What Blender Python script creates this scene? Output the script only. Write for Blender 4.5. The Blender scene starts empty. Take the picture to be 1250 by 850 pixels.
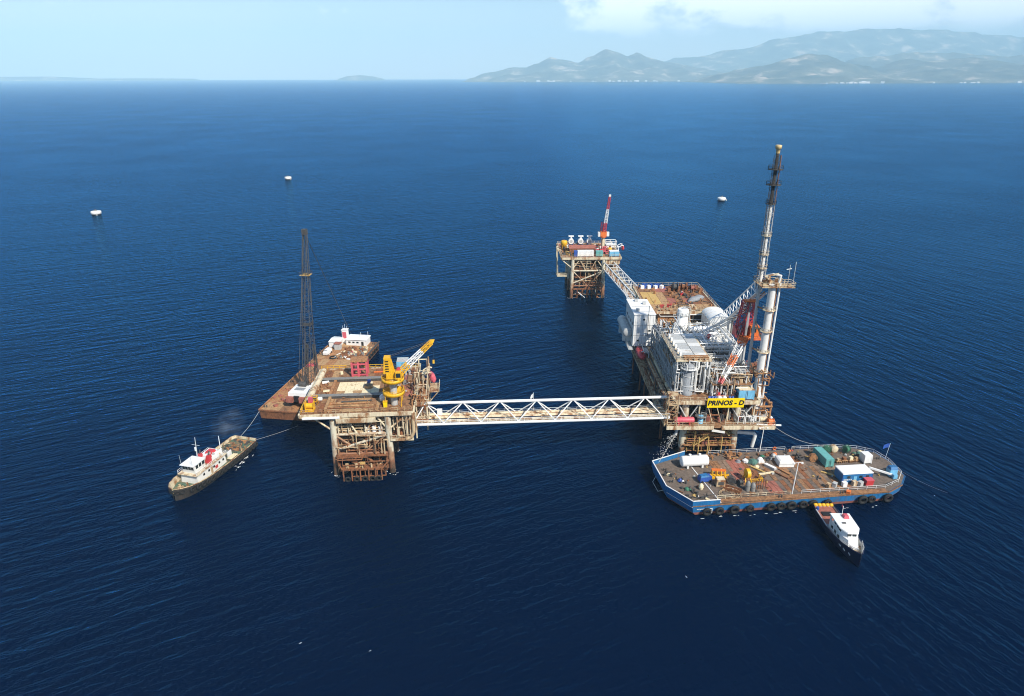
import bpy, math, random
from mathutils import Vector, Matrix, noise
R = math.radians
rng = random.Random(11)
scene = bpy.context.scene
COL = scene.collection

# ------------------------------------------------------------------ camera, sky, sun, exposure
H, FPX, PITCH = 100.0, 833.0, R(21.72)
cam_d = bpy.data.cameras.new('camera'); cam = bpy.data.objects.new('camera', cam_d); COL.objects.link(cam)
cam_d.sensor_width = 36.0; cam_d.lens = 36.0 * FPX / 1250.0
cam_d.clip_start = 1.0; cam_d.clip_end = 80000.0
cam.location = (0, 0, H); cam.rotation_euler = (math.pi / 2 - PITCH, R(0.12), 0)
scene.camera = cam
scene.view_settings.view_transform = 'Standard'; scene.view_settings.look = 'None'
scene.view_settings.exposure = 0.4; scene.view_settings.gamma = 1.0
scene.view_settings.use_curve_mapping = False
scene.cycles.use_denoising = True; scene.cycles.filter_width = 1.05
scene.cycles.max_bounces = 6; scene.cycles.diffuse_bounces = 3; scene.cycles.glossy_bounces = 3
scene.cycles.volume_bounces = 2; scene.cycles.transparent_max_bounces = 8
scene.cycles.caustics_reflective = False; scene.cycles.caustics_refractive = False
SUN_EL, SUN_AZ = R(43), R(143)          # azimuth clockwise from +Y (the view direction)
world = bpy.data.worlds.new('World'); scene.world = world; world.use_nodes = True
def nd(t, typ, **kw):
    n = t.nodes.new(typ)
    for k, v in kw.items(): setattr(n, k, v)
    return n
def build_world():
    t = world.node_tree; t.nodes.clear(); L = t.links.new
    out = nd(t, 'ShaderNodeOutputWorld'); bg = nd(t, 'ShaderNodeBackground'); bg.inputs[1].default_value = 0.10
    sky = nd(t, 'ShaderNodeTexSky', sky_type='NISHITA', sun_disc=False)
    sky.sun_elevation = SUN_EL; sky.sun_rotation = SUN_AZ; sky.altitude = 100; sky.air_density = 1.0; sky.dust_density = 0.25; sky.ozone_density = 2.2
    tc = nd(t, 'ShaderNodeTexCoord'); sep = nd(t, 'ShaderNodeSeparateXYZ'); L(tc.outputs['Generated'], sep.inputs[0])
    # cumulus gathered over the island: billowy noise, a bank that thins out to the west and has a flat base
    mp = nd(t, 'ShaderNodeMapping'); mp.inputs['Scale'].default_value = (1.0, 1.0, 1.7); L(tc.outputs['Generated'], mp.inputs[0])
    n1 = nd(t, 'ShaderNodeTexNoise'); n1.inputs['Scale'].default_value = 17.0; n1.inputs['Detail'].default_value = 12.0; n1.inputs['Roughness'].default_value = 0.56
    L(mp.outputs[0], n1.inputs['Vector'])
    def mr(src, a, b, c=0.0, d=1.0):
        m = nd(t, 'ShaderNodeMapRange', interpolation_type='SMOOTHSTEP'); L(src, m.inputs[0])
        m.inputs[1].default_value = a; m.inputs[2].default_value = b; m.inputs[3].default_value = c; m.inputs[4].default_value = d
        return m.outputs[0]
    def ma(op, a, b):
        m = nd(t, 'ShaderNodeMath', operation=op, use_clamp=False)
        for i, v in enumerate((a, b)):
            if isinstance(v, (int, float)): m.inputs[i].default_value = v
            else: L(v, m.inputs[i])
        return m.outputs[0]
    base = mr(sep.outputs[2], 0.036, 0.062); west = mr(sep.outputs[0], 0.04, 0.11)
    low = mr(sep.outputs[2], 0.17, 0.34, 1.0, 0.0); bank = ma('MULTIPLY', ma('MULTIPLY', base, west), low)
    cl = mr(ma('ADD', n1.outputs[0], ma('MULTIPLY', bank, 0.37)), 0.63, 0.86)
    cl = ma('MULTIPLY', ma('MULTIPLY', cl, base), low)
    n2 = nd(t, 'ShaderNodeTexNoise'); n2.inputs['Scale'].default_value = 2.2; n2.inputs['Detail'].default_value = 5.0
    L(mp.outputs[0], n2.inputs['Vector'])
    veil = ma('MULTIPLY', ma('MULTIPLY', mr(n2.outputs[0], 0.1, 0.6), 0.85), mr(sep.outputs[2], 0.0, 0.13, 1.0, 0.0))
    mix0 = nd(t, 'ShaderNodeMix', data_type='RGBA'); L(veil, mix0.inputs[0]); L(sky.outputs[0], mix0.inputs[6]); mix0.inputs[7].default_value = (12.0, 10.7, 10.3, 1)
    mix = nd(t, 'ShaderNodeMix', data_type='RGBA'); L(ma('MULTIPLY', cl, 0.9), mix.inputs[0]); L(mix0.outputs[2], mix.inputs[6]); mix.inputs[7].default_value = (19.0, 17.4, 16.6, 1)
    tint = nd(t, 'ShaderNodeMix', data_type='RGBA', blend_type='MULTIPLY'); tint.inputs[0].default_value = 1.0; L(mix.outputs[2], tint.inputs[6]); tint.inputs[7].default_value = (0.95, 0.98, 1.03, 1)
    L(tint.outputs[2], bg.inputs[0]); L(bg.outputs[0], out.inputs[0])
build_world()
sun_d = bpy.data.lights.new('sun', 'SUN'); sun_d.energy = 5.0; sun_d.angle = R(0.55); sun_d.color = (1.0, 0.93, 0.82)
sun = bpy.data.objects.new('sun', sun_d); COL.objects.link(sun)
sdir = Vector((math.sin(SUN_AZ) * math.cos(SUN_EL), math.cos(SUN_AZ) * math.cos(SUN_EL), math.sin(SUN_EL)))
sun.rotation_euler = sdir.to_track_quat('Z', 'Y').to_euler(); sun.location = (60, -60, 300)

# ------------------------------------------------------------------ materials
M = {}
def bsdf_mat(name):
    m = bpy.data.materials.new(name); m.use_nodes = True; t = m.node_tree
    return m, t, t.nodes['Principled BSDF'], t.links.new
def paint(key, col, rough=0.5, wear=0.25, wear_col=(0.17, 0.075, 0.035), scale=0.6, metal=0.0, var=0.18, streak=True):
    """coat of paint with tonal drift, dirt and rust patches"""
    m, t, b, L = bsdf_mat(key)
    tc = nd(t, 'ShaderNodeTexCoord'); g = nd(t, 'ShaderNodeNewGeometry')
    mp = nd(t, 'ShaderNodeMapping'); mp.inputs['Scale'].default_value = (1, 1, 0.35 if streak else 1.0); L(g.outputs['Position'], mp.inputs[0])
    n = nd(t, 'ShaderNodeTexNoise'); n.inputs['Scale'].default_value = scale; n.inputs['Detail'].default_value = 8; n.inputs['Roughness'].default_value = 0.65
    L(mp.outputs[0], n.inputs['Vector'])
    n2 = nd(t, 'ShaderNodeTexNoise'); n2.inputs['Scale'].default_value = scale * 3.7; n2.inputs['Detail'].default_value = 6; L(mp.outputs[0], n2.inputs['Vector'])
    r1 = nd(t, 'ShaderNodeMapRange'); r1.inputs[1].default_value = 0.3; r1.inputs[2].default_value = 0.7; r1.inputs[3].default_value = 1 - var; r1.inputs[4].default_value = 1 + var * 0.6; L(n2.outputs[0], r1.inputs[0])
    mul = nd(t, 'ShaderNodeVectorMath', operation='SCALE'); mul.inputs[0].default_value = col; L(r1.outputs[0], mul.inputs['Scale'])
    th = 0.72 - 0.34 * wear
    r2 = nd(t, 'ShaderNodeMapRange'); r2.inputs[1].default_value = th; r2.inputs[2].default_value = th + 0.13; r2.inputs[3].default_value = 0; r2.inputs[4].default_value = min(1.0, 0.35 + wear); L(n.outputs[0], r2.inputs[0])
    mx = nd(t, 'ShaderNodeMix', data_type='RGBA'); L(r2.outputs[0], mx.inputs[0]); L(mul.outputs[0], mx.inputs[6]); mx.inputs[7].default_value = (*wear_col, 1)
    L(mx.outputs[2], b.inputs['Base Color']); b.inputs['Roughness'].default_value = rough; b.inputs['Metallic'].default_value = metal
    M[key] = m
    return m
RUSTC = (0.20, 0.085, 0.035)
paint('white', (0.72, 0.72, 0.69), 0.5, 0.42, (0.36, 0.27, 0.17), 0.35, var=0.07)
paint('clean_white', (0.80, 0.80, 0.78), 0.45, 0.16, (0.50, 0.43, 0.33), 0.5, var=0.08)
paint('pale_grey', (0.46, 0.47, 0.46), 0.55, 0.4, (0.28, 0.19, 0.12), 0.5)
paint('cream', (0.68, 0.59, 0.41), 0.6, 0.72, (0.30, 0.15, 0.065), 0.6)
paint('old_cream', (0.55, 0.42, 0.25), 0.65, 0.8, (0.22, 0.09, 0.035), 0.7)
paint('pale_plank', (0.80, 0.69, 0.45), 0.8, 0.5, (0.36, 0.22, 0.10), 1.3)
paint('rust', (0.25, 0.10, 0.042), 0.85, 0.6, (0.09, 0.042, 0.024), 0.7, var=0.45)
paint('rust_light', (0.39, 0.19, 0.08), 0.85, 0.55, (0.16, 0.07, 0.03), 0.6, var=0.4)
paint('deck_brown', (0.29, 0.15, 0.07), 0.85, 0.6, (0.12, 0.055, 0.028), 0.5, var=0.45, streak=False)
paint('deck_tan', (0.43, 0.26, 0.125), 0.85, 0.5, (0.20, 0.095, 0.04), 0.45, var=0.4, streak=False)
paint('deck_red', (0.34, 0.12, 0.085), 0.85, 0.4, (0.17, 0.085, 0.05), 0.4, var=0.3, streak=False)
paint('deck_grey', (0.15, 0.115, 0.09), 0.85, 0.4, (0.11, 0.07, 0.045), 0.5, var=0.35, streak=False)
paint('deck_green', (0.085, 0.15, 0.10), 0.8, 0.7, (0.27, 0.15, 0.07), 0.7, var=0.35, streak=False)
paint('ochre', (0.55, 0.36, 0.12), 0.8, 0.4, (0.30, 0.16, 0.07), 0.6, var=0.25, streak=False)
paint('dark_steel', (0.07, 0.068, 0.066), 0.7, 0.4, (0.11, 0.06, 0.035), 0.8, var=0.35)
paint('steel', (0.22, 0.215, 0.20), 0.6, 0.5, (0.15, 0.085, 0.045), 0.8)
paint('blue_hull', (0.018, 0.145, 0.35), 0.5, 0.5, (0.10, 0.10, 0.11), 0.6, var=0.25)
paint('sky_blue', (0.17, 0.45, 0.66), 0.5, 0.18, (0.35, 0.33, 0.3), 0.6)
paint('teal', (0.13, 0.38, 0.36), 0.5, 0.22, (0.22, 0.17, 0.12), 0.6)
paint('yellow', (0.78, 0.43, 0.012), 0.5, 0.36, (0.36, 0.17, 0.04), 1.1, var=0.2)
paint('sign_yellow', (0.86, 0.62, 0.0), 0.4, 0.0, (0.6, 0.4, 0.05), 0.5, var=0.04)
paint('orange', (0.72, 0.17, 0.03), 0.5, 0.25, (0.3, 0.10, 0.05), 0.7)
paint('red', (0.52, 0.045, 0.05), 0.45, 0.2, (0.3, 0.12, 0.09), 0.7)
paint('pink_red', (0.58, 0.10, 0.13), 0.5, 0.22, (0.32, 0.12, 0.09), 0.8)
paint('navy', (0.012, 0.016, 0.05), 0.35, 0.12, (0.10, 0.07, 0.05), 0.8)
paint('tug_hull', (0.036, 0.031, 0.027), 0.75, 0.5, (0.06, 0.042, 0.03), 1.1, var=0.4)
paint('rubber', (0.014, 0.0135, 0.013), 0.8, 0.2, (0.07, 0.06, 0.05), 1.5, var=0.3)
paint('green', (0.04, 0.17, 0.10), 0.7, 0.4, (0.14, 0.12, 0.09), 1.0)
paint('tarp', (0.26, 0.28, 0.30), 0.85, 0.3, (0.16, 0.16, 0.17), 0.9, var=0.3)
paint('soot', (0.05, 0.047, 0.044), 0.8, 0.5, (0.16, 0.13, 0.11), 0.9, var=0.4)
paint('brass', (0.62, 0.46, 0.22), 0.45, 0.2, (0.2, 0.13, 0.06), 1.0)
paint('black', (0.015, 0.015, 0.015), 0.5, 0.0, var=0.1)
paint('rope', (0.55, 0.53, 0.46), 0.9, 0.0, var=0.1)
paint('royal_blue', (0.03, 0.09, 0.36), 0.5, 0.1, var=0.15)
paint('bottle', (0.07, 0.17, 0.14), 0.7, 0.4, (0.16, 0.14, 0.10), 1.0)
def glass_mat():
    m, t, b, L = bsdf_mat('window_glass'); b.inputs['Base Color'].default_value = (0.02, 0.03, 0.035, 1); b.inputs['Roughness'].default_value = 0.08
    M['glass'] = m
glass_mat()
def leg_mat(key='leg', top=3.2):
    """cream leg coat that gives way to rust and weed in the splash zone"""
    m, t, b, L = bsdf_mat(key)
    g = nd(t, 'ShaderNodeNewGeometry'); sp = nd(t, 'ShaderNodeSeparateXYZ'); L(g.outputs['Position'], sp.inputs[0])
    n = nd(t, 'ShaderNodeTexNoise'); n.inputs['Scale'].default_value = 0.55; n.inputs['Detail'].default_value = 8; L(g.outputs['Position'], n.inputs['Vector'])
    a = nd(t, 'ShaderNodeMath', operation='MULTIPLY_ADD'); L(n.outputs[0], a.inputs[0]); a.inputs[1].default_value = -9.0; L(sp.outputs[2], a.inputs[2])
    r = nd(t, 'ShaderNodeMapRange'); r.inputs[1].default_value = -3.0; r.inputs[2].default_value = top; L(a.outputs[0], r.inputs[0])
    cr = nd(t, 'ShaderNodeValToRGB'); e = cr.color_ramp.elements
    e[0].position = 0.0; e[0].color = (0.05, 0.035, 0.025, 1); e[1].position = 1.0; e[1].color = (0.60, 0.56, 0.43, 1)
    k = e.new(0.35); k.color = (0.24, 0.105, 0.06, 1); k = e.new(0.72); k.color = (0.36, 0.21, 0.12, 1)
    L(r.outputs[0], cr.inputs[0])
    mp = nd(t, 'ShaderNodeMapping'); mp.inputs['Scale'].default_value = (1, 1, 0.3); L(g.outputs['Position'], mp.inputs[0])
    n2 = nd(t, 'ShaderNodeTexNoise'); n2.inputs['Scale'].default_value = 0.9; n2.inputs['Detail'].default_value = 8; n2.inputs['Roughness'].default_value = 0.65; L(mp.outputs[0], n2.inputs['Vector'])
    r2 = nd(t, 'ShaderNodeMapRange'); r2.inputs[1].default_value = 0.47; r2.inputs[2].default_value = 0.62; r2.inputs[4].default_value = 0.8; L(n2.outputs[0], r2.inputs[0])
    mx = nd(t, 'ShaderNodeMix', data_type='RGBA'); L(r2.outputs[0], mx.inputs[0]); L(cr.outputs[0], mx.inputs[6]); mx.inputs[7].default_value = (0.27, 0.135, 0.065, 1)
    L(mx.outputs[2], b.inputs['Base Color']); b.inputs['Roughness'].default_value = 0.75
    M[key] = m
leg_mat(); leg_mat('leg_clean', -0.6); leg_mat('leg_rust', 9.0)
def sea_mat():
    m, t, b, L = bsdf_mat('sea_water')
    t.nodes.remove(b); dif = nd(t, 'ShaderNodeBsdfDiffuse'); dif.inputs[0].default_value = (0.0001, 0.0046, 0.0205, 1)      # light coming back up out of deep clear water
    glo = nd(t, 'ShaderNodeBsdfGlossy'); glo.inputs['Color'].default_value = (0.085, 0.36, 0.70, 1); glo.inputs['Roughness'].default_value = 0.13
    fr = nd(t, 'ShaderNodeFresnel'); fr.inputs['IOR'].default_value = 1.333; mxs = nd(t, 'ShaderNodeMixShader'); L(fr.outputs[0], mxs.inputs[0]); L(dif.outputs[0], mxs.inputs[1]); L(glo.outputs[0], mxs.inputs[2])
    L(mxs.outputs[0], t.nodes['Material Output'].inputs['Surface'])
    g = nd(t, 'ShaderNodeNewGeometry'); sp = nd(t, 'ShaderNodeSeparateXYZ'); L(g.outputs['Position'], sp.inputs[0])
    def ma(op, a, b_=0.0, c=0.0):
        q = nd(t, 'ShaderNodeMath', operation=op)
        for i, v in enumerate((a, b_, c)):
            if isinstance(v, (int, float)): q.inputs[i].default_value = v
            else: L(v, q.inputs[i])
        return q.outputs[0]
    # two crossing trains of wind waves; the second takes over on the side the platforms do not shelter
    def field(deg, su, sv, detail, rough, off):
        c, k = math.cos(R(deg)), math.sin(R(deg))       # crest direction
        along = ma('MULTIPLY_ADD', sp.outputs[0], c * sv, ma('MULTIPLY', sp.outputs[1], k * sv))
        cross = ma('MULTIPLY_ADD', sp.outputs[0], -k * su, ma('MULTIPLY', sp.outputs[1], c * su))
        cv = nd(t, 'ShaderNodeCombineXYZ'); L(cross, cv.inputs[0]); L(along, cv.inputs[1]); cv.inputs[2].default_value = off
        n = nd(t, 'ShaderNodeTexNoise'); n.inputs['Scale'].default_value = 1.0; n.inputs['Detail'].default_value = detail; n.inputs['Roughness'].default_value = rough
        n.inputs['Distortion'].default_value = 0.3; L(cv.outputs[0], n.inputs['Vector'])
        return n.outputs[0]
    side = nd(t, 'ShaderNodeMapRange', interpolation_type='SMOOTHSTEP'); side.inputs[1].default_value = -40; side.inputs[2].default_value = 130; L(sp.outputs[0], side.inputs[0])
    def both(su, sv, off):
        q = nd(t, 'ShaderNodeMix', data_type='FLOAT'); L(side.outputs[0], q.inputs[0]); L(field(27, su, sv, 3.0, 0.55, off), q.inputs[2]); L(field(112, su, sv, 3.0, 0.55, off + 5), q.inputs[3]); return q.outputs[0]
    w1 = both(0.33, 0.075, 3.1)
    w2 = both(0.85, 0.26, 9.7)
    n3 = nd(t, 'ShaderNodeTexNoise'); n3.inputs['Scale'].default_value = 0.9; n3.inputs['Detail'].default_value = 4.0; L(g.outputs['Position'], n3.inputs['Vector'])
    # gust patches change how rough the water is over tens of metres
    n4 = nd(t, 'ShaderNodeTexNoise'); n4.inputs['Scale'].default_value = 0.009; n4.inputs['Detail'].default_value = 5.0; L(g.outputs['Position'], n4.inputs['Vector'])
    gust = nd(t, 'ShaderNodeMapRange'); gust.inputs[1].default_value = 0.33; gust.inputs[2].default_value = 0.67; gust.inputs[3].default_value = 0.68; gust.inputs[4].default_value = 1.28; L(n4.outputs[0], gust.inputs[0])
    h = ma('MULTIPLY_ADD', w1, 0.85, ma('MULTIPLY_ADD', w2, 0.36, ma('MULTIPLY', n3.outputs[0], 0.22)))
    h = ma('MULTIPLY', h, gust.outputs[0])
    h = ma('MULTIPLY_ADD', both(0.05, 0.014, 17.3), 0.6, h)      # long low swell under the chop
    bp = nd(t, 'ShaderNodeBump'); bp.inputs['Strength'].default_value = 1.0; bp.inputs['Distance'].default_value = 0.9; L(h, bp.inputs['Height'])
    [L(bp.outputs[0], q.inputs['Normal']) for q in (glo, fr)]
    M['sea'] = m
sea_mat()
def hill_mat():
    m, t, b, L = bsdf_mat('hill_scrub')
    g = nd(t, 'ShaderNodeNewGeometry')
    n = nd(t, 'ShaderNodeTexNoise'); n.inputs['Scale'].default_value = 0.0024; n.inputs['Detail'].default_value = 9; n.inputs['Roughness'].default_value = 0.62; L(g.outputs['Position'], n.inputs['Vector'])
    cr = nd(t, 'ShaderNodeValToRGB'); e = cr.color_ramp.elements
    e[0].position = 0.40; e[0].color = (0.05, 0.07, 0.055, 1); e[1].position = 0.66; e[1].color = (0.55, 0.44, 0.34, 1)
    k = e.new(0.55); k.color = (0.13, 0.14, 0.10, 1)
    L(n.outputs[0], cr.inputs[0]); L(cr.outputs[0], b.inputs['Base Color']); b.inputs['Roughness'].default_value = 0.95
    M['hill'] = m
hill_mat()

# ------------------------------------------------------------------ helpers
def at_y(u, v, Y):
    """point of the place seen at photo pixel (u, v) when it lies Y metres ahead"""
    a = (u - 625) / FPX; b = -(v - 425) / FPX
    dy = math.cos(PITCH) + b * math.sin(PITCH); dz = -math.sin(PITCH) + b * math.cos(PITCH)
    return Vector((a * Y / dy, Y, H + dz * Y / dy))
class Fr:
    def __init__(s, ox, oy, deg): s.ox, s.oy, s.r = ox, oy, R(deg)
    def w(s, x, y, z=0.0): return (s.ox + x * math.cos(s.r) - y * math.sin(s.r), s.oy + x * math.sin(s.r) + y * math.cos(s.r), z)
def link(o, parent=None):
    COL.objects.link(o)
    if parent is not None: o.parent = parent
    return o
def tag(o, label=None, cat=None, group=None, kind=None):
    for k, v in (('label', label), ('category', cat), ('group', group), ('kind', kind)):
        if v: o[k] = v
    return o
def thing(name, label, cat, loc=(0, 0, 0), rot=0.0, group=None):
    o = bpy.data.objects.new(name, None); o.empty_display_size = 0.5
    o.location = loc; o.rotation_euler = (0, 0, rot); COL.objects.link(o)
    return tag(o, label, cat, group)
def copy_tree(o, parent=None):
    c = o.copy(); COL.objects.link(c); c.parent = parent
    for ch in [x for x in bpy.data.objects if x.parent == o]: copy_tree(ch, c)
    return c
def V(p): return Vector(p)
class MB:
    def __init__(s): s.v, s.f, s.s = [], [], []
    def add(s, vs, fs, smooth=False):
        n = len(s.v); s.v += [tuple(p) for p in vs]
        s.f += [tuple(i + n for i in f) for f in fs]; s.s += [smooth] * len(fs); return s
    def box(s, x0, x1, y0, y1, z0, z1):
        return s.add([(x0, y0, z0), (x1, y0, z0), (x1, y1, z0), (x0, y1, z0), (x0, y0, z1), (x1, y0, z1), (x1, y1, z1), (x0, y1, z1)],
                     [(0, 3, 2, 1), (4, 5, 6, 7), (0, 1, 5, 4), (1, 2, 6, 5), (2, 3, 7, 6), (3, 0, 4, 7)])
    def cbox(s, x, y, z, sx, sy, sz, rz=0.0):
        c, k = math.cos(rz), math.sin(rz); P = []
        for a, b, d in ((-1, -1, 0), (1, -1, 0), (1, 1, 0), (-1, 1, 0), (-1, -1, 1), (1, -1, 1), (1, 1, 1), (-1, 1, 1)):
            px, py = a * sx / 2, b * sy / 2; P.append((x + px * c - py * k, y + px * k + py * c, z + d * sz))
        return s.add(P, [(0, 3, 2, 1), (4, 5, 6, 7), (0, 1, 5, 4), (1, 2, 6, 5), (2, 3, 7, 6), (3, 0, 4, 7)])
    def bar(s, p, q, r, n=8, r2=None):
        p, q = V(p), V(q); d = q - p
        if d.length < 1e-6: return s
        r2 = r if r2 is None else r2; d.normalize()
        a = d.orthogonal().normalized(); b = d.cross(a); P = []
        for c, rr in ((p, r), (q, r2)):
            for i in range(n):
                t = 2 * math.pi * i / n; P.append(c + a * math.cos(t) * rr + b * math.sin(t) * rr)
        s.add(P, [(i, (i + 1) % n, n + (i + 1) % n, n + i) for i in range(n)], n > 5)
        return s._caps(P, n)
    def _caps(s, P, n):
        s.add(P[:n], [tuple(range(n - 1, -1, -1))]); s.add(P[n:], [tuple(range(n))]); return s
    def beam(s, p, q, w, h):
        p, q = V(p), V(q); d = (q - p).normalized(); up = V((0, 0, 1))
        if abs(d.z) > 0.95: up = V((0, 1, 0))
        a = d.cross(up).normalized(); b = a.cross(d); P = []
        for c in (p, q):
            for i, j in ((-1, -1), (1, -1), (1, 1), (-1, 1)): P.append(c + a * i * w / 2 + b * j * h / 2)
        return s.add(P, [(3, 2, 1, 0), (4, 5, 6, 7), (0, 1, 5, 4), (1, 2, 6, 5), (2, 3, 7, 6), (3, 0, 4, 7)])
    def path(s, pts, r, n=6):
        for a, b in zip(pts[:-1], pts[1:]): s.bar(a, b, r, n)
        for p in pts[1:-1]: s.ball(p, r * 1.02, 6, 4)
        return s
    def ball(s, c, r, n=12, k=6, sz=1.0):
        s.lathe(c, [(r * math.sin(math.pi * i / k), -r * sz * math.cos(math.pi * i / k)) for i in range(k + 1)], n); return s
    def lathe(s, c, prof, n=14, axis=(0, 0, 1)):
        ax = V(axis).normalized(); a = ax.orthogonal().normalized(); b = ax.cross(a); c = V(c); P = []
        for r, t in prof:
            for i in range(n):
                an = 2 * math.pi * i / n; P.append(c + ax * t + a * math.cos(an) * r + b * math.sin(an) * r)
        F = [(j * n + i, j * n + (i + 1) % n, (j + 1) * n + (i + 1) % n, (j + 1) * n + i) for j in range(len(prof) - 1) for i in range(n)]
        s.add(P, F, True)
        if prof[0][0] > 1e-4: s.add(P[:n], [tuple(range(n - 1, -1, -1))])
        if prof[-1][0] > 1e-4: s.add(P[-n:], [tuple(range(n))])
        return s
    def drum(s, p, q, r, n=16, dome=0.35):
        """vessel with domed ends"""
        p, q = V(p), V(q); L = (q - p).length; k = [(r * math.cos(t), -r * dome * math.sin(t)) for t in (1.5, 1.1, 0.6, 0.2)]
        prof = [(a, b) for a, b in k] + [(r, 0), (r, L)] + [(a, L - b) for a, b in reversed(k)]
        return s.lathe(p, prof, n, q - p)
    def torus(s, c, axis, Rr, r, n=14, k=6):
        ax = V(axis).normalized(); a = ax.orthogonal().normalized(); b = ax.cross(a); c = V(c); P = []
        for i in range(n):
            t = 2 * math.pi * i / n; d = a * math.cos(t) + b * math.sin(t)
            for j in range(k):
                u = 2 * math.pi * j / k; P.append(c + d * (Rr + r * math.cos(u)) + ax * r * math.sin(u))
        return s.add(P, [(i * k + j, ((i + 1) % n) * k + j, ((i + 1) % n) * k + (j + 1) % k, i * k + (j + 1) % k) for i in range(n) for j in range(k)], True)
    def loft(s, rings, smooth=False, caps=True):
        n = len(rings[0]); P = [p for r in rings for p in r]
        s.add(P, [(j * n + i, j * n + (i + 1) % n, (j + 1) * n + (i + 1) % n, (j + 1) * n + i) for j in range(len(rings) - 1) for i in range(n)], smooth)
        if caps: s.add(rings[0], [tuple(range(n - 1, -1, -1))]); s.add(rings[-1], [tuple(range(n))])
        return s
    def prism(s, poly, z0, z1, grow=0.0):
        cx = sum(p[0] for p in poly) / len(poly); cy = sum(p[1] for p in poly) / len(poly)
        lo = [(cx + (x - cx) * (1 - grow), cy + (y - cy) * (1 - grow), z0) for x, y in poly]
        return s.loft([lo, [(x, y, z1) for x, y in poly]])
    def rail(s, pts, h=1.15, step=2.2, r=0.055, closed=False, mid=True):
        pts = [V(p) for p in pts]; pts = pts + [pts[0]] if closed else pts
        up = V((0, 0, h))
        for a, b in zip(pts[:-1], pts[1:]):
            s.bar(a + up, b + up, r, 4)
            if mid: s.bar(a + up * 0.5, b + up * 0.5, r * 0.8, 4)
            k = max(1, round((b - a).length / step))
            for i in range(k + 1):
                p = a.lerp(b, i / k); s.bar(p, p + up, r, 4)
        return s
    def lattice(s, p, q, w0, h0, w1, h1, n, rc, rb, up=(0, 0, 1)):
        """four chords, zigzag lacing on every face"""
        p, q = V(p), V(q); d = (q - p).normalized(); a = d.cross(V(up)).normalized(); b = a.cross(d)
        st = []
        for i in range(n + 1):
            t = i / n; w = w0 + (w1 - w0) * t; h = h0 + (h1 - h0) * t; c = p.lerp(q, t)
            st.append([c + a * w / 2 * i_ + b * h / 2 * j_ for i_, j_ in ((-1, -1), (1, -1), (1, 1), (-1, 1))])
        for k in range(4): s.bar(st[0][k], st[-1][k], rc, 5)
        for i in range(n):
            for k in range(4):
                k2 = (k + 1) % 4
                if i % 2: s.bar(st[i][k], st[i + 1][k2], rb, 4)
                else: s.bar(st[i][k2], st[i + 1][k], rb, 4)
                s.bar(st[i + 1][k], st[i + 1][k2], rb, 4)
        return s
    def ladder(s, p, q, w=0.5, r=0.05):
        p, q = V(p), V(q); d = (q - p).normalized(); a = d.cross(V((0.3, 0.9, 0.1))).normalized() * w / 2
        s.bar(p + a, q + a, r, 4); s.bar(p - a, q - a, r, 4); k = int((q - p).length / 0.6)
        for i in range(k): c = p + d * 0.6 * (i + 0.5); s.bar(c - a, c + a, r * 0.7, 4)
        return s
    def mesh(s, name):
        me = bpy.data.meshes.new(name); me.from_pydata(s.v, [], s.f); me.polygons.foreach_set('use_smooth', s.s); me.update(); return me
    def build(s, name, mat, parent=None, world=False, loc=None, rot=0.0, kind=None):
        """one mesh object; world=True: coordinates are given in the world and brought into the parent's frame"""
        if world and parent is not None:
            mi = (Matrix.Translation(parent.location) @ parent.rotation_euler.to_matrix().to_4x4()).inverted()
            s.v = [tuple(mi @ V(p)) for p in s.v]
        elif world and loc is not None:
            mi = (Matrix.Translation(V(loc)) @ Matrix.Rotation(rot, 4, 'Z')).inverted(); s.v = [tuple(mi @ V(p)) for p in s.v]
        me = s.mesh(name); me.materials.append(M[mat] if isinstance(mat, str) else mat)
        o = bpy.data.objects.new(name, me); link(o, parent)
        if parent is None and loc is not None: o.location = loc; o.rotation_euler = (0, 0, rot)
        if kind: o['kind'] = kind
        return o
def pipes(m, x0, x1, y0, y1, z0, z1, n, r=(0.10, 0.28), seg=4):
    """orthogonal pipe runs through a volume"""
    lo, hi = (x0, y0, z0), (x1, y1, z1)
    for _ in range(n):
        p = [rng.uniform(lo[k], hi[k]) for k in range(3)]; pts = [tuple(p)]; last = -1; rr = rng.uniform(*r)
        for _ in range(rng.randint(2, seg)):
            k = rng.choice([a for a in (0, 1, 2, 2) if a != last]); last = k
            span = hi[k] - lo[k]; p[k] = min(hi[k], max(lo[k], p[k] + rng.choice((-1, 1)) * rng.uniform(0.25, 0.8) * span)); pts.append(tuple(p))
        m.path(pts, rr, 6)
    return m
def junk(m, x0, x1, y0, y1, z, n, s=(0.3, 1.2), hmax=1.0):
    for _ in range(n):
        x, y, k = rng.uniform(x0, x1), rng.uniform(y0, y1), rng.random(); a = rng.uniform(*s)
        if k < 0.5: m.cbox(x, y, z, a, rng.uniform(*s), rng.uniform(0.15, hmax), rng.uniform(0, 3.1))
        elif k < 0.75:
            h = rng.uniform(0.3, hmax); m.bar((x, y, z), (x, y, z + h), a * 0.35, 8)
        else:
            t = rng.uniform(0, 3.1); l = rng.uniform(0.8, 2.4); m.bar((x, y, z + 0.15), (x + l * math.cos(t), y + l * math.sin(t), z + 0.15), 0.12, 6)
    return m
def instance(o, parent, loc=(0, 0, 0), rot=(0, 0, 0)):
    c = o.copy(); COL.objects.link(c); c.parent = parent; c.location = loc; c.rotation_euler = rot; return c
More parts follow.
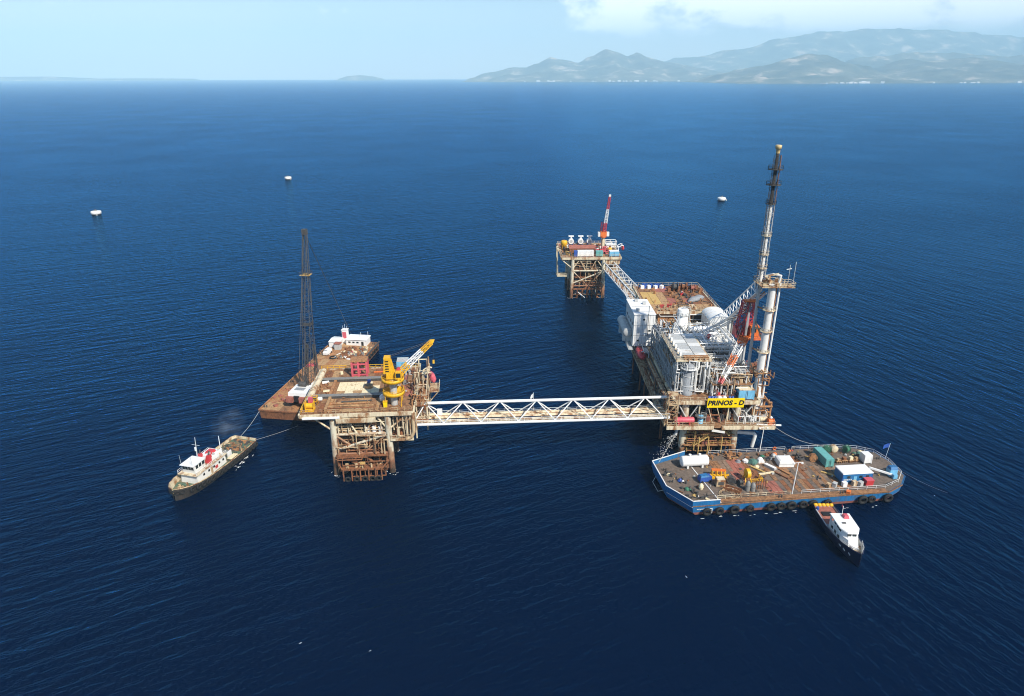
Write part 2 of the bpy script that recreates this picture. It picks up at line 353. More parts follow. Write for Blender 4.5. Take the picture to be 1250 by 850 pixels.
def text(body, size, mat, parent, loc, rot, shear=0.0, bold=0.0, align='CENTER', name='lettering'):
    cu = bpy.data.curves.new(name, 'FONT'); cu.body = body; cu.size = size; cu.shear = shear; cu.offset = bold; cu.extrude = 0.015
    cu.align_x = align; cu.align_y = 'CENTER'; cu.resolution_u = 3; cu.materials.append(M[mat])
    tmp = bpy.data.objects.new(name, cu); COL.objects.link(tmp); bpy.context.view_layer.update()
    me = bpy.data.meshes.new_from_object(tmp.evaluated_get(bpy.context.evaluated_depsgraph_get())); bpy.data.objects.remove(tmp)
    o = bpy.data.objects.new(name, me); link(o, parent); o.location = loc; o.rotation_euler = rot; return o

# ------------------------------------------------------------------ the setting: sea, land, air
def build_sea():
    n = 160; radii = [0.0] + [60 * 1.32 ** i for i in range(22)]; radii = [r for r in radii if r < 24000] + [26000.0]
    v = [(0, 150, 0)]; f = []
    for r in radii[1:]:
        v += [(r * math.cos(2 * math.pi * i / n), 150 + r * math.sin(2 * math.pi * i / n), 0) for i in range(n)]
    for i in range(n): f.append((0, 1 + i, 1 + (i + 1) % n))
    for j in range(len(radii) - 2):
        a, b = 1 + j * n, 1 + (j + 1) * n
        for i in range(n): k = (i + 1) % n; f.append((a + i, b + i, b + k, a + k))
    m = MB(); m.add(v, f); o = m.build('sea', 'sea'); o['kind'] = 'structure'
build_sea()
def interp(pts, x):
    if x <= pts[0][0]: return pts[0][1]
    for (a, ya), (b, yb) in zip(pts[:-1], pts[1:]):
        if x <= b:
            t = (x - a) / (b - a); t = t * t * (3 - 2 * t) * 0.5 + t * 0.5; return ya + (yb - ya) * t
    return pts[-1][1]
def ridge(name, sky_px, Y0, front, back, seed, rough, nx=260, ny=90):
    """a range of hills: crest line, spurs running down to the shore, eroded relief"""
    P = [at_y(u, v, Y0) for u, v in sky_px]; pts = [(p.x, max(p.z, 0.0)) for p in P]
    xa, xb = pts[0][0], pts[-1][0]; m = MB(); vs = []
    for j in range(ny + 1):
        t = j / ny; y = Y0 - front + (front + back) * t
        s = (y - (Y0 - front)) / front if y < Y0 else 1 - (y - Y0) / back
        for i in range(nx + 1):
            x = xa + (xb - xa) * i / nx; c = interp(pts, x)
            q = Vector((x * 0.0008, y * 0.0008, seed)); nz = noise.ridged_multi_fractal(q, 0.9, 2.1, 6, 1.0, 2.0) * 0.8 - 0.9
            spur = abs(noise.noise(Vector((x * 0.0011, y * 0.0004, seed + 4))))
            prof = s ** 1.25 * (1 - 0.45 * spur * (1 - s) * 2)
            edge = min(1.0, 6 * i / nx, 6 * (nx - i) / nx)
            h = c * prof + rough * nz * min(1.0, 3 * s) * (0.45 + 0.55 * (1 - s)) * min(1, c / 120)
            if j == 0 or j == ny or i == 0 or i == nx: h = -4.0
            vs.append((x, y, max(h, -4.0 if s < 0.02 else 2.0)))
    w = nx + 1
    m.add(vs, [(j * w + i, j * w + i + 1, (j + 1) * w + i + 1, (j + 1) * w + i) for j in range(ny) for i in range(nx)], True)
    o = m.build(name, 'hill'); o['kind'] = 'structure'; return o
ridge('mountain', [(700, 93), (760, 84), (800, 76), (850, 69), (900, 60), (940, 50), (975, 43), (1020, 38), (1080, 36), (1150, 39), (1230, 45), (1330, 60), (1450, 80)], 21500, 3800, 2600, 2.0, 200)
ridge('headland', [(574, 96.4), (600, 88), (640, 83), (655, 77), (672, 69), (690, 75), (705, 78), (722, 69), (740, 59.5), (752, 64), (766, 68), (778, 63), (790, 68), (815, 76), (840, 82), (870, 88), (905, 95), (930, 99)], 17000, 3300, 2200, 7.0, 170)
ridge('hills', [(850, 100), (890, 91), (930, 79), (955, 72), (985, 64), (1008, 66), (1035, 78), (1058, 88), (1075, 84), (1110, 74), (1150, 70), (1185, 67), (1215, 72), (1250, 82), (1320, 74), (1420, 96)], 12000, 2300, 2000, 13.0, 170)
ridge('hills', [(960, 98), (1010, 84), (1050, 72), (1085, 67), (1120, 62), (1165, 66), (1230, 70), (1320, 62), (1420, 92)], 14600, 1500, 1900, 17.0, 150)
ridge('islet', [(413, 95.8), (425, 92.5), (440, 91.6), (455, 93), (468, 95.8)], 21000, 500, 500, 21.0, 14, 60, 20)
ridge('far_coast', [(-160, 95.2), (-60, 93.6), (0, 92.5), (60, 92.3), (90, 93.6), (120, 94.8), (180, 94.9), (240, 95.4)], 22500, 600, 600, 25.0, 12, 120, 20)
def shore_houses():
    rr = random.Random(5); m = MB(); m.cbox(0, 0, 0, 1, 1, 0.8); m.loft([[(-.52, -.52, .8), (.52, -.52, .8), (.52, .52, .8), (-.52, .52, .8)], [(-.5, -.06, 1.1), (.5, -.06, 1.1), (.5, .06, 1.1), (-.5, .06, 1.1)]])
    me = m.mesh('house'); me.materials.append(M['clean_white']); k = 0
    ORD = ['first', 'second', 'third', 'fourth', 'fifth', 'sixth', 'seventh', 'eighth', 'ninth', 'tenth', 'eleventh', 'twelfth', 'thirteenth', 'fourteenth', 'fifteenth', 'sixteenth', 'seventeenth', 'eighteenth']
    for (u0, u1, Y, n, grp, lab) in ((640, 700, 13660, 12, 'white houses under the twin peaks', 'tiny white house under the pointed twin peaks'),
                                (705, 830, 13640, 16, 'white houses along the middle shore', 'tiny white house on the shore east of the peaks'),
                                (985, 1095, 9660, 18, 'white houses of the port village', 'tiny white house in the village below the bare hills'),
                                (1100, 1245, 9640, 7, 'scattered houses on the eastern shore', 'tiny white house alone on the far eastern shore')):
        us = sorted(rr.uniform(u0, u1) if rr.random() < .6 else rr.gauss((u0 + u1) / 2, (u1 - u0) / 9) for _ in range(n))
        for q, u in enumerate(us):
            y = Y + rr.uniform(0, 60); x = (u - 625) / FPX * (y * math.cos(PITCH) + H * math.sin(PITCH)); s = rr.uniform(8, 22) * (1.5 if Y < 10000 else 1.6)
            o = bpy.data.objects.new('house', me); COL.objects.link(o); o.location = (x, y, 1.5); o.scale = (s * 1.5, s, s * rr.uniform(0.5, 0.8)); o.rotation_euler.z = rr.uniform(-.5, .5)
            tag(o, lab + ', %s from the left' % ORD[q], 'house', grp)
shore_houses()
def build_haze():
    m = MB(); m.box(-30000, 30000, -27000, 30000, -8, 1750); o = m.build('haze', 'white'); o.data.materials.clear()
    mt = bpy.data.materials.new('haze_air'); mt.use_nodes = True; t = mt.node_tree; t.nodes.clear()
    pv = nd(t, 'ShaderNodeVolumePrincipled'); pv.inputs['Color'].default_value = (0.55, 0.84, 1.0, 1); pv.inputs['Density'].default_value = 7.6e-5; pv.inputs['Anisotropy'].default_value = -0.2
    out = nd(t, 'ShaderNodeOutputMaterial'); t.links.new(pv.outputs[0], out.inputs['Volume']); o.data.materials.append(mt)
    o['kind'] = 'stuff'; o['label'] = 'pale blue sea haze in the air'
build_haze()

# ------------------------------------------------------------------ shared builders
def container(label, loc, rot, L, W, Hh, body, roof=None, cat='container', name='shipping_container', lettering=None, flat=False, group=None):
    """corrugated steel box: length along local y"""
    t = thing(name, label, cat, loc, rot, group)
    m = MB(); m.box(-W / 2, W / 2, -L / 2, L / 2, 0.15, Hh - 0.08)
    if not flat:
        n = max(3, int(L / 0.55))
        for i in range(n):
            y = -L / 2 + (i + 0.5) * L / n
            for s in (-1, 1): m.box(s * W / 2 - 0.06, s * W / 2 + 0.06, y - L / n * 0.27, y + L / n * 0.27, 0.3, Hh - 0.25)
    m.build('body', body, t)
    m = MB(); m.box(-W / 2 - .04, W / 2 + .04, -L / 2 - .04, L / 2 + .04, Hh - 0.08, Hh + 0.04)
    for i in range(int(L / 1.2)): y = -L / 2 + 0.6 + i * 1.2; m.box(-W / 2 + .15, W / 2 - .15, y - .2, y + .2, Hh + 0.04, Hh + 0.08)
    m.build('roof', roof or body, t)
    for sx in (-1, 1):
        for sy in (-1, 1):
            m = MB(); m.box(sx * W / 2 - .09, sx * W / 2 + .09, sy * L / 2 - .09, sy * L / 2 + .09, 0, Hh - .085); m.build('corner_post', body, t)
    for sx in (-1, 1):
        m = MB(); m.box(sx * W / 4 - W / 4 + .12, sx * W / 4 + W / 4 - .12, -L / 2 - .07, -L / 2 - .005, 0.25, Hh - .25); d = m.build('door', body, t)
        m = MB(); m.bar((sx * .2, -L / 2 - .12, .3), (sx * .2, -L / 2 - .12, Hh - .3), .035, 5); m.build('lock_rod', 'steel', d)
    return t
def hvessel(label, p, q, r, mat, leg_h, cat='tank', name='horizontal_tank', n=18, nozzles=2, saddle='white', group=None):
    p, q = V(p), V(q); c = (p + q) / 2; t = thing(name, label, cat, (c.x, c.y, c.z - r - leg_h), 0, group); d = (q - p).normalized(); L = (q - p).length
    MB().drum(p, q, r, n).build('shell', mat, t, True)
    side = d.cross(V((0, 0, 1))).normalized()
    for k in (0.2, 0.8):
        b = p + d * L * k; m = MB()
        rr = [b + side * s * r * 0.8 + d * e * 0.25 for s, e in ((-1, -1), (1, -1), (1, 1), (-1, 1))]
        m.loft([[(x.x, x.y, c.z - r - leg_h) for x in rr], [(x.x, x.y, c.z - r * 0.55) for x in rr]]); m.build('saddle', saddle, t, True)
    for k in range(nozzles):
        b = p + d * L * (0.3 + 0.4 * k / max(1, nozzles - 1)); m = MB().bar(b + V((0, 0, r * .9)), b + V((0, 0, r * 1.35)), r * .16, 8); m.lathe(b + V((0, 0, r * 1.32)), [(r * .26, 0), (r * .26, .1)], 8); m.build('nozzle', mat, t, True)
    return t
def vvessel(label, c, r, z1, mat, cat='vessel', name='upright_vessel', ring='pale_grey', n=18, group=None, flat=False):
    c = V(c); t = thing(name, label, cat, c, 0, group); h = z1 - c.z
    MB().lathe((0, 0, 0), [(r * 1.02, 0), (r * 1.02, h * 0.12), (r, h * .12), *([(r, h * .985), (r * .9, h)] if flat else [(r, h * .9), (r * .85, h * .955), (r * .5, h * .99), (0.001, h)])], n).build('shell', mat, t)
    m = MB(); m.torus((0, 0, h * .62), (0, 0, 1), r * 1.03, .07, 16, 4); m.torus((0, 0, h * .3), (0, 0, 1), r * 1.03, .07, 16, 4); m.build('band', ring, t)
    w_ = .35 if flat else .9; m = MB().lathe((0, 0, h * .86), [(r, 0), (r + w_, 0), (r + w_, .1), (r, .1)], 12)
    m.rail([((r + w_ - .05) * math.cos(a), (r + w_ - .05) * math.sin(a), h * .86) for a in [2 * math.pi * i / 10 for i in range(10)]], 1.0, 3, .045, True); m.build('walkway', ring, t)
    m = MB().ladder((r + .25, -.2, 0), (r + .25, -.2, h * .86)); m.build('ladder', ring, t)
    m = MB().path([(0, 0, h - .1), (0, 0, h + .7), (r * .8 + .6, -.6, h + .7), (r * .8 + .6, -.6, h * .2)], .16); m.build('pipe', ring, t)
    return t
def jacket(t, hx, rows, ztop, batter=0.0):
    """legs, row by row, and the braces between them; local frame of the platform"""
    for y in rows:
        for s in (-1, 1):
            m = MB(); m.bar((s * hx + s * batter, y, -4), (s * hx, y, ztop), 0.84, 14); m.build('leg', 'leg', t)
    zl = (1.6, 6.0, ztop - 6.2)
    for y in rows:
        for z in zl: MB().bar((-hx, y, z), (hx, y, z), 0.38, 8).build('brace', 'leg_rust', t)
        for a, b in ((-hx, 0), (hx, 0)): MB().bar((a, y, ztop - 6.2), (b, y, 6.0), .28, 8).build('diagonal_brace', 'leg_rust', t)
        MB().bar((-hx, y, 7.2), (hx, y, ztop - 6.4), 0.36, 8).build('diagonal_brace', 'leg', t)
        MB().bar((hx, y, -2), (0, y, 5.9), 0.36, 8).build('diagonal_brace', 'rust', t)
        MB().bar((-hx, y, -2), (0, y, 5.9), 0.36, 8).build('diagonal_brace', 'rust', t)
        for s in (-1, 1):
            for a, b in ((s * hx * .15, s * hx * .55), (s * hx, s * hx * .55), (s * hx, s * (hx + 5.5))):
                MB().bar((a, y, ztop - 6.2 if abs(a) < hx * .5 else ztop - 5.2), (b, y, ztop - .6), 0.26, 8).build('knee_brace', 'cream', t)
    for a, b in zip(rows[:-1], rows[1:]):
        for s in (-1, 1):
            for z in zl: MB().bar((s * hx, a, z), (s * hx, b, z), 0.4, 8).build('brace', 'leg_rust', t)
            MB().bar((s * hx, a, 1.6), (s * hx, b, ztop - 6.2), 0.34, 8).build('diagonal_brace', 'leg', t)
def steps(p, q, w, mat, t):
    p, q = V(p), V(q); d = q - p; a = V((d.y, -d.x, 0)).normalized() * w / 2; m = MB()
    for s in (-1, 1): m.beam(p + a * s, q + a * s, .08, .28); m.rail([p + a * s, q + a * s], 1.0, 2.2, .045)
    k = max(3, int(abs(d.z) / .3))
    for i in range(k): c = p.lerp(q, (i + .5) / k); m.beam(c - a, c + a, .28, .06)
    return m.build('stairway', mat, t)

# ------------------------------------------------------------------ production platform with the yellow name board
def production_platform():
    t = thing('production_platform', 'long white and rusty production platform with many pipe levels beside the blue barge', 'oil platform', (55.2, 168, 0))
    rows = (169.8, 186, 203, 220, 236, 247)
    for y in rows:
        for x in (48.0, 62.4): MB().bar((x, y, -4), (x, y, 17), 1.0, 14).build('leg', 'leg_clean', t, True)
        for z in (3.0, 7.4): MB().bar((48, y, z), (62.4, y, z), .42, 8).build('brace', 'rust_light', t, True)
        MB().bar((48, y, 7.4), (55.2, y, 10.2), .32, 8).build('knee_brace', 'old_cream', t, True); MB().bar((62.4, y, 7.4), (55.2, y, 10.2), .32, 8).build('knee_brace', 'old_cream', t, True)
    for a, b in zip(rows[:-1], rows[1:]):
        for x in (48.0, 62.4):
            for z in (3.0, 8.0): MB().bar((x, a, z), (x, b, z), .38, 8).build('brace', 'rust_light', t, True)
            MB().bar((x, a, 0), (x, b, 9.5), .34, 8).build('diagonal_brace', 'rust_light', t, True)
    # decks
    MB().box(42.3, 71.6, 165.6, 178, 10.3, 10.9).build('lower_deck', 'deck_brown', t, True)
    MB().box(42.0, 67.5, 178, 238, 10.3, 10.9).build('lower_deck', 'deck_grey', t, True)
    MB().box(44.7, 67.4, 168, 250, 16.8, 17.4).build('main_deck', 'deck_brown', t, True)
    for x0, x1 in ((42.1, 55.0), (57.2, 71.8)): MB().box(x0, x1, 165.2, 165.7, 10.0, 11.0).build('edge_beam', 'cream', t, True)
    MB().beam((54.6, 165.6, 9.6), (58.2, 165.6, 9.0), .5, .5).build('edge_beam', 'white', t, True)
    for x0, x1 in ((44.4, 52.8), (63.2, 67.6)): MB().box(x0, x1, 167.5, 168.05, 16.5, 17.5).build('edge_beam', 'cream', t, True)
    MB().box(44.2, 44.75, 168, 250, 16.6, 17.5).build('edge_beam', 'cream', t, True); MB().box(67.35, 67.9, 168, 250, 16.6, 17.5).build('edge_beam', 'cream', t, True)
    MB().box(41.7, 42.15, 167, 238, 10.1, 11.0).build('edge_beam', 'old_cream', t, True); MB().box(71.55, 72.0, 165.6, 178, 10.1, 11.0).build('edge_beam', 'cream', t, True)
    MB().bar((67, 166.5, 10.9), (73.6, 166.0, 10.9), .28, 8).build('boom_stub', 'white', t, True)
    # columns and diagonals between the decks
    for y in (168.6, 176, 184, 192, 200, 208, 216, 224, 232, 240, 248):
        for x in (45.4, 51.5, 59.5, 66.6):
            MB().bar((x, y, 10.9), (x, y, 16.85), .24, 8).build('column', 'cream' if y < 170 else 'old_cream', t, True)
    for x0, x1 in ((45.4, 48.5), (51.5, 48.5), (59.5, 63), (66.6, 63)):
        MB().bar((x0, 168.6, 16.6), (x1, 168.6, 11.1), .2, 8).build('diagonal_brace', 'pale_grey', t, True)
    for y in (176, 192, 208, 224):
        MB().bar((45.3, y, 16.6), (45.3, y + 8, 11), .2, 6).build('diagonal_brace', 'old_cream', t, True); MB().bar((66.7, y, 16.6), (66.7, y + 8, 11), .2, 6).build('diagonal_brace', 'old_cream', t, True)
        MB().bar((42, y, 10.6), (47.2, y, 5.5), .22, 6).build('knee_brace', 'old_cream', t, True)
    # rails
    MB().rail([(42.1, 165.4, 11), (55, 165.4, 11)]).build('railing', 'cream', t, True); MB().rail([(58, 165.4, 11), (71.8, 165.4, 11), (71.8, 178, 11)]).build('railing', 'cream', t, True)
    MB().rail([(41.9, 167, 11), (41.9, 238, 11)]).build('railing', 'cream', t, True); MB().rail([(44.4, 168, 17.5), (44.4, 200, 17.5)]).build('railing', 'pale_grey', t, True)
    MB().rail([(67.7, 168, 17.5), (67.7, 250, 17.5), (44.4, 250, 17.5)]).build('railing', 'pale_grey', t, True); MB().rail([(44.4, 167.7, 17.5), (52.6, 167.7, 17.5)]).build('railing', 'cream', t, True)
    # plant between the decks, seen through the columns
    for k, (x0, x1, y0, y1, n, mt) in enumerate(((46, 66, 169.5, 186, 46, 'rust'), (46, 66, 169, 190, 34, 'steel'), (45, 66, 190, 236, 46, 'rust'), (42.6, 45, 172, 236, 70, 'old_cream'), (42.3, 45, 170, 236, 60, 'rust'), (42.3, 44.8, 172, 236, 40, 'dark_steel'), (43, 46, 176, 230, 30, 'rust_light'), (66.5, 71.3, 168, 178, 26, 'rust_light'))):
        pipes(MB(), x0, x1, y0, y1, 11.1, 16.5, n, (.12, .4)).build('pipework', mt, t, True, kind='stuff')
    m = MB(); junk(m, 46, 65, 169, 180, 10.9, 50, (.5, 1.8), 2.6); m.build('machinery', 'dark_steel', t, True, kind='stuff')
    m = MB(); junk(m, 46, 65, 168, 172, 10.9, 16, (.4, 1.0), 1.6); m.build('machinery', 'deck_red', t, True, kind='stuff')
    for (x0, x1, y0, y1, mt) in ((50, 60, 186, 186.3, 'deck_brown'), (46, 65, 199, 199.3, 'dark_steel'), (46, 65, 230, 230.3, 'dark_steel')): MB().box(x0, x1, y0, y1, 10.95, 16.7).build('bulkhead', mt, t, True)
    # boat landing, walkways and conductors between the front legs
    for z, y0, mt in ((3.6, 168.4, 'rust'), (6.6, 169.0, 'rust')):
        MB().box(49.2, 61.2, y0, y0 + 9, z - .25, z).build('landing_deck', mt, t, True); MB().rail([(49.2, y0, z), (61.2, y0, z)], 1.1, 2.4, .06).build('railing', 'ochre', t, True)
        MB().beam((48.2, y0 - .2, z - .1), (62.2, y0 - .2, z - .1), .3, .35).build('edge_beam', 'rust_light', t, True)
    steps((50.5, 168.0, 3.6), (54.5, 168.0, 6.6), 1.0, 'ochre', t); steps((60.5, 168.4, 6.6), (56.6, 168.4, 10.4), 1.0, 'ochre', t)
    for t_ in [o for o in bpy.data.objects if o.parent == t and o.name.startswith('stairway')]: t_.location = (-55.2, -168, 0)
    for x in (50.6, 52.4, 54.2, 56.0, 57.8, 59.6):
        for y in (171.5, 174.5): MB().bar((x, y, -4), (x, y, 10.3), .36, 10).build('conductor', 'rust_light', t, True)
    for x in (52.0, 54.6, 58.4): MB().bar((x, 167.4, -1), (x, 167.4, 6.5), .18, 8).build('fender_post', 'ochre', t, True)
    m = MB(); pipes(m, 49, 61.5, 168.2, 174, 1.5, 9.6, 34, (.08, .2)); m.build('pipework', 'ochre', t, True, kind='stuff')
    m = MB(); pipes(m, 49, 61.5, 168.2, 176, 1.5, 9.8, 60, (.08, .25)); m.build('pipework', 'rust', t, True, kind='stuff')
    m = MB(); junk(m, 49.6, 61, 168.8, 176, 3.6, 26, (.4, 1.3), 1.6); junk(m, 49.6, 61, 169.2, 176, 6.6, 30, (.4, 1.4), 2.0); m.build('machinery', 'deck_red', t, True, kind='stuff')
    m = MB(); junk(m, 49.6, 61, 168.8, 176, 3.6, 26, (.4, 1.3), 1.6); junk(m, 49.6, 61, 169.2, 176, 6.6, 30, (.4, 1.4), 2.4); m.build('machinery', 'dark_steel', t, True, kind='stuff')
    MB().path([(62.4, 169.5, 7.0), (67.4, 168.6, 7.0), (67.9, 168.5, 6.4), (67.4, 168.5, 2.8)], .5, 10).build('discharge_pipe', 'white', t, True)
    MB().path([(46.5, 168.4, 10.2), (45.4, 167.2, 8.6), (45.2, 167.0, 7.4)], .4, 8).build('discharge_pipe', 'pale_grey', t, True)
    for x in (43.6, 44.1): MB().bar((x, 178, 10.2), (x - .2, 178, -2), .18, 8).build('riser', 'rust', t, True)
    for y in (196, 204, 212, 226): MB().bar((43.4, y, 10.3), (43.4, y, -3), .25, 8).build('riser', 'rust', t, True)
    # steelwork of the process levels above the main deck
    for y in (173.2, 180, 186.5, 192.8):
        for x in (45.3, 49.8, 54.4): MB().bar((x, y, 17.4), (x, y, 27.3), .2, 8).build('column', 'pale_grey', t, True)
    for y in (186.5, 193, 199.5, 205):
        for x in (54.6, 60.4, 66.4): MB().bar((x, y, 17.4), (x, y, 24.6), .2, 8).build('column', 'white', t, True)
    for y in (186.5, 193, 199.5, 205): MB().beam((54.4, y, 24.7), (66.6, y, 24.7), .3, .35).build('beam', 'white', t, True)
    for x in (54.6, 60.4, 66.4): MB().beam((x, 186.2, 24.35), (x, 205.2, 24.35), .3, .3).build('beam', 'white', t, True)
    MB().box(55, 66, 193.2, 204.8, 21.2, 21.4).build('mezzanine_deck', 'pale_grey', t, True); MB().box(55, 66, 170.5, 179, 20.9, 21.05).build('mezzanine_deck', 'deck_brown', t, True)
    for y in (170.6, 178.8):
        for x in (55.2, 60.4, 65.6): MB().bar((x, y, 17.4), (x, y, 20.9), .16, 6).build('column', 'white', t, True)
    MB().rail([(55, 170.5, 21.05), (62, 170.5, 21.05)], r=.06).build('railing', 'white', t, True); MB().rail([(55, 179, 21.05), (55, 170.5, 21.05)], r=.06).build('railing', 'white', t, True)
    MB().rail([(54.4, 186.2, 24.9), (66.6, 186.2, 24.9), (66.6, 205, 24.9)], r=.06).build('railing', 'white', t, True)
    for zone in ((55, 66, 170, 180, 17.6, 20.7, 34, 'white', .22), (55, 66, 170, 185, 17.6, 23.5, 34, 'old_cream', .25), (55, 66, 186, 205, 21.5, 26.2, 44, 'white', .3), (55, 66, 186, 205, 17.6, 24, 26, 'pale_grey', .3),
                 (45, 54, 171, 176, 17.6, 26.5, 26, 'white', .22), (46, 54, 177, 205, 17.6, 26.5, 40, 'pale_grey', .3), (46, 54, 193, 207, 17.6, 24, 26, 'white', .3), (63, 67.2, 182, 204, 17.6, 24, 22, 'pale_grey', .25), (56, 65, 170, 185, 17.5, 19.5, 22, 'deck_red', .25), (54.8, 66, 171, 186, 18, 25, 46, 'white', .2), (54.8, 66, 172, 186, 18, 24.5, 30, 'pale_grey', .18), (44.8, 47.5, 173, 205, 17.6, 26, 50, 'tarp', .2), (54.8, 66.2, 186, 205, 24.6, 27.2, 40, 'clean_white', .2), (46, 54, 193, 207, 20, 28, 30, 'clean_white', .22), (45, 54.4, 172.4, 174, 17.6, 26.8, 26, 'pale_grey', .16), (62, 67, 183, 203, 20, 27, 24, 'white', .2), (49, 66, 207, 216, 17.6, 25, 44, 'old_cream', .25), (49, 66, 207, 216, 17.6, 26, 30, 'white', .22)):
        x0, x1, y0, y1, z0, z1, n, mt, rr = zone; pipes(MB(), x0, x1, y0, y1, z0, z1, n, (.08, rr)).build('pipework', mt, t, True, kind='stuff')
    m = MB(); junk(m, 55, 66, 169.5, 184, 17.4, 70, (.4, 1.4), 1.8); m.build('machinery', 'dark_steel', t, True, kind='stuff')
    m = MB(); junk(m, 55, 66, 169.5, 184, 17.4, 24, (.4, 1.2), 1.5); m.build('machinery', 'white', t, True, kind='stuff')
    m = MB(); junk(m, 46, 66, 186, 214, 17.4, 60, (.6, 1.8), 2.4); m.build('machinery', 'steel', t, True, kind='stuff')
    m = MB(); junk(m, 55.5, 65.5, 193.6, 204.4, 21.4, 34, (.5, 1.5), 1.7); m.build('machinery', 'pale_grey', t, True, kind='stuff')
    m = MB(); junk(m, 55.5, 65, 171, 178.5, 21.05, 22, (.4, 1.2), 1.2); m.build('machinery', 'old_cream', t, True, kind='stuff')
    # open steel frames standing over the front plant
    for x in (54.8, 57.6, 60.4, 63.2, 66.2):
        for y in (171.2, 175.6, 180.0, 184.6):
            zt = 23.6 if y > 174 else 20.9; MB().bar((x, y, 17.4), (x, y, zt), .11, 6).build('column', 'white', t, True)
        for z in (20.6, 23.6): MB().beam((x, 175.6, z), (x, 184.6, z), .16, .2).build('beam', 'pale_grey', t, True)
    for y in (175.6, 180.0, 184.6):
        for z in (20.8, 23.8): MB().beam((54.6, y, z), (66.4, y, z), .16, .2).build('beam', 'white', t, True)
    for x in (54.8, 60.4): MB().bar((x, 175.6, 17.6), (x, 180, 23.4), .09, 6).build('diagonal_brace', 'white', t, True)
    for k in range(7): MB().path([(55.4 + k * 1.5, 172.0 + .4 * (k % 3), 18), (55.4 + k * 1.5, 172.0 + .4 * (k % 3), 21.4 + .5 * (k % 2)), (55.4 + k * 1.5, 185, 21.4 + .5 * (k % 2))], .13 + .05 * (k % 3), 6).build('pipe', ('white', 'pale_grey', 'old_cream')[k % 3], t, True)
    # upper deck at the far end
    for y in (218, 227, 236, 245):
        for x in (46.5, 54, 61, 68): MB().bar((x, y, 17.4), (x, y, 26.4), .3, 8).build('column', 'cream', t, True)
    MB().box(45.2, 69.2, 216.2, 246, 26.3, 26.8).build('upper_deck', 'rust', t, True)
    MB().box(44.9, 69.5, 215.9, 216.25, 26.1, 27.0).build('edge_beam', 'cream', t, True); MB().box(44.9, 45.25, 216.2, 246.2, 26.1, 27).build('edge_beam', 'cream', t, True); MB().box(69.15, 69.5, 216.2, 246.2, 26.1, 27).build('edge_beam', 'cream', t, True)
    rr = random.Random(3)
    for i in range(8):
        for j in range(4):
            x0, y0 = 46.2 + i * 2.75, 217 + j * 7.1; mt = ('deck_red', 'deck_brown', 'rust')[rr.randint(0, 2)] if 2 <= i <= 6 else 'deck_brown'
            if i in (0, 1) and j in (1, 2): mt = 'ochre'
            if i == 2 and j in (1, 2): mt = 'deck_tan'
            if j == 0: mt = 'deck_tan' if rr.random() < .7 else 'cream'
            MB().box(x0, x0 + 2.65, y0, y0 + 6.95, 26.8, 26.86 + rr.uniform(0, .05)).build('deck_panel', mt, t, True)
    MB().rail([(45, 246, 27), (69.3, 246, 27), (69.3, 216, 27), (45, 216, 27)], closed=True, r=.06).build('railing', 'cream', t, True)
    MB().box(49, 60, 217.5, 218, 17.5, 26.2).build('bulkhead', 'rust_light', t, True); MB().box(60.6, 67, 218.5, 219, 17.5, 26.2).build('bulkhead', 'dark_steel', t, True)
    m = MB()
    for k in range(7): m.beam((41.3, 232 + k * 2, 25.6), (45, 232 + k * 2, 25.6), .12, .12)
    m.beam((41.3, 231.5, 25.6), (41.3, 244.5, 25.6), .16, .16); m.rail([(41.3, 231.5, 25.6), (41.3, 244.5, 25.6)], r=.06); m.build('side_rack', 'white', t, True)
    MB().rail([(42, 166.5, 17.4), (44.4, 166.5, 17.4)], r=.06).build('railing', 'cream', t, True)
    m = MB(); m.lattice((43.4, 166.6, 10.9), (43.4, 166.6, 20.2), 2.6, 2.6, 2.6, 2.6, 4, .12, .08, up=(0, 1, 0)); m.box(42, 44.8, 165.3, 168, 17.2, 17.3); m.box(42, 44.8, 165.3, 168, 20.2, 20.3); m.build('stair_tower', 'old_cream', t, True)
    return t
D = production_platform()

def name_board():
    t = thing('name_board', 'yellow name board with bold black slanted letters on the platform front', 'sign', (58, 167.0, 15.9), R(1.2))
    MB().box(-5.05, 5.05, -.1, .1, 0, 2.75).build('panel', 'sign_yellow', t)
    text('PRINOS - D', 1.95, 'black', t, (0, -.12, 1.36), (math.pi / 2, 0, 0), .14, .085)
    for x in (-4.6, -2.2, 1.2, 4.4):
        MB().bar((x, .3, .1), (x, .5, 2.6), .08, 6).build('bracket', 'white', t); MB().bar((x, .3, .1), (x + (1.6 if x < 0 else -.6), .2, -4.8), .11, 6).build('strut', 'cream', t)
name_board()

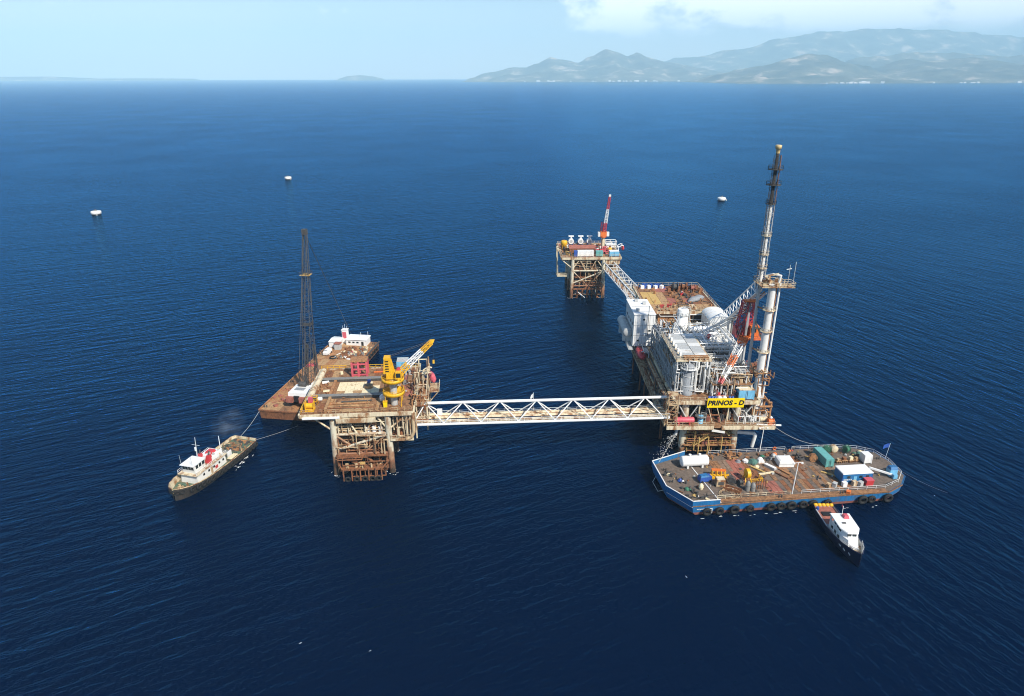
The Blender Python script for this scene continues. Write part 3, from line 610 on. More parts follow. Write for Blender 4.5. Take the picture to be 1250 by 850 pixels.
def quarters():
    t = thing('quarters_block', 'tall white accommodation block with a bright flat roof on the platform edge', 'building', (42.8, 216, 17.4))
    x0, x1, y0, y1, z0, z1 = 39.4, 46.2, 208.5, 224.5, 17.4, 28.4
    MB().box(x0, x1, y0, y1, z0 + .1, z1).build('wall', 'clean_white', t, True)
    m = MB(); m.loft([[(x0 - .2, y0 - .25, z1), (x1 + .2, y0 - .25, z1), (x1 + .2, y1 + .2, z1), (x0 - .2, y1 + .2, z1)], [(x0 - .2, y0 - .25, z1 + .3), (x1 + .2, y0 - .25, z1 + .12), (x1 + .2, y1 + .2, z1 + .12), (x0 - .2, y1 + .2, z1 + .3)]])
    rf = m.build('roof', 'clean_white', t, True)
    for y in (211, 216, 221): MB().box(x0 + .4, x1 - .4, y, y + .1, z1 + .31, z1 + .35).build('roof_seam', 'pale_grey', rf, True)
    for o in bpy.data.objects:
        if o.parent == rf: o.location = (-42.8, -216, -17.4)
    for z in (21.2, 24.8): MB().box(x0 - .05, x1 + .05, y0 - .08, y0 - .01, z, z + .14).build('wall_band', 'pale_grey', t, True)
    for x, z in ((42.6, 26.4), (44.6, 22.6), (41, 19.2)):
        w = MB().box(x - .45, x + .45, y0 - .1, y0 - .01, z, z + .7).build('window', 'white', t, True); 
        MB().box(x - .38, x + .38, y0 - .13, y0 - .101, z + .07, z + .63).build('pane', 'glass', t, True)
    for y in (211, 214, 217.5, 221):
        for z in (20, 24):
            MB().box(x0 - .09, x0 - .01, y, y + 1.1, z, z + .9).build('window', 'glass', t, True)
    for k in range(6): MB().box(x0 + .5 + k * 1.15, x0 + .56 + k * 1.15, y0 - .06, y0 - .005, 17.6, 28.3).build('wall_seam', 'pale_grey', t, True)
    for k in range(11): MB().box(x0 - .06, x0 - .005, y0 + .6 + k * 1.45, y0 + .66 + k * 1.45, 17.6, 28.3).build('wall_seam', 'pale_grey', t, True)
    for k, (x, y) in enumerate(((41, 212), (44.4, 219), (42.2, 222))): MB().cbox(x, y, z1 + .3, 1.1, 1.0, .7).build('roof_unit', 'pale_grey', t, True)
    MB().bar((43.9, y0 - .4, 21), (43.9, y0 - .4, 31.5), .09, 6).build('mast', 'dark_steel', t, True)
    m = MB(); m.box(x1, x1 + 1.2, y0, y1, 24.2, 24.3); m.rail([(x1 + 1.15, y0, 24.3), (x1 + 1.15, y1, 24.3)]); m.build('side_walkway', 'pale_grey', t, True)
    m = MB(); m.box(x0 - 1.6, x0, y0 - 2, y1 + 4, 17.0, 17.2); m.rail([(x0 - 1.6, y0 - 2, 17.2), (x0 - 1.6, y1 + 4, 17.2)], r=.06); m.build('side_walkway', 'pale_grey', t, True)
    MB().box(46.4, 47.9, 209.5, 216, 17.5, 22.5).build('annex', 'white', t, True)
quarters()
hvessel('grey round-ended tank hanging outside the white accommodation block', (38.0, 211, 21.4), (38.0, 224, 21.4), 1.55, 'pale_grey', 2.3, name='side_tank')
def vault_shelter():
    t = thing('vault_shelter', 'white round-roofed shelter beside the brown upper deck', 'shelter', (66, 208.5, 17.4))
    n = 12; arc = [(66 - 3.6 * math.cos(math.pi * i / n), 27.4 + 2.0 * math.sin(math.pi * i / n)) for i in range(n + 1)]
    m = MB(); m.loft([[(x, 203.6, z) for x, z in arc], [(x, 213.6, z) for x, z in arc]], True); m.build('vaulted_roof', 'clean_white', t, True)
    for y in (203.5, 206, 208.5, 211, 213.5):
        m = MB(); m.path([(66 + (x - 66) * 1.012, y, 27.4 + (z - 27.4) * 1.012) for x, z in arc], .07, 5); m.build('roof_rib', 'pale_grey', t, True)
    MB().box(62.5, 69.5, 203.7, 213.5, 17.5, 27.45).build('wall', 'white', t, True)
    MB().box(64.6, 66.4, 203.6, 203.69, 17.6, 19.8).build('door', 'pale_grey', t, True); MB().box(63.2, 64.1, 203.6, 203.69, 22.2, 23.2).build('window', 'glass', t, True)
    MB().bar((69.2, 202.6, 17.4), (69.2, 202.6, 29.6), .32, 8).build('exhaust_stack', 'steel', t, True)
vault_shelter()
vvessel('white upright tank in the middle of the production platform', (54.3, 206, 17.4), 1.75, 31.2, 'clean_white', flat=True)
vvessel('grey upright vessel inside the front corner frame of the production platform', (48.6, 172.6, 17.4), 1.55, 26.6, 'tarp', ring='white')
def scaffold():
    t = thing('scaffolding', 'scaffold of thin poles and boards against the grey insulated vessel', 'scaffolding', (45.2, 186, 17.4))
    for k in range(14):
        y = 174 + k * 2.1; h = 26.4 if k < 11 else 23.5
        for x in (44.75, 46.1): MB().bar((x, y, 17.4), (x, y, h), .07, 5).build('pole', 'pale_grey', t, True)
        if k < 13:
            for z in (19.4, 21.6, 23.8): MB().bar((44.75, y, z), (44.75, y + 2.1, z), .06, 5).build('ledger', 'pale_grey', t, True)
            if k % 2: MB().bar((44.7, y, 17.6), (44.7, y + 2.1, 23.6), .06, 5).build('brace', 'steel', t, True)
    for k, (y0, y1, z) in enumerate(((174, 184, 19.5), (184, 196, 21.7), (176, 190, 23.9))): MB().box(44.8, 46.0, y0, y1, z, z + .08).build('board', 'deck_tan' if k != 1 else 'tarp', t, True)
scaffold()
def cooler_bank():
    t = thing('air_cooler_bank', 'pale roof of air cooler panels on a tall cream frame', 'cooler', (50, 183, 27.2))
    MB().box(45, 54.8, 172.8, 193.2, 27.0, 27.35).build('frame', 'cream', t, True)
    for i in range(2):
        for j in range(7):
            x0, y0 = 47.3 + i * 3.5, 175.2 + j * 2.55; MB().box(x0, x0 + 3.3, y0, y0 + 2.4, 27.4, 27.75).build('cooler_panel', ('pale_grey', 'white', 'pale_grey')[(i + j) % 3], t, True)
    MB().box(47.3, 54.1, 173.4, 175.0, 27.4, 28.1).build('header_box', 'rust_light', t, True)
    for x in (48.5, 50, 51.5, 53): MB().bar((x, 173.3, 27.8), (x, 172.6, 27.8), .2, 8).build('nozzle', 'cream', t, True)
    for j in range(6): MB().cbox(46.9, 176.4 + j * 2.9, 27.4, .6, 1.0, .9).build('fan_motor', 'clean_white', t, True)
    MB().box(45.2, 46.5, 174, 193, 27.36, 27.42).build('walkway', 'steel', t, True)
    MB().rail([(54.7, 172.9, 27.35), (45.1, 172.9, 27.35), (45.1, 193, 27.35)], r=.06).build('railing', 'cream', t, True)
    m = MB()
    for p, q in (((45.3, 172.9, 17.4), (45.3, 172.9, 27)), ((54.5, 172.9, 17.4), (54.5, 172.9, 27))): m.bar(p, q, .24, 8)
    m.build('post', 'pale_grey', t, True)
    for x in (51.2, 53.4): MB().path([(x, 172.7, 27), (x, 172.2, 25.6), (x - .5, 172, 24.6), (x - .5, 172, 18)], .26, 8).build('pipe', 'white', t, True)
cooler_bank()
hvessel('long grey insulated vessel along the seaward edge below the coolers', (46.6, 179, 21.0), (46.6, 199, 21.0), 1.9, 'tarp', 1.7, name='insulated_vessel', nozzles=3, saddle='rust')
hvessel('grey drum under the dark flat roof behind the crane boom', (57.2, 182.6, 21.6), (63.6, 182.6, 21.6), 1.25, 'pale_grey', 2.9, name='process_drum')
def dark_roof():
    t = thing('equipment_canopy', 'dark flat canopy roof with white edge beams over the process drum', 'canopy', (60.4, 185.5, 17.4))
    MB().box(57.6, 63.4, 184.0, 187.2, 24.0, 24.2).build('roof', 'deck_grey', t, True)
    for y in (183.9, 187.3): MB().beam((57.4, y, 24.1), (63.6, y, 24.1), .25, .4).build('edge_beam', 'white', t, True)
    for x in (57.5, 63.5):
        MB().beam((x, 183.8, 24.1), (x, 187.4, 24.1), .25, .4).build('edge_beam', 'white', t, True)
        for y in (184.0, 187.2): MB().bar((x, y, 17.4), (x, y, 23.9), .16, 6).build('post', 'white', t, True)
dark_roof()
hvessel('long white drum lying across the process deck behind the white pipes', (55.6, 201.5, 26.0), (62.6, 201.5, 26.0), .95, 'clean_white', .5, name='white_drum')
def pipe_rack():
    t = thing('pipe_rack', 'row of parallel white pipes crossing the middle of the process deck', 'pipes', (60.5, 192, 24.9))
    for k in range(9):
        y = 187.2 + k * 1.35; r = (.3, .2, .42, .25, .34, .5, .22, .3, .4)[k]
        MB().path([(54.9, y, 22), (54.9, y, 25.2 + r), (65.6 - (k % 3) * .8, y, 25.2 + r), (65.6 - (k % 3) * .8, y, 22.5)], r, 8).build('pipe', 'white' if k % 4 else 'clean_white', t, True)
    for x in (57, 60.5, 64): MB().beam((x, 186.6, 25.0), (x, 199, 25.0), .25, .25).build('sleeper', 'pale_grey', t, True)
pipe_rack()
for k, (x, y, z, lab) in enumerate(((59.2, 192.5, 26.2, 'red valve on the white pipe rack'), (64.5, 208.2, 24.0, 'red hose reel by the white round-roofed shelter'))):
    t = thing('valve' if k == 0 else 'hose_reel', lab, 'valve' if k == 0 else 'reel', (x, y, z)); MB().bar((0, 0, 0), (0, 0, .6), .3, 8).build('stem', 'red', t); MB().torus((0, 0, .9), (0, 1, .3), .6, .16, 12, 5).build('wheel', 'red', t)
    MB().bar((0, -.35, .9), (0, .35, .9), .18, 8).build('hub', 'red', t)
container('light blue container with a cream roof behind the yellow name board', (64.0, 171.4, 17.42), R(0), 5.6, 4.1, 2.9, 'sky_blue', 'cream')
for k, (x, mt, lab) in enumerate(((54.2, 'royal_blue', 'blue drum group'), )): pass
for k, x in enumerate((54.0, 54.8, 55.6, 59.6, 60.4)):
    m = MB().lathe((0, 0, 0), [(.32, 0), (.34, .3), (.32, .31), (.34, .6), (.32, .61), (.34, .92), (.3, .93)], 12); o = m.build('barrel', 'royal_blue', None, loc=(x, 168.9, 17.42)); tag(o, ('blue barrel at the %s end of the row above the yellow name board' % ('near left', 0)[0]) if k == 0 else 'blue barrel in the row above the yellow name board', 'barrel', 'blue barrels above the name board')
    o['label'] = ('leftmost', 'second from the left', 'third from the left', 'fourth from the left', 'rightmost')[k] + ' blue barrel above the yellow name board'
for k, x in enumerate((56.8, 58.2)):
    m = MB(); m.loft([[(-.55, -.5, 0), (.55, -.5, 0), (.55, .5, 0), (-.55, .5, 0)], [(-.62, -.58, .45), (.62, -.58, .45), (.62, .58, .45), (-.62, .58, .45)], [(-.3, -.28, .95), (.3, -.28, .95), (.3, .28, .95), (-.3, .28, .95)]], True)
    o = m.build('bulk_bag', 'clean_white', None, loc=(x, 169.0, 17.42)); tag(o, 'white bulk bag between the two sets of blue barrels, %s' % ('nearer the grey vessel' if k == 0 else 'nearer the blue container'), 'bag', 'bulk bags above the name board')
hvessel('red horizontal tank on the lower deck corner beside the long bridge', (44.6, 166.8, 12.2), (49.6, 166.8, 12.2), .85, 'pink_red', .45, saddle='red', name='red_tank')
vvessel('small blue upright tank on the lower deck under the name board', (51.8, 167.6, 10.92), .75, 13.4, 'sky_blue', ring='steel', name='chemical_tank', cat='tank')
def lower_gear():
    t = thing('pump_skid', 'white pipe frames and pump skid on the lower deck below the container', 'skid', (66, 167.6, 10.95))
    for x in (-3.2, -1.2, 1.0): 
        m = MB(); m.beam((x - .8, -.6, 0), (x - .8, -.6, 2.2), .18, .18); m.beam((x + .8, -.6, 0), (x + .8, -.6, 2.2), .18, .18); m.beam((x - .9, -.6, 2.2), (x + .9, -.6, 2.2), .18, .18); m.build('pipe_frame', 'clean_white', t)
    MB().drum((2.4, .6, .8), (4.2, .6, .8), .7, 12).build('pump', 'cream', t); MB().cbox(.4, 1.2, 0, 2.2, 1.2, 1.5).build('housing', 'white', t)
    MB().box(-4.4, 4.6, -.2, 2.4, 0, .15).build('base', 'steel', t)
    m = MB(); pipes(m, -4, 4.4, -.4, 3, .3, 2.8, 12, (.06, .16)); m.build('pipework', 'white', t, kind='stuff')
    t = thing('winch', 'orange winch at the outer corner of the lower deck', 'winch', (70.9, 166.6, 10.95)); MB().bar((-.6, 0, .9), (.6, 0, .9), .6, 12).build('drum', 'orange', t)
    for s in (-1, 1): MB().bar((s * .65, 0, .9), (s * .75, 0, .9), .85, 12).build('flange', 'orange', t)
    MB().loft([[(-1, -.7, 0), (1, -.7, 0), (1, .7, 0), (-1, .7, 0)], [(-.8, -.3, .6), (.8, -.3, .6), (.8, .3, .6), (-.8, .3, .6)]]).build('frame', 'orange', t); MB().ball((0, .2, 1.9), .4).build('cowl', 'clean_white', t)
lower_gear()
def lifeboat(label, loc, rot, L=8.0, mat='red'):
    t = thing('lifeboat', label, 'lifeboat', loc, rot)
    rings = []
    for k, (y, w, b, h) in enumerate(((-.5, .35, .55, 1.5), (-.42, .85, .2, 1.7), (-.2, 1.15, 0, 1.9), (.15, 1.15, 0, 1.9), (.38, .8, .2, 1.7), (.5, .12, .8, 1.4))):
        rings.append([(w * L / 7.5 * x, y * L, z) for x, z in ((-.2, b), (.2, b), (.75, b + .35), (1, 1.0), (.8, h * .8), (.35, h), (-.35, h), (-.8, h * .8), (-1, 1.0), (-.75, b + .35))])
    MB().loft(rings, True).build('hull', mat, t)
    MB().loft([[(-.5, -.3 * L, 1.8), (.5, -.3 * L, 1.8), (.5, -.12 * L, 1.8), (-.5, -.12 * L, 1.8)], [(-.35, -.27 * L, 2.4), (.35, -.27 * L, 2.4), (.35, -.15 * L, 2.4), (-.35, -.15 * L, 2.4)]]).build('cockpit', mat, t)
    for s in (-1, 1):
        m = MB()
        for y in (-.15, 0, .15): m.cbox(s * 1.02 * L / 7.5, y * L, 1.2, .12, .6, .25)
        m.build('window', 'glass', t)
    return t
def davit(label, loc, rot, L=6, mat='pale_grey'):
    t = thing('davit', label, 'davit', loc, rot)
    for s in (-1, 1): MB().path([(1.8, s * L / 2, 0), (1.8, s * L / 2, 3.3), (.4, s * L / 2, 4.2), (-.6, s * L / 2, 3.9)], .2, 6).build('arm', mat, t)
    MB().bar((.4, -L / 2, 4.2), (.4, L / 2, 4.2), .16, 6).build('cross_beam', mat, t); MB().box(.6, 2.2, -L / 2 + 1, L / 2 - 1, 3.0, 3.2).build('platform', mat, t)
    for s in (-1, 1): MB().bar((-.1, s * L / 2, 4.0), (-.1, s * L / 2 * .8, 2.0), .04, 4).build('fall_wire', 'black', t)
    return t
lifeboat('red lifeboat slung under grey davits below the white accommodation block', (41.2, 203.5, 16.2), 0, 9.5)
davit('grey davit frame above the red lifeboat on the production platform', (41.4, 203.5, 14.9), 0, 6.6)
MB().box(40.4, 44.1, 198, 209, 14.7, 14.9).build('davit_platform', 'old_cream', D, True)
# loose gear on the upper deck
def upper_gear():
    for k, (x, y, r, mt, lab) in enumerate(((59.5, 240, 1.5, 'dark_steel', 'largest dark cable reel at the back of the brown upper deck'), (63.0, 241.5, 1.2, 'rust', 'rusty reel beside the dark reel on the upper deck'), (66.0, 240, 1.1, 'deck_red', 'dull red reel at the back corner of the upper deck'))):
        t = thing('cable_reel', lab, 'reel', (x, y, 26.9)); MB().bar((-.7, 0, r), (.7, 0, r), r * .6, 12).build('drum', mt, t)
        for s in (-1, 1): MB().bar((s * .7, 0, r), (s * .85, 0, r), r, 14).build('flange', mt, t)
    m = MB(); junk(m, 56, 68.5, 238, 245, 26.86, 60, (.4, 1.5), 1.7); o = m.build('scrap_heap', 'rust', None, True, (62, 241, 26.86)); tag(o, 'tangle of rusty scrap and hoses along the back of the upper deck', 'scrap', kind='stuff')
    m = MB(); junk(m, 47, 57, 243, 245.6, 26.86, 30, (.5, 1.2), 1.5); o = m.build('crate_row', 'royal_blue', None, True, (52, 244, 26.86)); tag(o, 'row of blue crates and bundles at the back rail', 'crates', kind='stuff')
    for k in range(4):
        o = MB().cbox(0, 0, 0, 1.3, 1.1, 1.2, .3 * k).build('crate', 'clean_white', None, loc=(48 + 2.4 * k, 242.6 + .3 * (k % 2), 26.9)); tag(o, 'white crate in front of the blue crates on the upper deck, %s' % ('leftmost', 'second from the left', 'third from the left', 'rightmost')[k], 'crate', 'white crates on the upper deck')
    m = MB(); a = R(-50)
    rings = []
    for k in range(7):
        s = -4.5 + k * 1.5; w = (.5, 1.2, 1.5, 1.4, 1.5, 1.1, .4)[k]; h = (.3, 1.1, 1.5, 1.2, 1.5, 1.1, .3)[k]
        rings.append([(c * w * math.cos(a) - s * math.sin(a), c * w * math.sin(a) + s * math.cos(a), z * h) for c, z in ((-1, 0), (-.8, .7), (-.2, 1), (.4, .95), (.9, .6), (1, 0))])
    o = m.loft(rings, True).build('covered_bundle', 'tarp', None, loc=(64.5, 229, 26.9)); tag(o, 'long grey tarpaulin bundle lying slantwise on the upper deck', 'bundle')
    t = thing('fire_monitor', 'small red pump unit at the middle of the upper deck', 'pump', (60.8, 234.5, 26.9)); MB().cbox(0, 0, 0, 1.2, 1.0, .8).build('body', 'red', t); MB().bar((0, 0, .8), (0, -.9, 1.6), .16, 8).build('spout', 'red', t); MB().ball((0, 0, 1.1), .35).build('dome', 'clean_white', t)
    for k, (x, y) in enumerate(((50.5, 219.5), (53.2, 220.3))):
        t = thing('gas_rack', 'rack of red bottles near the front of the upper deck, %s' % ('left one' if k == 0 else 'right one'), 'bottle rack', (x, y, 26.9), 0, 'bottle racks on the upper deck')
        for i in range(4): MB().lathe((-.6 + .4 * i, 0, 0), [(.17, 0), (.17, 1.2), (.05, 1.45), (.05, 1.6)], 8).build('bottle', 'red', t)
        MB().beam((-.9, 0, .9), (.9, 0, .9), .5, .06).build('frame', 'dark_steel', t)
    o = MB().rail([(0, 0, 0), (2.8, 0, 0), (2.8, 2, 0), (0, 2, 0)], 1.6, 1.4, .08, True).build('guard_frame', 'dark_steel', None, loc=(56, 219, 26.88)); tag(o, 'square guard frame round a hatch at the upper deck front', 'guard frame')
upper_gear()
for mt, n, bx, lab in (('old_cream', 60, (46, 69, 216.6, 221), 'cream and rusty fittings along the front of the upper deck'), ('dark_steel', 40, (58, 68.5, 222, 245), 'dark hoses and steel along the right side of the upper deck'), ('rust_light', 40, (46, 68, 222, 244), 'rusty offcuts scattered over the upper deck')):
    m = MB(); junk(m, *bx, 26.9, n, (.25, 1.1), 1.0); tag(m.build('deck_litter', mt, None, True, (57, 230, 26.9)), lab, 'litter', kind='stuff')

def flare_tower():
    t = thing('flare_tower', 'tall white flare tower with a sooty black top rising from the platform corner', 'flare tower', (68.2, 173, 10.9))
    MB().bar((68.2, 172.6, 10.9), (68.4, 172.6, 49.0), 1.0, 16, .95).build('column', 'white', t, True)
    MB().lathe((68.2, 172.6, 10.9), [(2.0, 0), (1.8, 1.5), (1.5, 5.5), (1.15, 7)], 16).build('footing', 'white', t, True)
    MB().bar((69.9, 172.2, 12), (70.2, 172.2, 49.5), .24, 8).build('riser', 'clean_white', t, True); MB().bar((69.7, 173.6, 12), (70.0, 173.6, 49), .16, 8).build('riser', 'rust_light', t, True)
    MB().bar((66.2, 176.2, 17.5), (66.3, 176.2, 49.5), .42, 12).build('riser', 'pale_grey', t, True); MB().bar((66.3, 176.2, 47), (66.3, 176.2, 69.5), .62, 14, .48).build('stack', 'white', t, True)
    MB().bar((66.3, 176.2, 69.5), (66.3, 176.2, 82), .46, 14, .40).build('stack_top', 'soot', t, True)
    MB().lathe((66.3, 176.2, 82), [(.5, 0), (.5, 1.0), (.72, 1.1), (.8, 1.9), (.6, 2.0)], 12).build('burner_tip', 'brass', t, True)
    MB().ladder((65.4, 175.4, 47), (65.6, 175.6, 81), .7, .07).build('ladder', 'soot', t, True)
    MB().lattice((66.3, 176.2, 69.8), (66.3, 176.2, 81.5), 1.4, 1.4, 1.2, 1.2, 8, .05, .035, up=(0, 1, 0)).build('cage', 'soot', t, True); MB().lattice((66.3, 176.2, 50), (66.3, 176.2, 69.5), 1.7, 1.7, 1.5, 1.5, 8, .05, .04, up=(0, 1, 0)).build('cage', 'pale_grey', t, True); MB().bar((67.3, 176.0, 49), (67.2, 176.0, 81.5), .12, 6).build('pilot_pipe', 'rust', t, True); MB().bar((67.1, 175.4, 49), (67.0, 175.4, 66), .12, 6).build('pilot_pipe', 'pale_grey', t, True)
    for z, mt in ((52.5, 'cream'), (56.2, 'cream'), (61.2, 'cream'), (69.4, 'soot'), (74.2, 'soot'), (78.0, 'soot')):
        big = z > 70; rr = 1.9 if big else 1.35
        m = MB().lathe((66.3, 176.2, z), [(.7, 0), (rr, 0), (rr, .12), (.7, .12)], 10); m.rail([(66.3 + rr * math.cos(a), 176.2 + rr * math.sin(a), z + .1) for a in [2 * math.pi * i / 8 for i in range(8)]], .9, 3, .05, True); m.build('stack_platform', mt, t, True)
    for z in (24, 30, 36, 42):
        m = MB().lathe((68.3, 172.6, z), [(1.1, 0), (1.75, 0), (1.75, .12), (1.1, .12)], 10); m.rail([(68.3 + 1.7 * math.cos(a), 172.6 + 1.7 * math.sin(a), z + .1) for a in [2 * math.pi * i / 8 for i in range(8)]], .9, 3, .05, True); m.build('column_platform', 'cream', t, True)
        MB().beam((68.3, 172.6, z - .2), (66.3, 176.2, z - .2), .3, .4).build('tie_beam', 'old_cream', t, True)
    # head platform
    MB().box(65.0, 71.6, 170.8, 178.0, 48.6, 48.8).build('head_platform', 'old_cream', t, True); MB().rail([(65, 170.8, 48.8), (71.6, 170.8, 48.8), (71.6, 178, 48.8), (65, 178, 48.8)], closed=True, r=.07).build('railing', 'cream', t, True)
    MB().box(71.4, 74.2, 172, 175.5, 48.2, 48.4).build('side_platform', 'old_cream', t, True); MB().rail([(71.6, 172, 48.4), (74.2, 172, 48.4), (74.2, 175.5, 48.4), (71.6, 175.5, 48.4)], r=.07).build('railing', 'cream', t, True)
    for x, h in ((72.4, 54.2), (73.8, 55.0)): MB().bar((x, 173, 48.4), (x, 173, h), .08, 5).build('antenna', 'pale_grey', t, True)
    MB().bar((71.6, 173, 53), (72.9, 173, 53.2), .1, 5).build('antenna', 'clean_white', t, True)
    MB().path([(69.8, 172.6, 49), (70.2, 172.6, 51.4), (68.4, 173.5, 51.6), (67.2, 175.5, 50.5)], .3, 8).build('pipe', 'white', t, True); MB().beam((65.4, 171.2, 51.6), (69, 171.2, 52.4), .3, .3).build('davit_arm', 'cream', t, True)
    m = MB(); junk(m, 66.6, 71, 171.2, 177.6, 48.8, 16, (.3, .9), 1.3); m.build('valve_gear', 'old_cream', t, True, kind='stuff')
    for p, q in (((68.3, 172.6, 20), (66.3, 176.2, 26)), ((68.3, 172.6, 32), (66.3, 176.2, 38)), ((68.2, 172.6, 17.5), (65, 178, 17.5))): MB().bar(p, q, .2, 6).build('brace', 'old_cream', t, True)
    m = MB(); pipes(m, 66.6, 71.2, 170, 178, 17.5, 25, 18, (.08, .22)); m.build('pipework', 'rust_light', t, True, kind='stuff')
    MB().box(66, 71.4, 176.5, 184, 21.8, 21.95).build('side_deck', 'rust', t, True); MB().rail([(71.4, 176.5, 22), (71.4, 184, 22)]).build('railing', 'cream', t, True)
    for y in (177, 183.5): MB().bar((71.2, y, 21.8), (67.4, y, 17), .18, 6).build('knee_brace', 'old_cream', t, True)
    m = MB(); junk(m, 67, 71, 177, 183.5, 22, 12, (.5, 1.2), 1.4); m.build('machinery', 'deck_red', t, True, kind='stuff')
flare_tower()
def flare_bridge():
    t = thing('flare_bridge', 'sloping white lattice bridge carrying a pipe up to the flare tower', 'bridge', (67.6, 190, 26))
    p, q = V((68.6, 204.5, 27.5)), V((67.4, 177.4, 45.2))
    d = (q - p).normalized(); a = V((1, 0, 0)); n = a.cross(d).normalized(); n = n if n.z > 0 else -n
    k = 9; top = []; bl = []; br = []
    for i in range(k + 1):
        c = p.lerp(q, i / k); top.append(c + n * 3.1 - a * 1.4); bl.append(c - a * 1.4); br.append(c + a * 1.4)
    MB().bar(top[0], top[-1], .2, 8).build('top_chord', 'clean_white', t, True); MB().bar(bl[0], bl[-1], .24, 8).build('bottom_chord', 'clean_white', t, True); MB().bar(br[0], br[-1], .24, 8).build('bottom_chord', 'clean_white', t, True)
    MB().bar(p + n * .8 + d * 1.5, q + n * .8, .45, 12).build('flare_pipe', 'white', t, True); MB().bar(p + n * .3 + a * .9, q + n * .3 + a * .9, .2, 8).build('pipe', 'rust_light', t, True)
    for i in range(k):
        MB().bar(bl[i], top[i], .12, 6).build('post', 'clean_white', t, True); MB().bar(top[i], bl[i + 1], .12, 6).build('lacing', 'clean_white', t, True); MB().bar(bl[i], br[i + 1], .1, 6).build('lacing', 'clean_white', t, True)
    MB().bar(bl[k], top[k], .26, 6).build('post', 'clean_white', t, True)
flare_bridge()
def red_crane():
    t = thing('pedestal_crane', 'orange pedestal crane with a lowered red and white boom beside the flare tower', 'crane', (65.3, 180.4, 17.4))
    MB().bar((65.3, 180.4, 17.4), (65.5, 180.4, 31), .95, 14, .85).build('pedestal', 'pale_grey', t, True)
    MB().lathe((65.5, 180.4, 31), [(1.6, 0), (2.4, .2), (2.4, .7), (1.5, .9)], 14).build('slew_ring', 'orange', t, True); MB().box(64.0, 70.2, 178.9, 182, 30.9, 31.1).build('crane_deck', 'orange', t, True); MB().rail([(64, 178.9, 31.1), (70.2, 178.9, 31.1), (70.2, 182, 31.1)], r=.06).build('railing', 'orange', t, True)
    MB().box(66.6, 69.0, 179.2, 182.2, 31.9, 35.0).build('machinery_house', 'orange', t, True)
    MB().box(66.8, 68.2, 179.05, 179.2, 33.2, 34.6).build('window', 'glass', t, True)
    m = MB(); m.lattice((63.6, 180.2, 31.9), (64.8, 180.6, 42), 2.2, 1.8, 1.6, 1.2, 6, .16, .1, up=(0, 1, 0)); m.build('gantry', 'red', t, True)
    m = MB(); m.lattice((67.4, 181.4, 32), (66.4, 180.8, 42), 1.8, 1.8, 1.2, 1.2, 6, .16, .1, up=(0, 1, 0)); m.build('gantry', 'red', t, True)
    MB().box(64.2, 67.2, 179.9, 181.5, 41.8, 42.3).build('gantry_head', 'orange', t, True); MB().bar((65.6, 180.6, 32), (65.7, 180.6, 41.5), .75, 12, .6).build('mast', 'tarp', t, True)
    m = MB(); m.box(62.4, 63.4, 178.6, 181.8, 31.9, 34.4); m.build('cab', 'red', t, True); MB().box(62.6, 63.2, 178.45, 178.6, 32.8, 34.0).build('window', 'glass', t, True)
    m = MB(); m.rail([(62.2, 178.4, 34.4), (63.6, 178.4, 34.4), (63.6, 182, 34.4), (62.2, 182, 34.4)], 1.2, 1.4, .06, True); m.build('railing', 'red', t, True)
    a, b = V((65.0, 178.8, 31.8)), V((57.3, 170.6, 22.4))
    for k, (s0, s1, mt) in enumerate(((0, .16, 'orange'), (.16, .42, 'clean_white'), (.42, .66, 'orange'), (.66, .94, 'clean_white'), (.94, 1.06, 'red'))):
        w0, w1 = 2.1 - 1.2 * s0, 2.1 - 1.2 * s1
        MB().lattice(a.lerp(b, s0), a.lerp(b, s1), w0, 1.5 - .7 * s0, w1, 1.5 - .7 * s1, 3, .15, .08).build('boom_section', mt, t, True)
    e = a.lerp(b, 1.05); MB().bar(e, e - V((0, 0, 3.2)), .05, 4).build('hoist_rope', 'black', t, True); MB().cbox(e.x, e.y, e.z - 4.1, .6, .6, 1.0).build('hook_block', 'red', t, True)
    for s in (-.5, .5): MB().bar((65.7 + s, 180, 42), a.lerp(b, .94), .05, 4).build('pendant', 'dark_steel', t, True)
red_crane()
m = MB()
for _ in range(260):
    u = rng.random(); x = 45.0 - 3.6 * u + rng.gauss(0, .3 + .9 * u); z = 7.2 - 7.0 * u * u + rng.gauss(0, .25); y = 166.9 + rng.gauss(0, .5) - 1.2 * u
    m.cbox(x, y, max(z, .05), .06, .06, .07 + .12 * rng.random())
tag(m.build('water_spray', 'clean_white', None, True, (44, 166.5, 0)), 'thin white water spray falling beside the platform leg', 'spray', kind='stuff')

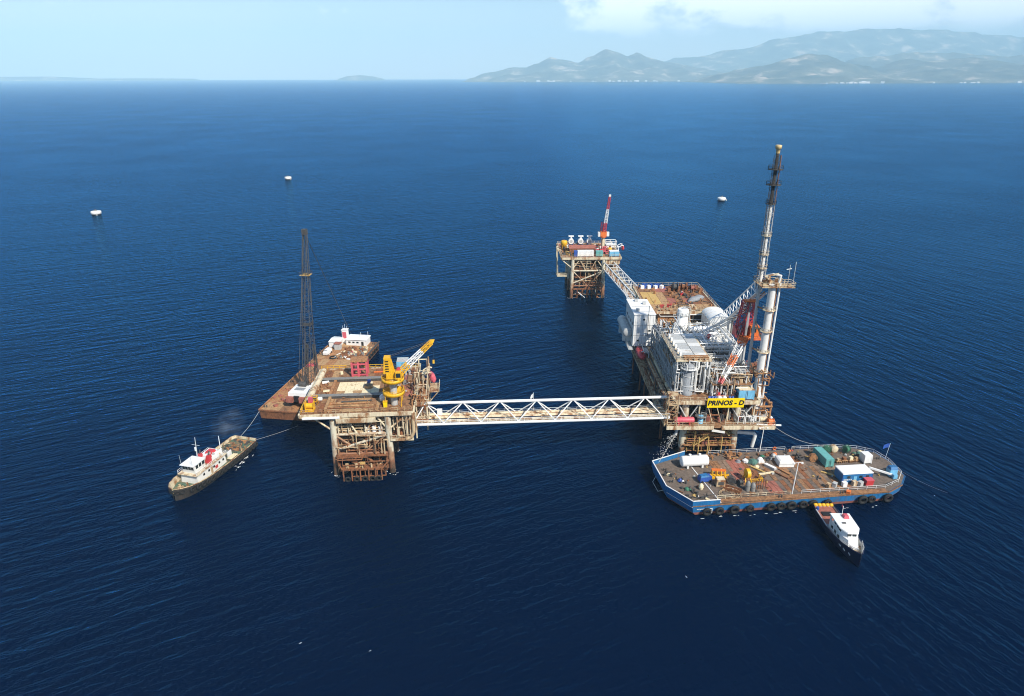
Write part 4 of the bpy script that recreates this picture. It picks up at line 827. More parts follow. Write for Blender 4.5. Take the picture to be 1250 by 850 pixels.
# ------------------------------------------------------------------ bridges between the platforms
def long_bridge():
    t = thing('long_footbridge', 'long white triangular truss bridge joining the two front platforms', 'bridge', (8, 165, 12))
    a, b = V((-26.6, 161.0, 13.9)), V((43.0, 166.6, 13.0)); d = (b - a).normalized(); s = V((-d.y, d.x, 0)).normalized() * 5.4; up = V((0, 0, 5.0))
    L = (b - a).length; n = 7; pos = lambda f: a + d * L * f
    MB().bar(a, b, .36, 10).build('bottom_chord', 'clean_white', t, True); MB().bar(a + s, b + s, .36, 10).build('bottom_chord', 'clean_white', t, True)
    tops = [(i + .35) / n for i in range(n)]
    MB().bar(pos(tops[0]) + s / 2 + up, pos(1.0) + s / 2 + up, .4, 10).build('top_chord', 'clean_white', t, True)
    for f in tops:
        c = pos(f) + s / 2 + up
        for e in (0, 1):
            for g in (max(0, f - .35 / n - .2 / n * (f > tops[0])), f + .5 / n):
                MB().bar(c, pos(min(g, 1)) + s * e, .17, 6).build('diagonal', 'clean_white', t, True)
    for i in range(2 * n + 1):
        f = i / (2 * n); MB().beam(pos(f) - V((0, 0, .1)), pos(f) + s - V((0, 0, .1)), .22, .3).build('cross_beam', 'white', t, True)
    for i in range(24): 
        f0, f1 = i / 24, (i + .97) / 24; m = MB(); m.loft([[pos(f0) + s * .12 + V((0, 0, .12)), pos(f1) + s * .12 + V((0, 0, .12)), pos(f1) + s * .42 + V((0, 0, .12)), pos(f0) + s * .42 + V((0, 0, .12))], [pos(f0) + s * .12 + V((0, 0, .2)), pos(f1) + s * .12 + V((0, 0, .2)), pos(f1) + s * .42 + V((0, 0, .2)), pos(f0) + s * .42 + V((0, 0, .2))]]); m.build('deck_panel', 'cream' if i % 5 else 'old_cream', t, True)
    for e in (.5, .62, .7, .82, .92): MB().bar(pos(0) + s * e + V((0, 0, .5)), pos(1) + s * e + V((0, 0, .5)), .26 if e != .7 else .16, 8).build('pipe', 'cream' if e != .7 else 'rust_light', t, True)
    MB().rail([a + V((0, 0, .3)), b + V((0, 0, .3))], 1.0, 2.5, .05).build('railing', 'clean_white', t, True); MB().rail([a + s + V((0, 0, .3)), b + s + V((0, 0, .3))], 1.0, 2.5, .05).build('railing', 'clean_white', t, True)
    f = thing('flag_pole', 'small pale flag on a pole halfway along the long bridge', 'flag', pos(.47) + s + V((0, 0, .3))); f.scale = (.8, .8, .8); MB().bar((0, 0, 0), (0, 0, 7.2), .07, 6).build('pole', 'clean_white', f)
    MB().loft([[(-.05, -.02, 6.9), (-.05, .02, 6.9), (-.05, .02, 5.4), (-.05, -.02, 5.4)], [(-.7, .16, 6.2), (-.7, .2, 6.2), (-.6, .2, 4.9), (-.6, .16, 4.9)], [(-1.0, -.1, 5.4), (-1.0, -.06, 5.4), (-.9, -.06, 4.4), (-.9, -.1, 4.4)]]).build('cloth', 'clean_white', f)
    c = pos(.045) + s * .8; o = MB().cbox(0, 0, 0, 1.3, 1.0, 1.7).build('cabinet', 'clean_white', None, loc=(c.x + 4, c.y + .3, c.z + .6)); tag(o, 'small white cabinet on the long bridge near the drilling platform', 'cabinet')
long_bridge()
def back_bridge():
    t = thing('back_footbridge', 'white truss walkway bridge running out to the far platform', 'bridge', (48.5, 282, 12))
    a, b = V((50.6, 249.5, 16.6)), V((46.0, 317.5, 14.0)); d = (b - a).normalized(); s = V((d.y, -d.x, 0)).normalized() * 4.6; a = a - s / 2; b = b - s / 2; up = V((0, 0, 3.6)); n = 11
    for e in (0, 1):
        MB().bar(a + s * e, b + s * e, .3, 8).build('bottom_chord', 'clean_white', t, True); MB().bar(a + s * e + up, b + s * e + up, .28, 8).build('top_chord', 'clean_white', t, True)
        for i in range(n):
            p, q = a.lerp(b, i / n) + s * e, a.lerp(b, (i + 1) / n) + s * e
            MB().bar(p if i % 2 else p + up, q + up if i % 2 else q, .13, 6).build('diagonal', 'white', t, True); MB().bar(q, q + up, .12, 6).build('post', 'white', t, True)
    for i in range(n + 1): p = a.lerp(b, i / n); MB().beam(p + up, p + up + s, .16, .2).build('cross_beam', 'white', t, True)
    for i in range(16):
        p, q = a.lerp(b, i / 16), a.lerp(b, (i + .96) / 16); z = V((0, 0, .2)); m = MB(); m.loft([[p + s * .15, q + s * .15, q + s * .6, p + s * .6], [p + s * .15 + z, q + s * .15 + z, q + s * .6 + z, p + s * .6 + z]]); m.build('deck_panel', 'rust_light' if i % 3 else 'old_cream', t, True)
    for e in (.68, .8, .9): MB().bar(a + s * e + V((0, 0, .5)), b + s * e + V((0, 0, .5)), .24, 8).build('pipe', 'cream', t, True)
back_bridge()

# ------------------------------------------------------------------ drilling platform on the left
def wellhead_base(t, hx, rows, zt, x0, x1, y0, y1, col='leg'):
    jacket(t, hx, rows, zt - .4, .45)
    MB().box(x0, x1, y0, y1, zt - .55, zt - .05).build('main_deck', 'deck_brown', t)
    MB().box(x0 - .1, x1 + .1, y0 - .45, y0, zt - .9, zt + .1).build('edge_beam', 'cream', t); MB().box(x0 - .1, x1 + .1, y1, y1 + .45, zt - .9, zt + .1).build('edge_beam', 'cream', t)
    for x in (x0 - .45, x1): MB().box(x, x + .45, y0, y1, zt - .9, zt + .1).build('edge_beam', 'cream', t)
    for y in rows:
        MB().beam((x0, y, zt - 1.1), (x1, y, zt - 1.1), .4, 1.0).build('girder', 'old_cream', t)
    for x in (-hx, hx): MB().beam((x, y0, zt - 1.9), (x, y1, zt - 1.9), .4, .6).build('girder', 'old_cream', t)
    MB().box(-hx + .5, hx - .5, rows[0] + .4, rows[-1], zt - 6.5, zt - 6.3).build('cellar_deck', 'deck_brown', t)
    MB().rail([(-hx + .5, rows[0] + .5, zt - 6.3), (hx - .5, rows[0] + .5, zt - 6.3)], 1.1, 1.6, .06).build('railing', 'old_cream', t)
    k = 0
    for i in range(6):
        for j in range(2): MB().bar((-hx + 2 + i * (2 * hx - 4) / 5, rows[0] + 4 + j * 5, -4), (-hx + 2 + i * (2 * hx - 4) / 5, rows[0] + 4 + j * 5, zt - 6.5), .38, 10).build('conductor', 'rust_light' if (i + j) % 2 else 'steel', t)
    pipes(MB(), -hx + .6, hx - .6, rows[0] + .6, rows[0] + 10, zt - 6.2, zt - 1.6, 46, (.08, .26)).build('pipework', 'old_cream', t, kind='stuff')
    pipes(MB(), -hx + .6, hx - .6, rows[0] + .8, rows[-1], zt - 6.2, zt - 1.6, 40, (.1, .32)).build('pipework', 'rust', t, kind='stuff')
    junk(MB(), -hx + .8, hx - .8, rows[0] + 1, rows[0] + 9, zt - 6.3, 50, (.5, 1.6), 3.2).build('machinery', 'dark_steel', t, kind='stuff')
    junk(MB(), -hx + .8, hx - .8, rows[0] + .8, rows[0] + 6, zt - 6.3, 26, (.4, 1.2), 1.8).build('machinery', 'rust_light', t, kind='stuff'); junk(MB(), -hx + .8, hx - .8, rows[0] + .8, rows[0] + 4, zt - 6.3, 10, (.4, 1.0), 1.4).build('machinery', 'pale_grey', t, kind='stuff')
    pipes(MB(), -hx + .4, hx - .4, rows[0] - .2, rows[0] + 6, zt - 6.2, zt - 1.2, 30, (.07, .2)).build('pipework', 'cream', t, kind='stuff')
    pipes(MB(), -hx + .4, hx - .4, rows[0] - .2, rows[0] + 8, 5.5, zt - 6.6, 44, (.08, .25)).build('pipework', 'rust', t, kind='stuff'); pipes(MB(), -hx + .4, hx - .4, rows[0] - .2, rows[0] + 5, 5.5, zt - 6.6, 26, (.08, .2)).build('pipework', 'old_cream', t, kind='stuff')
    MB().box(-hx + .8, hx - .8, rows[0] + 1.2, rows[-1], zt - 10.2, zt - 10).build('lower_walkway', 'rust', t); junk(MB(), -hx + 1, hx - 1, rows[0] + 1.4, rows[0] + 6, zt - 10, 26, (.4, 1.2), 2.0).build('machinery', 'rust', t, kind='stuff')
    MB().box(-hx + 1, hx - 1, rows[0] + 11, rows[0] + 11.3, zt - 6.2, zt - 1.7).build('bulkhead', 'rust', t)
DA = Fr(-40.1, 159.4, 4.0)
def drilling_platform():
    t = thing('drilling_platform', 'square rusty brown deck platform with cream edges at the left end of the long bridge', 'oil platform', DA.w(0, 0), DA.r)
    zt = 18.5; wellhead_base(t, 7.1, (0.4, 12, 24), zt, -15.2, 13.9, -.5, 29)
    # deck bays: brown floor panels between steel beams
    rr = random.Random(9)
    for j in range(4):
        for i in range(8): x0, y0 = -9 + i * 1.85, .5 + j * 2.0; MB().box(x0, x0 + 1.8, y0, y0 + 1.94, zt - .05, zt + .03 + rr.uniform(0, .05)).build('deck_panel', rr.choice(('deck_tan', 'deck_brown', 'rust_light', 'deck_tan')), t)
    for j in range(5):
        for i in range(3): x0, y0 = -14.8 + i * 1.9, .5 + j * 5.5; MB().box(x0, x0 + 1.84, y0, y0 + 5.3, zt - .05, zt + .02 + rr.uniform(0, .05)).build('deck_panel', rr.choice(('deck_brown', 'deck_tan', 'rust')), t)
    for j in range(3):
        for i in range(5): x0, y0 = -8.0 + i * 2.35, 10.6 + j * 2.9; MB().box(x0, x0 + 2.28, y0, y0 + 2.8, zt - .03, zt + .09 + rr.uniform(0, .04)).build('hatch_board', 'pale_plank' if rr.random() < .85 else 'deck_tan', t)
    for i in range(7): x0 = -9 + i * 2.05; MB().box(x0, x0 + 2, 21.8, 28.6, zt - .05, zt + .02 + rr.uniform(0, .05)).build('deck_panel', rr.choice(('deck_brown', 'deck_tan', 'rust')), t)
    for i in range(3):
        for j in range(4): x0, y0 = 6.2 + i * 2.5, 9 + j * 4.9; MB().box(x0, x0 + 2.42, y0, y0 + 4.8, zt - .05, zt + .02 + rr.uniform(0, .05)).build('deck_panel', rr.choice(('deck_brown', 'rust', 'deck_red')), t)
    for y in (9.3, 20.4): MB().box(-14, 5.4, y - .55, y + .55, zt, zt + .75).build('skid_beam', 'dark_steel', t); 
    for y in (9.3, 20.4): MB().box(-14, 5.4, y - .75, y + .75, zt + .75, zt + .85).build('skid_rail', 'steel', t)
    MB().box(-9.7, -8.9, 9.9, 19.8, zt, zt + .6).build('skid_beam', 'rust_light', t); MB().beam((-8.9, 1, zt + .4), (-8.9, 8.7, zt + .4), .7, .7).build('skid_beam', 'deck_tan', t); MB().beam((5.4, .5, zt + .3), (5.4, 28, zt + .3), .5, .6).build('skid_beam', 'rust', t)
    MB().rail([(-15, -.2, zt), (13.6, -.2, zt)], 1.2, 1.8, .07).build('railing', 'old_cream', t); MB().rail([(-15, 29, zt), (13.6, 29, zt)], 1.2, 1.8, .08).build('railing', 'yellow', t); MB().rail([(-15, 0, zt), (-15, 8, zt)], 1.3, 1.2, .09).build('railing', 'yellow', t)
    MB().box(-6.0, 4.2, -1.3, -.55, zt - 2.4, zt - 1.2).build('front_girder', 'cream', t); MB().bar((-14.5, -.9, zt - .9), (-5, -.9, zt - .9), .4, 8).build('edge_pipe', 'clean_white', t)
    # wellhead pod at the right corner, with its big bent pipe
    MB().box(7.9, 13.6, -.4, 9, 10.2, 10.4).build('pod_deck', 'rust', t); MB().box(7.6, 13.8, -.7, -.4, 10.0, 10.6).build('edge_beam', 'cream', t); MB().rail([(7.8, -.5, 10.5), (13.7, -.5, 10.5)], 1.1, 1.5, .06).build('railing', 'cream', t)
    MB().path([(13.9, -.6, 18.2), (13.9, -.6, 12.4), (13.2, -.6, 11.0), (11.8, -.6, 10.4)], .48, 10).build('bent_pipe', 'old_cream', t)
    for x in (12.2, 13.0, 14.6): MB().bar((x, -.2, 10.4), (x, -.1, 18), .2, 8).build('riser', 'cream', t)
    pipes(MB(), 8.2, 13.2, 0, 8, 10.6, 17.6, 30, (.08, .24)).build('pipework', 'cream', t, kind='stuff'); junk(MB(), 8.4, 13, .4, 6, 10.4, 14, (.4, 1.2), 1.8).build('machinery', 'rust', t, kind='stuff')
    # escape and stair tower on the right side
    for x, y in ((14.6, 3), (17.4, 3), (14.6, 12), (17.4, 12), (14.6, 20), (17.4, 20)): MB().bar((x, y, 11), (x, y, 25.5 if y > 5 else 19.8), .2, 8).build('column', 'cream', t)
    for z in (14.2, 18.4): MB().box(14.2, 17.8, 2.5, 20.5, z, z + .14).build('tower_deck', 'rust', t); MB().rail([(14.3, 2.5, z + .14), (17.8, 2.5, z + .14), (17.8, 20.5, z + .14)], 1.1, 1.8, .06).build('railing', 'cream', t)
    steps((15.2, 4, 14.3), (15.2, 9, 18.4), 1.0, 'cream', t); steps((16.8, 12, 14.4), (16.8, 17, 18.4), 1.0, 'cream', t)
    pipes(MB(), 13.8, 17.6, 3, 22, 18.8, 24.5, 20, (.07, .18)).build('pipework', 'cream', t, kind='stuff'); junk(MB(), 14.4, 17.4, 3, 20, 18.55, 24, (.4, 1.2), 1.8).build('machinery', 'rust_light', t, kind='stuff')
    for p, q in (((14.6, 3, 18.3), (14.6, 12, 14.4)), ((14.6, 12, 22.5), (14.6, 20, 18.6)), ((17.4, 3, 14.4), (17.4, 12, 18.3))): MB().bar(p, q, .14, 6).build('diagonal_brace', 'cream', t)
    pipes(MB(), 13.6, 16.4, 3, 20, 11, 21, 18, (.08, .2)).build('pipework', 'rust_light', t, kind='stuff')
    # boat landing in front of the legs
    MB().box(-5.4, 5.2, -3.4, -.9, 3.0, 3.4).build('boat_landing', 'rust', t); MB().beam((-6.9, -.6, 6.4), (1.2, -2.6, 3.4), .4, .4).build('landing_ramp', 'rust', t); MB().beam((-7, -.4, 4.4), (-5.3, -3.2, 3.2), .3, .35).build('landing_beam', 'rust', t); MB().beam((7, -.4, 4.4), (5.1, -3.2, 3.2), .3, .35).build('landing_beam', 'rust', t)
    MB().beam((-7, -.9, 6.0), (7, -.9, 6.0), .35, .4).build('landing_beam', 'rust', t); MB().box(-6.6, 6.6, -.6, 3, 5.9, 6.1).build('spider_deck', 'rust', t)
    for x in (-5, -2.8, -.6, 1.6, 3.4, 5): MB().bar((x, -3.5, -2), (x, -3.5, 3.6), .2, 8).build('fender_post', 'rust', t)
    for x in (-3.9, -1.6, .6, 2.6, 4.2): MB().torus((x, -3.7, .6), (0, 1, 0), .62, .26, 12, 5).build('tyre_fender', 'rubber', t)
    MB().cbox(0, -2, 3.4, 1.2, .8, 1.2).build('landing_box', 'ochre', t); m = MB(); pipes(m, -6.5, 6.5, -3, 3, 1, 6, 44, (.07, .18)); m.build('pipework', 'rust', t, kind='stuff'); m = MB(); junk(m, -5, 5, -3, -1, 3.4, 16, (.3, .9), 1.2); m.build('machinery', 'old_cream', t, kind='stuff'); m = MB(); pipes(m, -6.8, 6.8, -.8, 2, 5.8, 12, 30, (.07, .2)); m.build('pipework', 'old_cream', t, kind='stuff')
    for i, x in enumerate((1.6, 3.3, 5.0)): MB().bar((x, 1.0, zt - 6.3), (x, 1.0, zt - 4.9), .55, 10).build('storage_drum', 'clean_white', t)
    return t
drilling_platform()
def deck_pipes():
    for k, (x, y, L, mt, lab) in enumerate(((-2.5, 2.2, 12, 'rust', 'long rusty drill pipe lying nearest the front edge of the brown deck'), (-1.0, 3.4, 9, 'deck_tan', 'tan drill pipe second from the front edge of the brown deck'), (-3.2, 4.8, 10, 'rust_light', 'orange brown drill pipe in the middle of the front deck bay'), (-1.5, 6.2, 8, 'dark_steel', 'dark drill pipe just before the front skid beam'))):
        t = thing('drill_pipe', lab, 'pipe', DA.w(x, y, 18.62), DA.r + R(1.5 * k - 2), 'drill pipes on the brown deck'); MB().bar((-L / 2, 0, .2), (L / 2, 0, .2), .16, 8).build('tube', mt, t)
        for s in (-1, 1): MB().bar((s * L / 2, 0, .2), (s * (L / 2 - .5), 0, .2), .22, 8).build('collar', mt, t)
deck_pipes()
def yellow_crane():
    t = thing('pedestal_crane', 'bright yellow pedestal crane with two ring platforms and raised boom on the brown deck', 'crane', DA.w(8.8, 4.2, 18.5), DA.r)
    MB().bar((0, 0, 0), (0, 0, 7.6), .95, 14).build('pedestal', 'pale_grey', t)
    for z, r in ((3.2, 2.9), (7.0, 3.0)):
        m = MB().lathe((0, 0, z), [(.95, 0), (r, 0), (r, .9), (r - .12, .9), (r - .12, .2), (.95, .2)], 18); m.build('ring_platform', 'yellow', t)
        MB().rail([(r * .97 * math.cos(a), r * .97 * math.sin(a), z + .9) for a in [2 * math.pi * i / 12 for i in range(12)]], .7, 3, .06, True).build('railing', 'yellow', t)
    for x, y in ((-2, -2), (2, -2), (2, 2), (-2, 2)): MB().bar((x, y, 0), (x * 1.05, y * 1.05, 3.2), .1, 6).build('post', 'yellow', t)
    MB().box(-1.5, 1.9, -1.2, 1.6, 7.8, 9.4).build('machinery_house', 'yellow', t); MB().box(1.0, 2.5, -2.3, -1.1, 7.9, 10.2).build('cab', 'yellow', t); MB().box(1.15, 2.35, -2.36, -2.3, 8.7, 9.9).build('window', 'glass', t)
    MB().drum((1.6, -.6, 9.9), (1.6, 1.0, 9.9), .55, 12, .1).build('winch_drum', 'red', t)
    for y in (-1.0, .8):
        m = MB(); m.loft([[(-2.2, y - .15, 9.4), (.6, y - .15, 9.4), (.6, y + .15, 9.4), (-2.2, y + .15, 9.4)], [(-1.9, y - .15, 13.0), (-.3, y - .15, 13.6), (-.3, y + .15, 13.6), (-1.9, y + .15, 13.0)]]); m.build('gantry_plate', 'yellow', t)
    MB().box(-1.9, -.2, -1.2, 1.0, 13.2, 13.8).build('gantry_head', 'yellow', t)
    for k in range(5): MB().box(-1.6, -.7, -1.22, -1.16, 9.9 + k * .7, 10.2 + k * .7).build('vent_slot', 'black', t)
    a, b = V((1.5, .2, 8.6)), V((10.4, 2.2, 16.6))
    for s0, s1, mt in ((0, .3, 'yellow'), (.3, .72, 'clean_white'), (.72, 1.0, 'yellow')):
        MB().lattice(a.lerp(b, s0), a.lerp(b, s1), 1.7 - .6 * s0, 1.3 - .4 * s0, 1.7 - .6 * s1, 1.3 - .4 * s1, 4, .15, .08).build('boom_section', mt, t)
    m = MB(); e = b; m.loft([[e + V((-.5, -.6, -.6)), e + V((.6, -.6, 0)), e + V((.6, .6, 0)), e + V((-.5, .6, -.6))], [e + V((-.4, -.5, .6)), e + V((.9, -.4, .7)), e + V((.9, .4, .7)), e + V((-.4, .5, .6))]]); m.build('boom_head', 'yellow', t)
    MB().bar(b + V((.4, 0, -.2)), b + V((.4, 0, -5.2)), .05, 4).build('hoist_rope', 'black', t); MB().cbox(b.x + .4, b.y, b.z - 6, .5, .5, .9).build('hook_block', 'yellow', t)
    for s in (-.5, .5): MB().bar((-1, s, 13.6), b + V((0, s, .4)), .05, 4).build('pendant', 'dark_steel', t)
yellow_crane()
def on_A(name, label, cat, x, y, z=18.55, rot=0.0, group=None): return thing(name, label, cat, DA.w(x, y, z), DA.r + rot, group)
def a_gear():
    t = on_A('red_gantry', 'pinkish red steel portal frame at the back of the brown deck', 'frame', -3.0, 24.6)
    for x in (-2.0, -.2, 2.2): MB().box(x - .28, x + .28, -1.6, -1.1, 0, 4.6).build('post', 'pink_red', t); MB().box(x - .28, x + .28, 1.0, 1.5, 0, 4.6).build('post', 'pink_red', t); MB().box(x - .27, x + .27, -1.1, 1.0, 3.9, 4.5).build('side_beam', 'pink_red', t)
    for z in (.3, 2.0, 3.6): MB().box(-1.7, 1.9, -1.55, -1.2, z, z + .4).build('cross_beam', 'pink_red', t)
    MB().box(-2.3, 2.5, -1.7, 1.6, 4.62, 5.1).build('top_plate', 'rust_light', t)
    t = on_A('vent_boom', 'thick cream pipe lying along the left edge of the brown deck', 'pipe', -13.9, 15, 18.55); MB().bar((-.3, -11, 1.1), (.4, 10, 1.3), .8, 12).build('pipe', 'cream', t)
    for y in (-8, 0, 8): MB().cbox(0, y, 0, 1.8, .6, .7).build('cradle', 'old_cream', t)
    t = on_A('yellow_winch', 'yellow winch unit at the front left corner of the brown deck', 'winch', -13.0, 2.2); MB().cbox(0, 0, 0, 2.4, 2.0, .5).build('base', 'yellow', t); MB().bar((-.9, 0, 1.3), (.9, 0, 1.3), .75, 12).build('drum', 'yellow', t)
    for s in (-1, 1): MB().cbox(s * 1.05, 0, .5, .2, 1.8, 1.9).build('side_frame', 'yellow', t)
    MB().cbox(.3, .3, 2.2, 1.1, 1.0, 1.3).build('motor', 'pink_red', t)
    t = on_A('yellow_reel_stand', 'small yellow stand behind the corner winch', 'stand', -12.4, 5.6); MB().rail([(-.7, -.7, 0), (.7, -.7, 0), (.7, .7, 0), (-.7, .7, 0)], 2.3, 1.4, .1, True).build('frame', 'yellow', t); MB().ball((0, 0, 2.5), .4).build('cap', 'cream', t)
    t = on_A('buoy_tank', 'grey white round tank beside the foot of the yellow crane', 'tank', 5.6, 6.0); MB().lathe((0, 0, .3), [(.5, 0), (.9, .2), (.9, 1.3), (.5, 1.7), (0.01, 1.8)], 14).build('shell', 'clean_white', t); MB().cbox(0, 0, 0, 1.0, 1.0, .35).build('foot', 'steel', t)
    t = on_A('yellow_bin', 'small yellow bin in front of the yellow crane', 'bin', 6.6, 2.4); MB().loft([[(-.45, -.45, 0), (.45, -.45, 0), (.45, .45, 0), (-.45, .45, 0)], [(-.55, -.55, 1.7), (.55, -.55, 1.7), (.55, .55, 1.7), (-.55, .55, 1.7)]]).build('body', 'sign_yellow', t); MB().cbox(0, 0, 1.71, 1.2, 1.2, .12).build('lid', 'yellow', t)
    container('blue cabin with a pale roof behind the yellow crane boom', DA.w(9.4, 26.4, 18.56), DA.r, 3.2, 3.2, 3.6, 'sky_blue', 'pale_grey')
    t = on_A('test_unit', 'rusty pump with a blue cap on the pale hatch boards', 'pump', .6, 15.2, 18.65); MB().bar((0, 0, 0), (0, 0, .7), 1.2, 14).build('base', 'deck_tan', t); MB().bar((0, 0, .7), (0, 0, 1.4), .5, 10).build('body', 'steel', t); MB().cbox(.2, .3, 1.4, .9, .7, .7).build('motor', 'royal_blue', t)
    lifeboat('pinkish red round lifeboat hanging beside the yellow crane', DA.w(18.6, 13.2, 21.2), DA.r + R(12), 6.2, 'pink_red')
    davit('cream davit frame over the pinkish lifeboat on the brown platform', DA.w(18.0, 13.2, 20.2), DA.r + math.pi, 3.8, 'cream')
    t = on_A('davit_landing', 'cream lifeboat landing bracket on the brown platform side', 'landing', 17.9, 13.6, 18.6); MB().box(-.1, 2.6, -3, 3, 0, .15).build('deck', 'old_cream', t)
    for y in (-2.6, 2.6): MB().bar((2.4, y, 0), (-.3, y, -3.2), .15, 6).build('knee_brace', 'cream', t)
    MB().rail([(2.6, -3, .15), (2.6, 3, .15)], 1.1, 1.5, .06).build('railing', 'cream', t)
    for k, (x, y, sx, sy, h, mt, lab) in enumerate(((-11.6, 8.0, 1.4, .8, .7, 'clean_white', 'white sack by the front skid beam'), (-12, 19, 2.0, .7, .5, 'clean_white', 'long white packet near the rear skid beam'), (2.6, 25.6, 3.6, .4, .3, 'orange', 'orange timber lying at the back of the brown deck'), (-8.4, 25, .8, .8, .8, 'pale_plank', 'cream box near the back railing'),
                                       (-10.8, 13.4, 1.8, 1.0, .25, 'pale_plank', 'loose pale board on the left deck bay'), (8.2, 12.5, 1.4, 1.0, .9, 'clean_white', 'white box behind the yellow crane'), (10.6, 16.5, 1.0, .8, 1.2, 'steel', 'grey locker near the stair tower'), (-3.6, 26.9, .7, .7, .7, 'clean_white', 'small white crate beside the pinkish portal frame'))):
        m = MB(); m.loft([[(-sx / 2, -sy / 2, 0), (sx / 2, -sy / 2, 0), (sx / 2, sy / 2, 0), (-sx / 2, sy / 2, 0)], [(-sx / 2 + .06, -sy / 2 + .06, h), (sx / 2 - .06, -sy / 2 + .06, h), (sx / 2 - .06, sy / 2 - .06, h), (-sx / 2 + .06, sy / 2 - .06, h)]])
        tag(m.build(lab.split()[1] if k in (0, ) else ('packet', 'packet', 'timber', 'box', 'board', 'box', 'locker', 'crate')[k], mt, None, loc=DA.w(x, y, 18.66), rot=DA.r + rng.uniform(-.3, .3)), lab, ('sack', 'packet', 'timber', 'box', 'board', 'box', 'locker', 'crate')[k])
    m = MB(); junk(m, -14.5, -9.5, 10, 28, .05, 26, (.2, .8), .5); junk(m, -8, 5, 1, 8.4, .08, 16, (.15, .5), .3); junk(m, 6, 13, 7, 28, .05, 40, (.3, 1.0), .9)
    tag(m.build('deck_litter', 'rust_light', None, loc=DA.w(0, 0, 18.55), rot=DA.r), 'rusty litter and fittings scattered over the brown deck', 'litter', kind='stuff')
    m = MB(); junk(m, 6.5, 13, 9, 28, .05, 22, (.3, 1.0), 1.2); tag(m.build('deck_litter', 'pale_grey', None, loc=DA.w(0, 0, 18.56), rot=DA.r), 'pale fittings and boxes strewn behind the yellow crane', 'litter', kind='stuff')
a_gear()

# ------------------------------------------------------------------ far platform
DB = Fr(36.1, 317, 1.0)
def far_platform():
    t = thing('satellite_platform', 'smaller platform far behind with a red crane and three round coolers', 'oil platform', DB.w(0, 0), DB.r)
    zt = 20.0; wellhead_base(t, 7.3, (0, 13, 25), zt, -12.6, 15.4, -.5, 29)
    rr = random.Random(4)
    for i in range(9):
        for j in range(4): x0, y0 = -12.2 + i * 3.0, .2 + j * 7.1; MB().box(x0, x0 + 2.9, y0, y0 + 7, zt - .05, zt + .02 + rr.uniform(0, .05)).build('deck_panel', rr.choice(('rust', 'deck_brown', 'deck_red', 'rust_light')), t)
    MB().rail([(-12.4, -.2, zt), (15.2, -.2, zt), (15.2, 29, zt), (-12.4, 29, zt)], 1.2, 2.2, .07, True).build('railing', 'cream', t)
    # left outrigger: hanging stair frame
    for y in (2, 8): MB().bar((-14.6, y, zt + 3.4), (-14.2, y, 10.3), .2, 6).build('outrigger_post', 'cream', t); MB().bar((-14.6, y, zt + 3.4), (-12.6, y, zt + 3.0), .18, 6).build('outrigger_arm', 'cream', t)
    MB().box(-14.6, -9.8, 1.5, 8.5, 10.2, 10.6).build('outrigger_deck', 'cream', t); MB().rail([(-14.6, 1.5, 10.6), (-9.8, 1.5, 10.6)]).build('railing', 'cream', t); MB().cbox(-14.4, 4, zt + 2.2, 1.0, 2, 1.6).build('outrigger_box', 'cream', t)
    for z in (zt - 2.8, zt - 6.2): MB().box(8, 15.2, -.2, 8, z, z + .15).build('side_deck', 'old_cream', t)
    for i in range(6): MB().box(8.4 + i * 1.15, 9.35 + i * 1.15, -.3, -.15, zt - 3.2, zt - .9).build('wall_panel', 'cream', t)
    MB().rail([(8, -.2, zt - 6), (15.2, -.2, zt - 6), (15.2, 8, zt - 6)], 1.1, 1.6, .07).build('railing', 'cream', t); pipes(MB(), 8, 15, 0, 7, zt - 6, zt - 3, 16, (.08, .22)).build('pipework', 'rust', t, kind='stuff')
    for i in range(7): MB().bar((-7.3 + i * 2.4, -.6, -2), (-7.3 + i * 2.4, -.6, 4.5), .24, 6).build('fender_post', 'rust', t)
    MB().beam((-7.3, -.6, 4.6), (7.3, -.6, 4.6), .5, .6).build('landing_beam', 'rust', t)
    MB().beam((-4.5, -1.2, 3.2), (-1.2, -1.8, .6), .5, .25).build('gangway', 'clean_white', t)
far_platform()
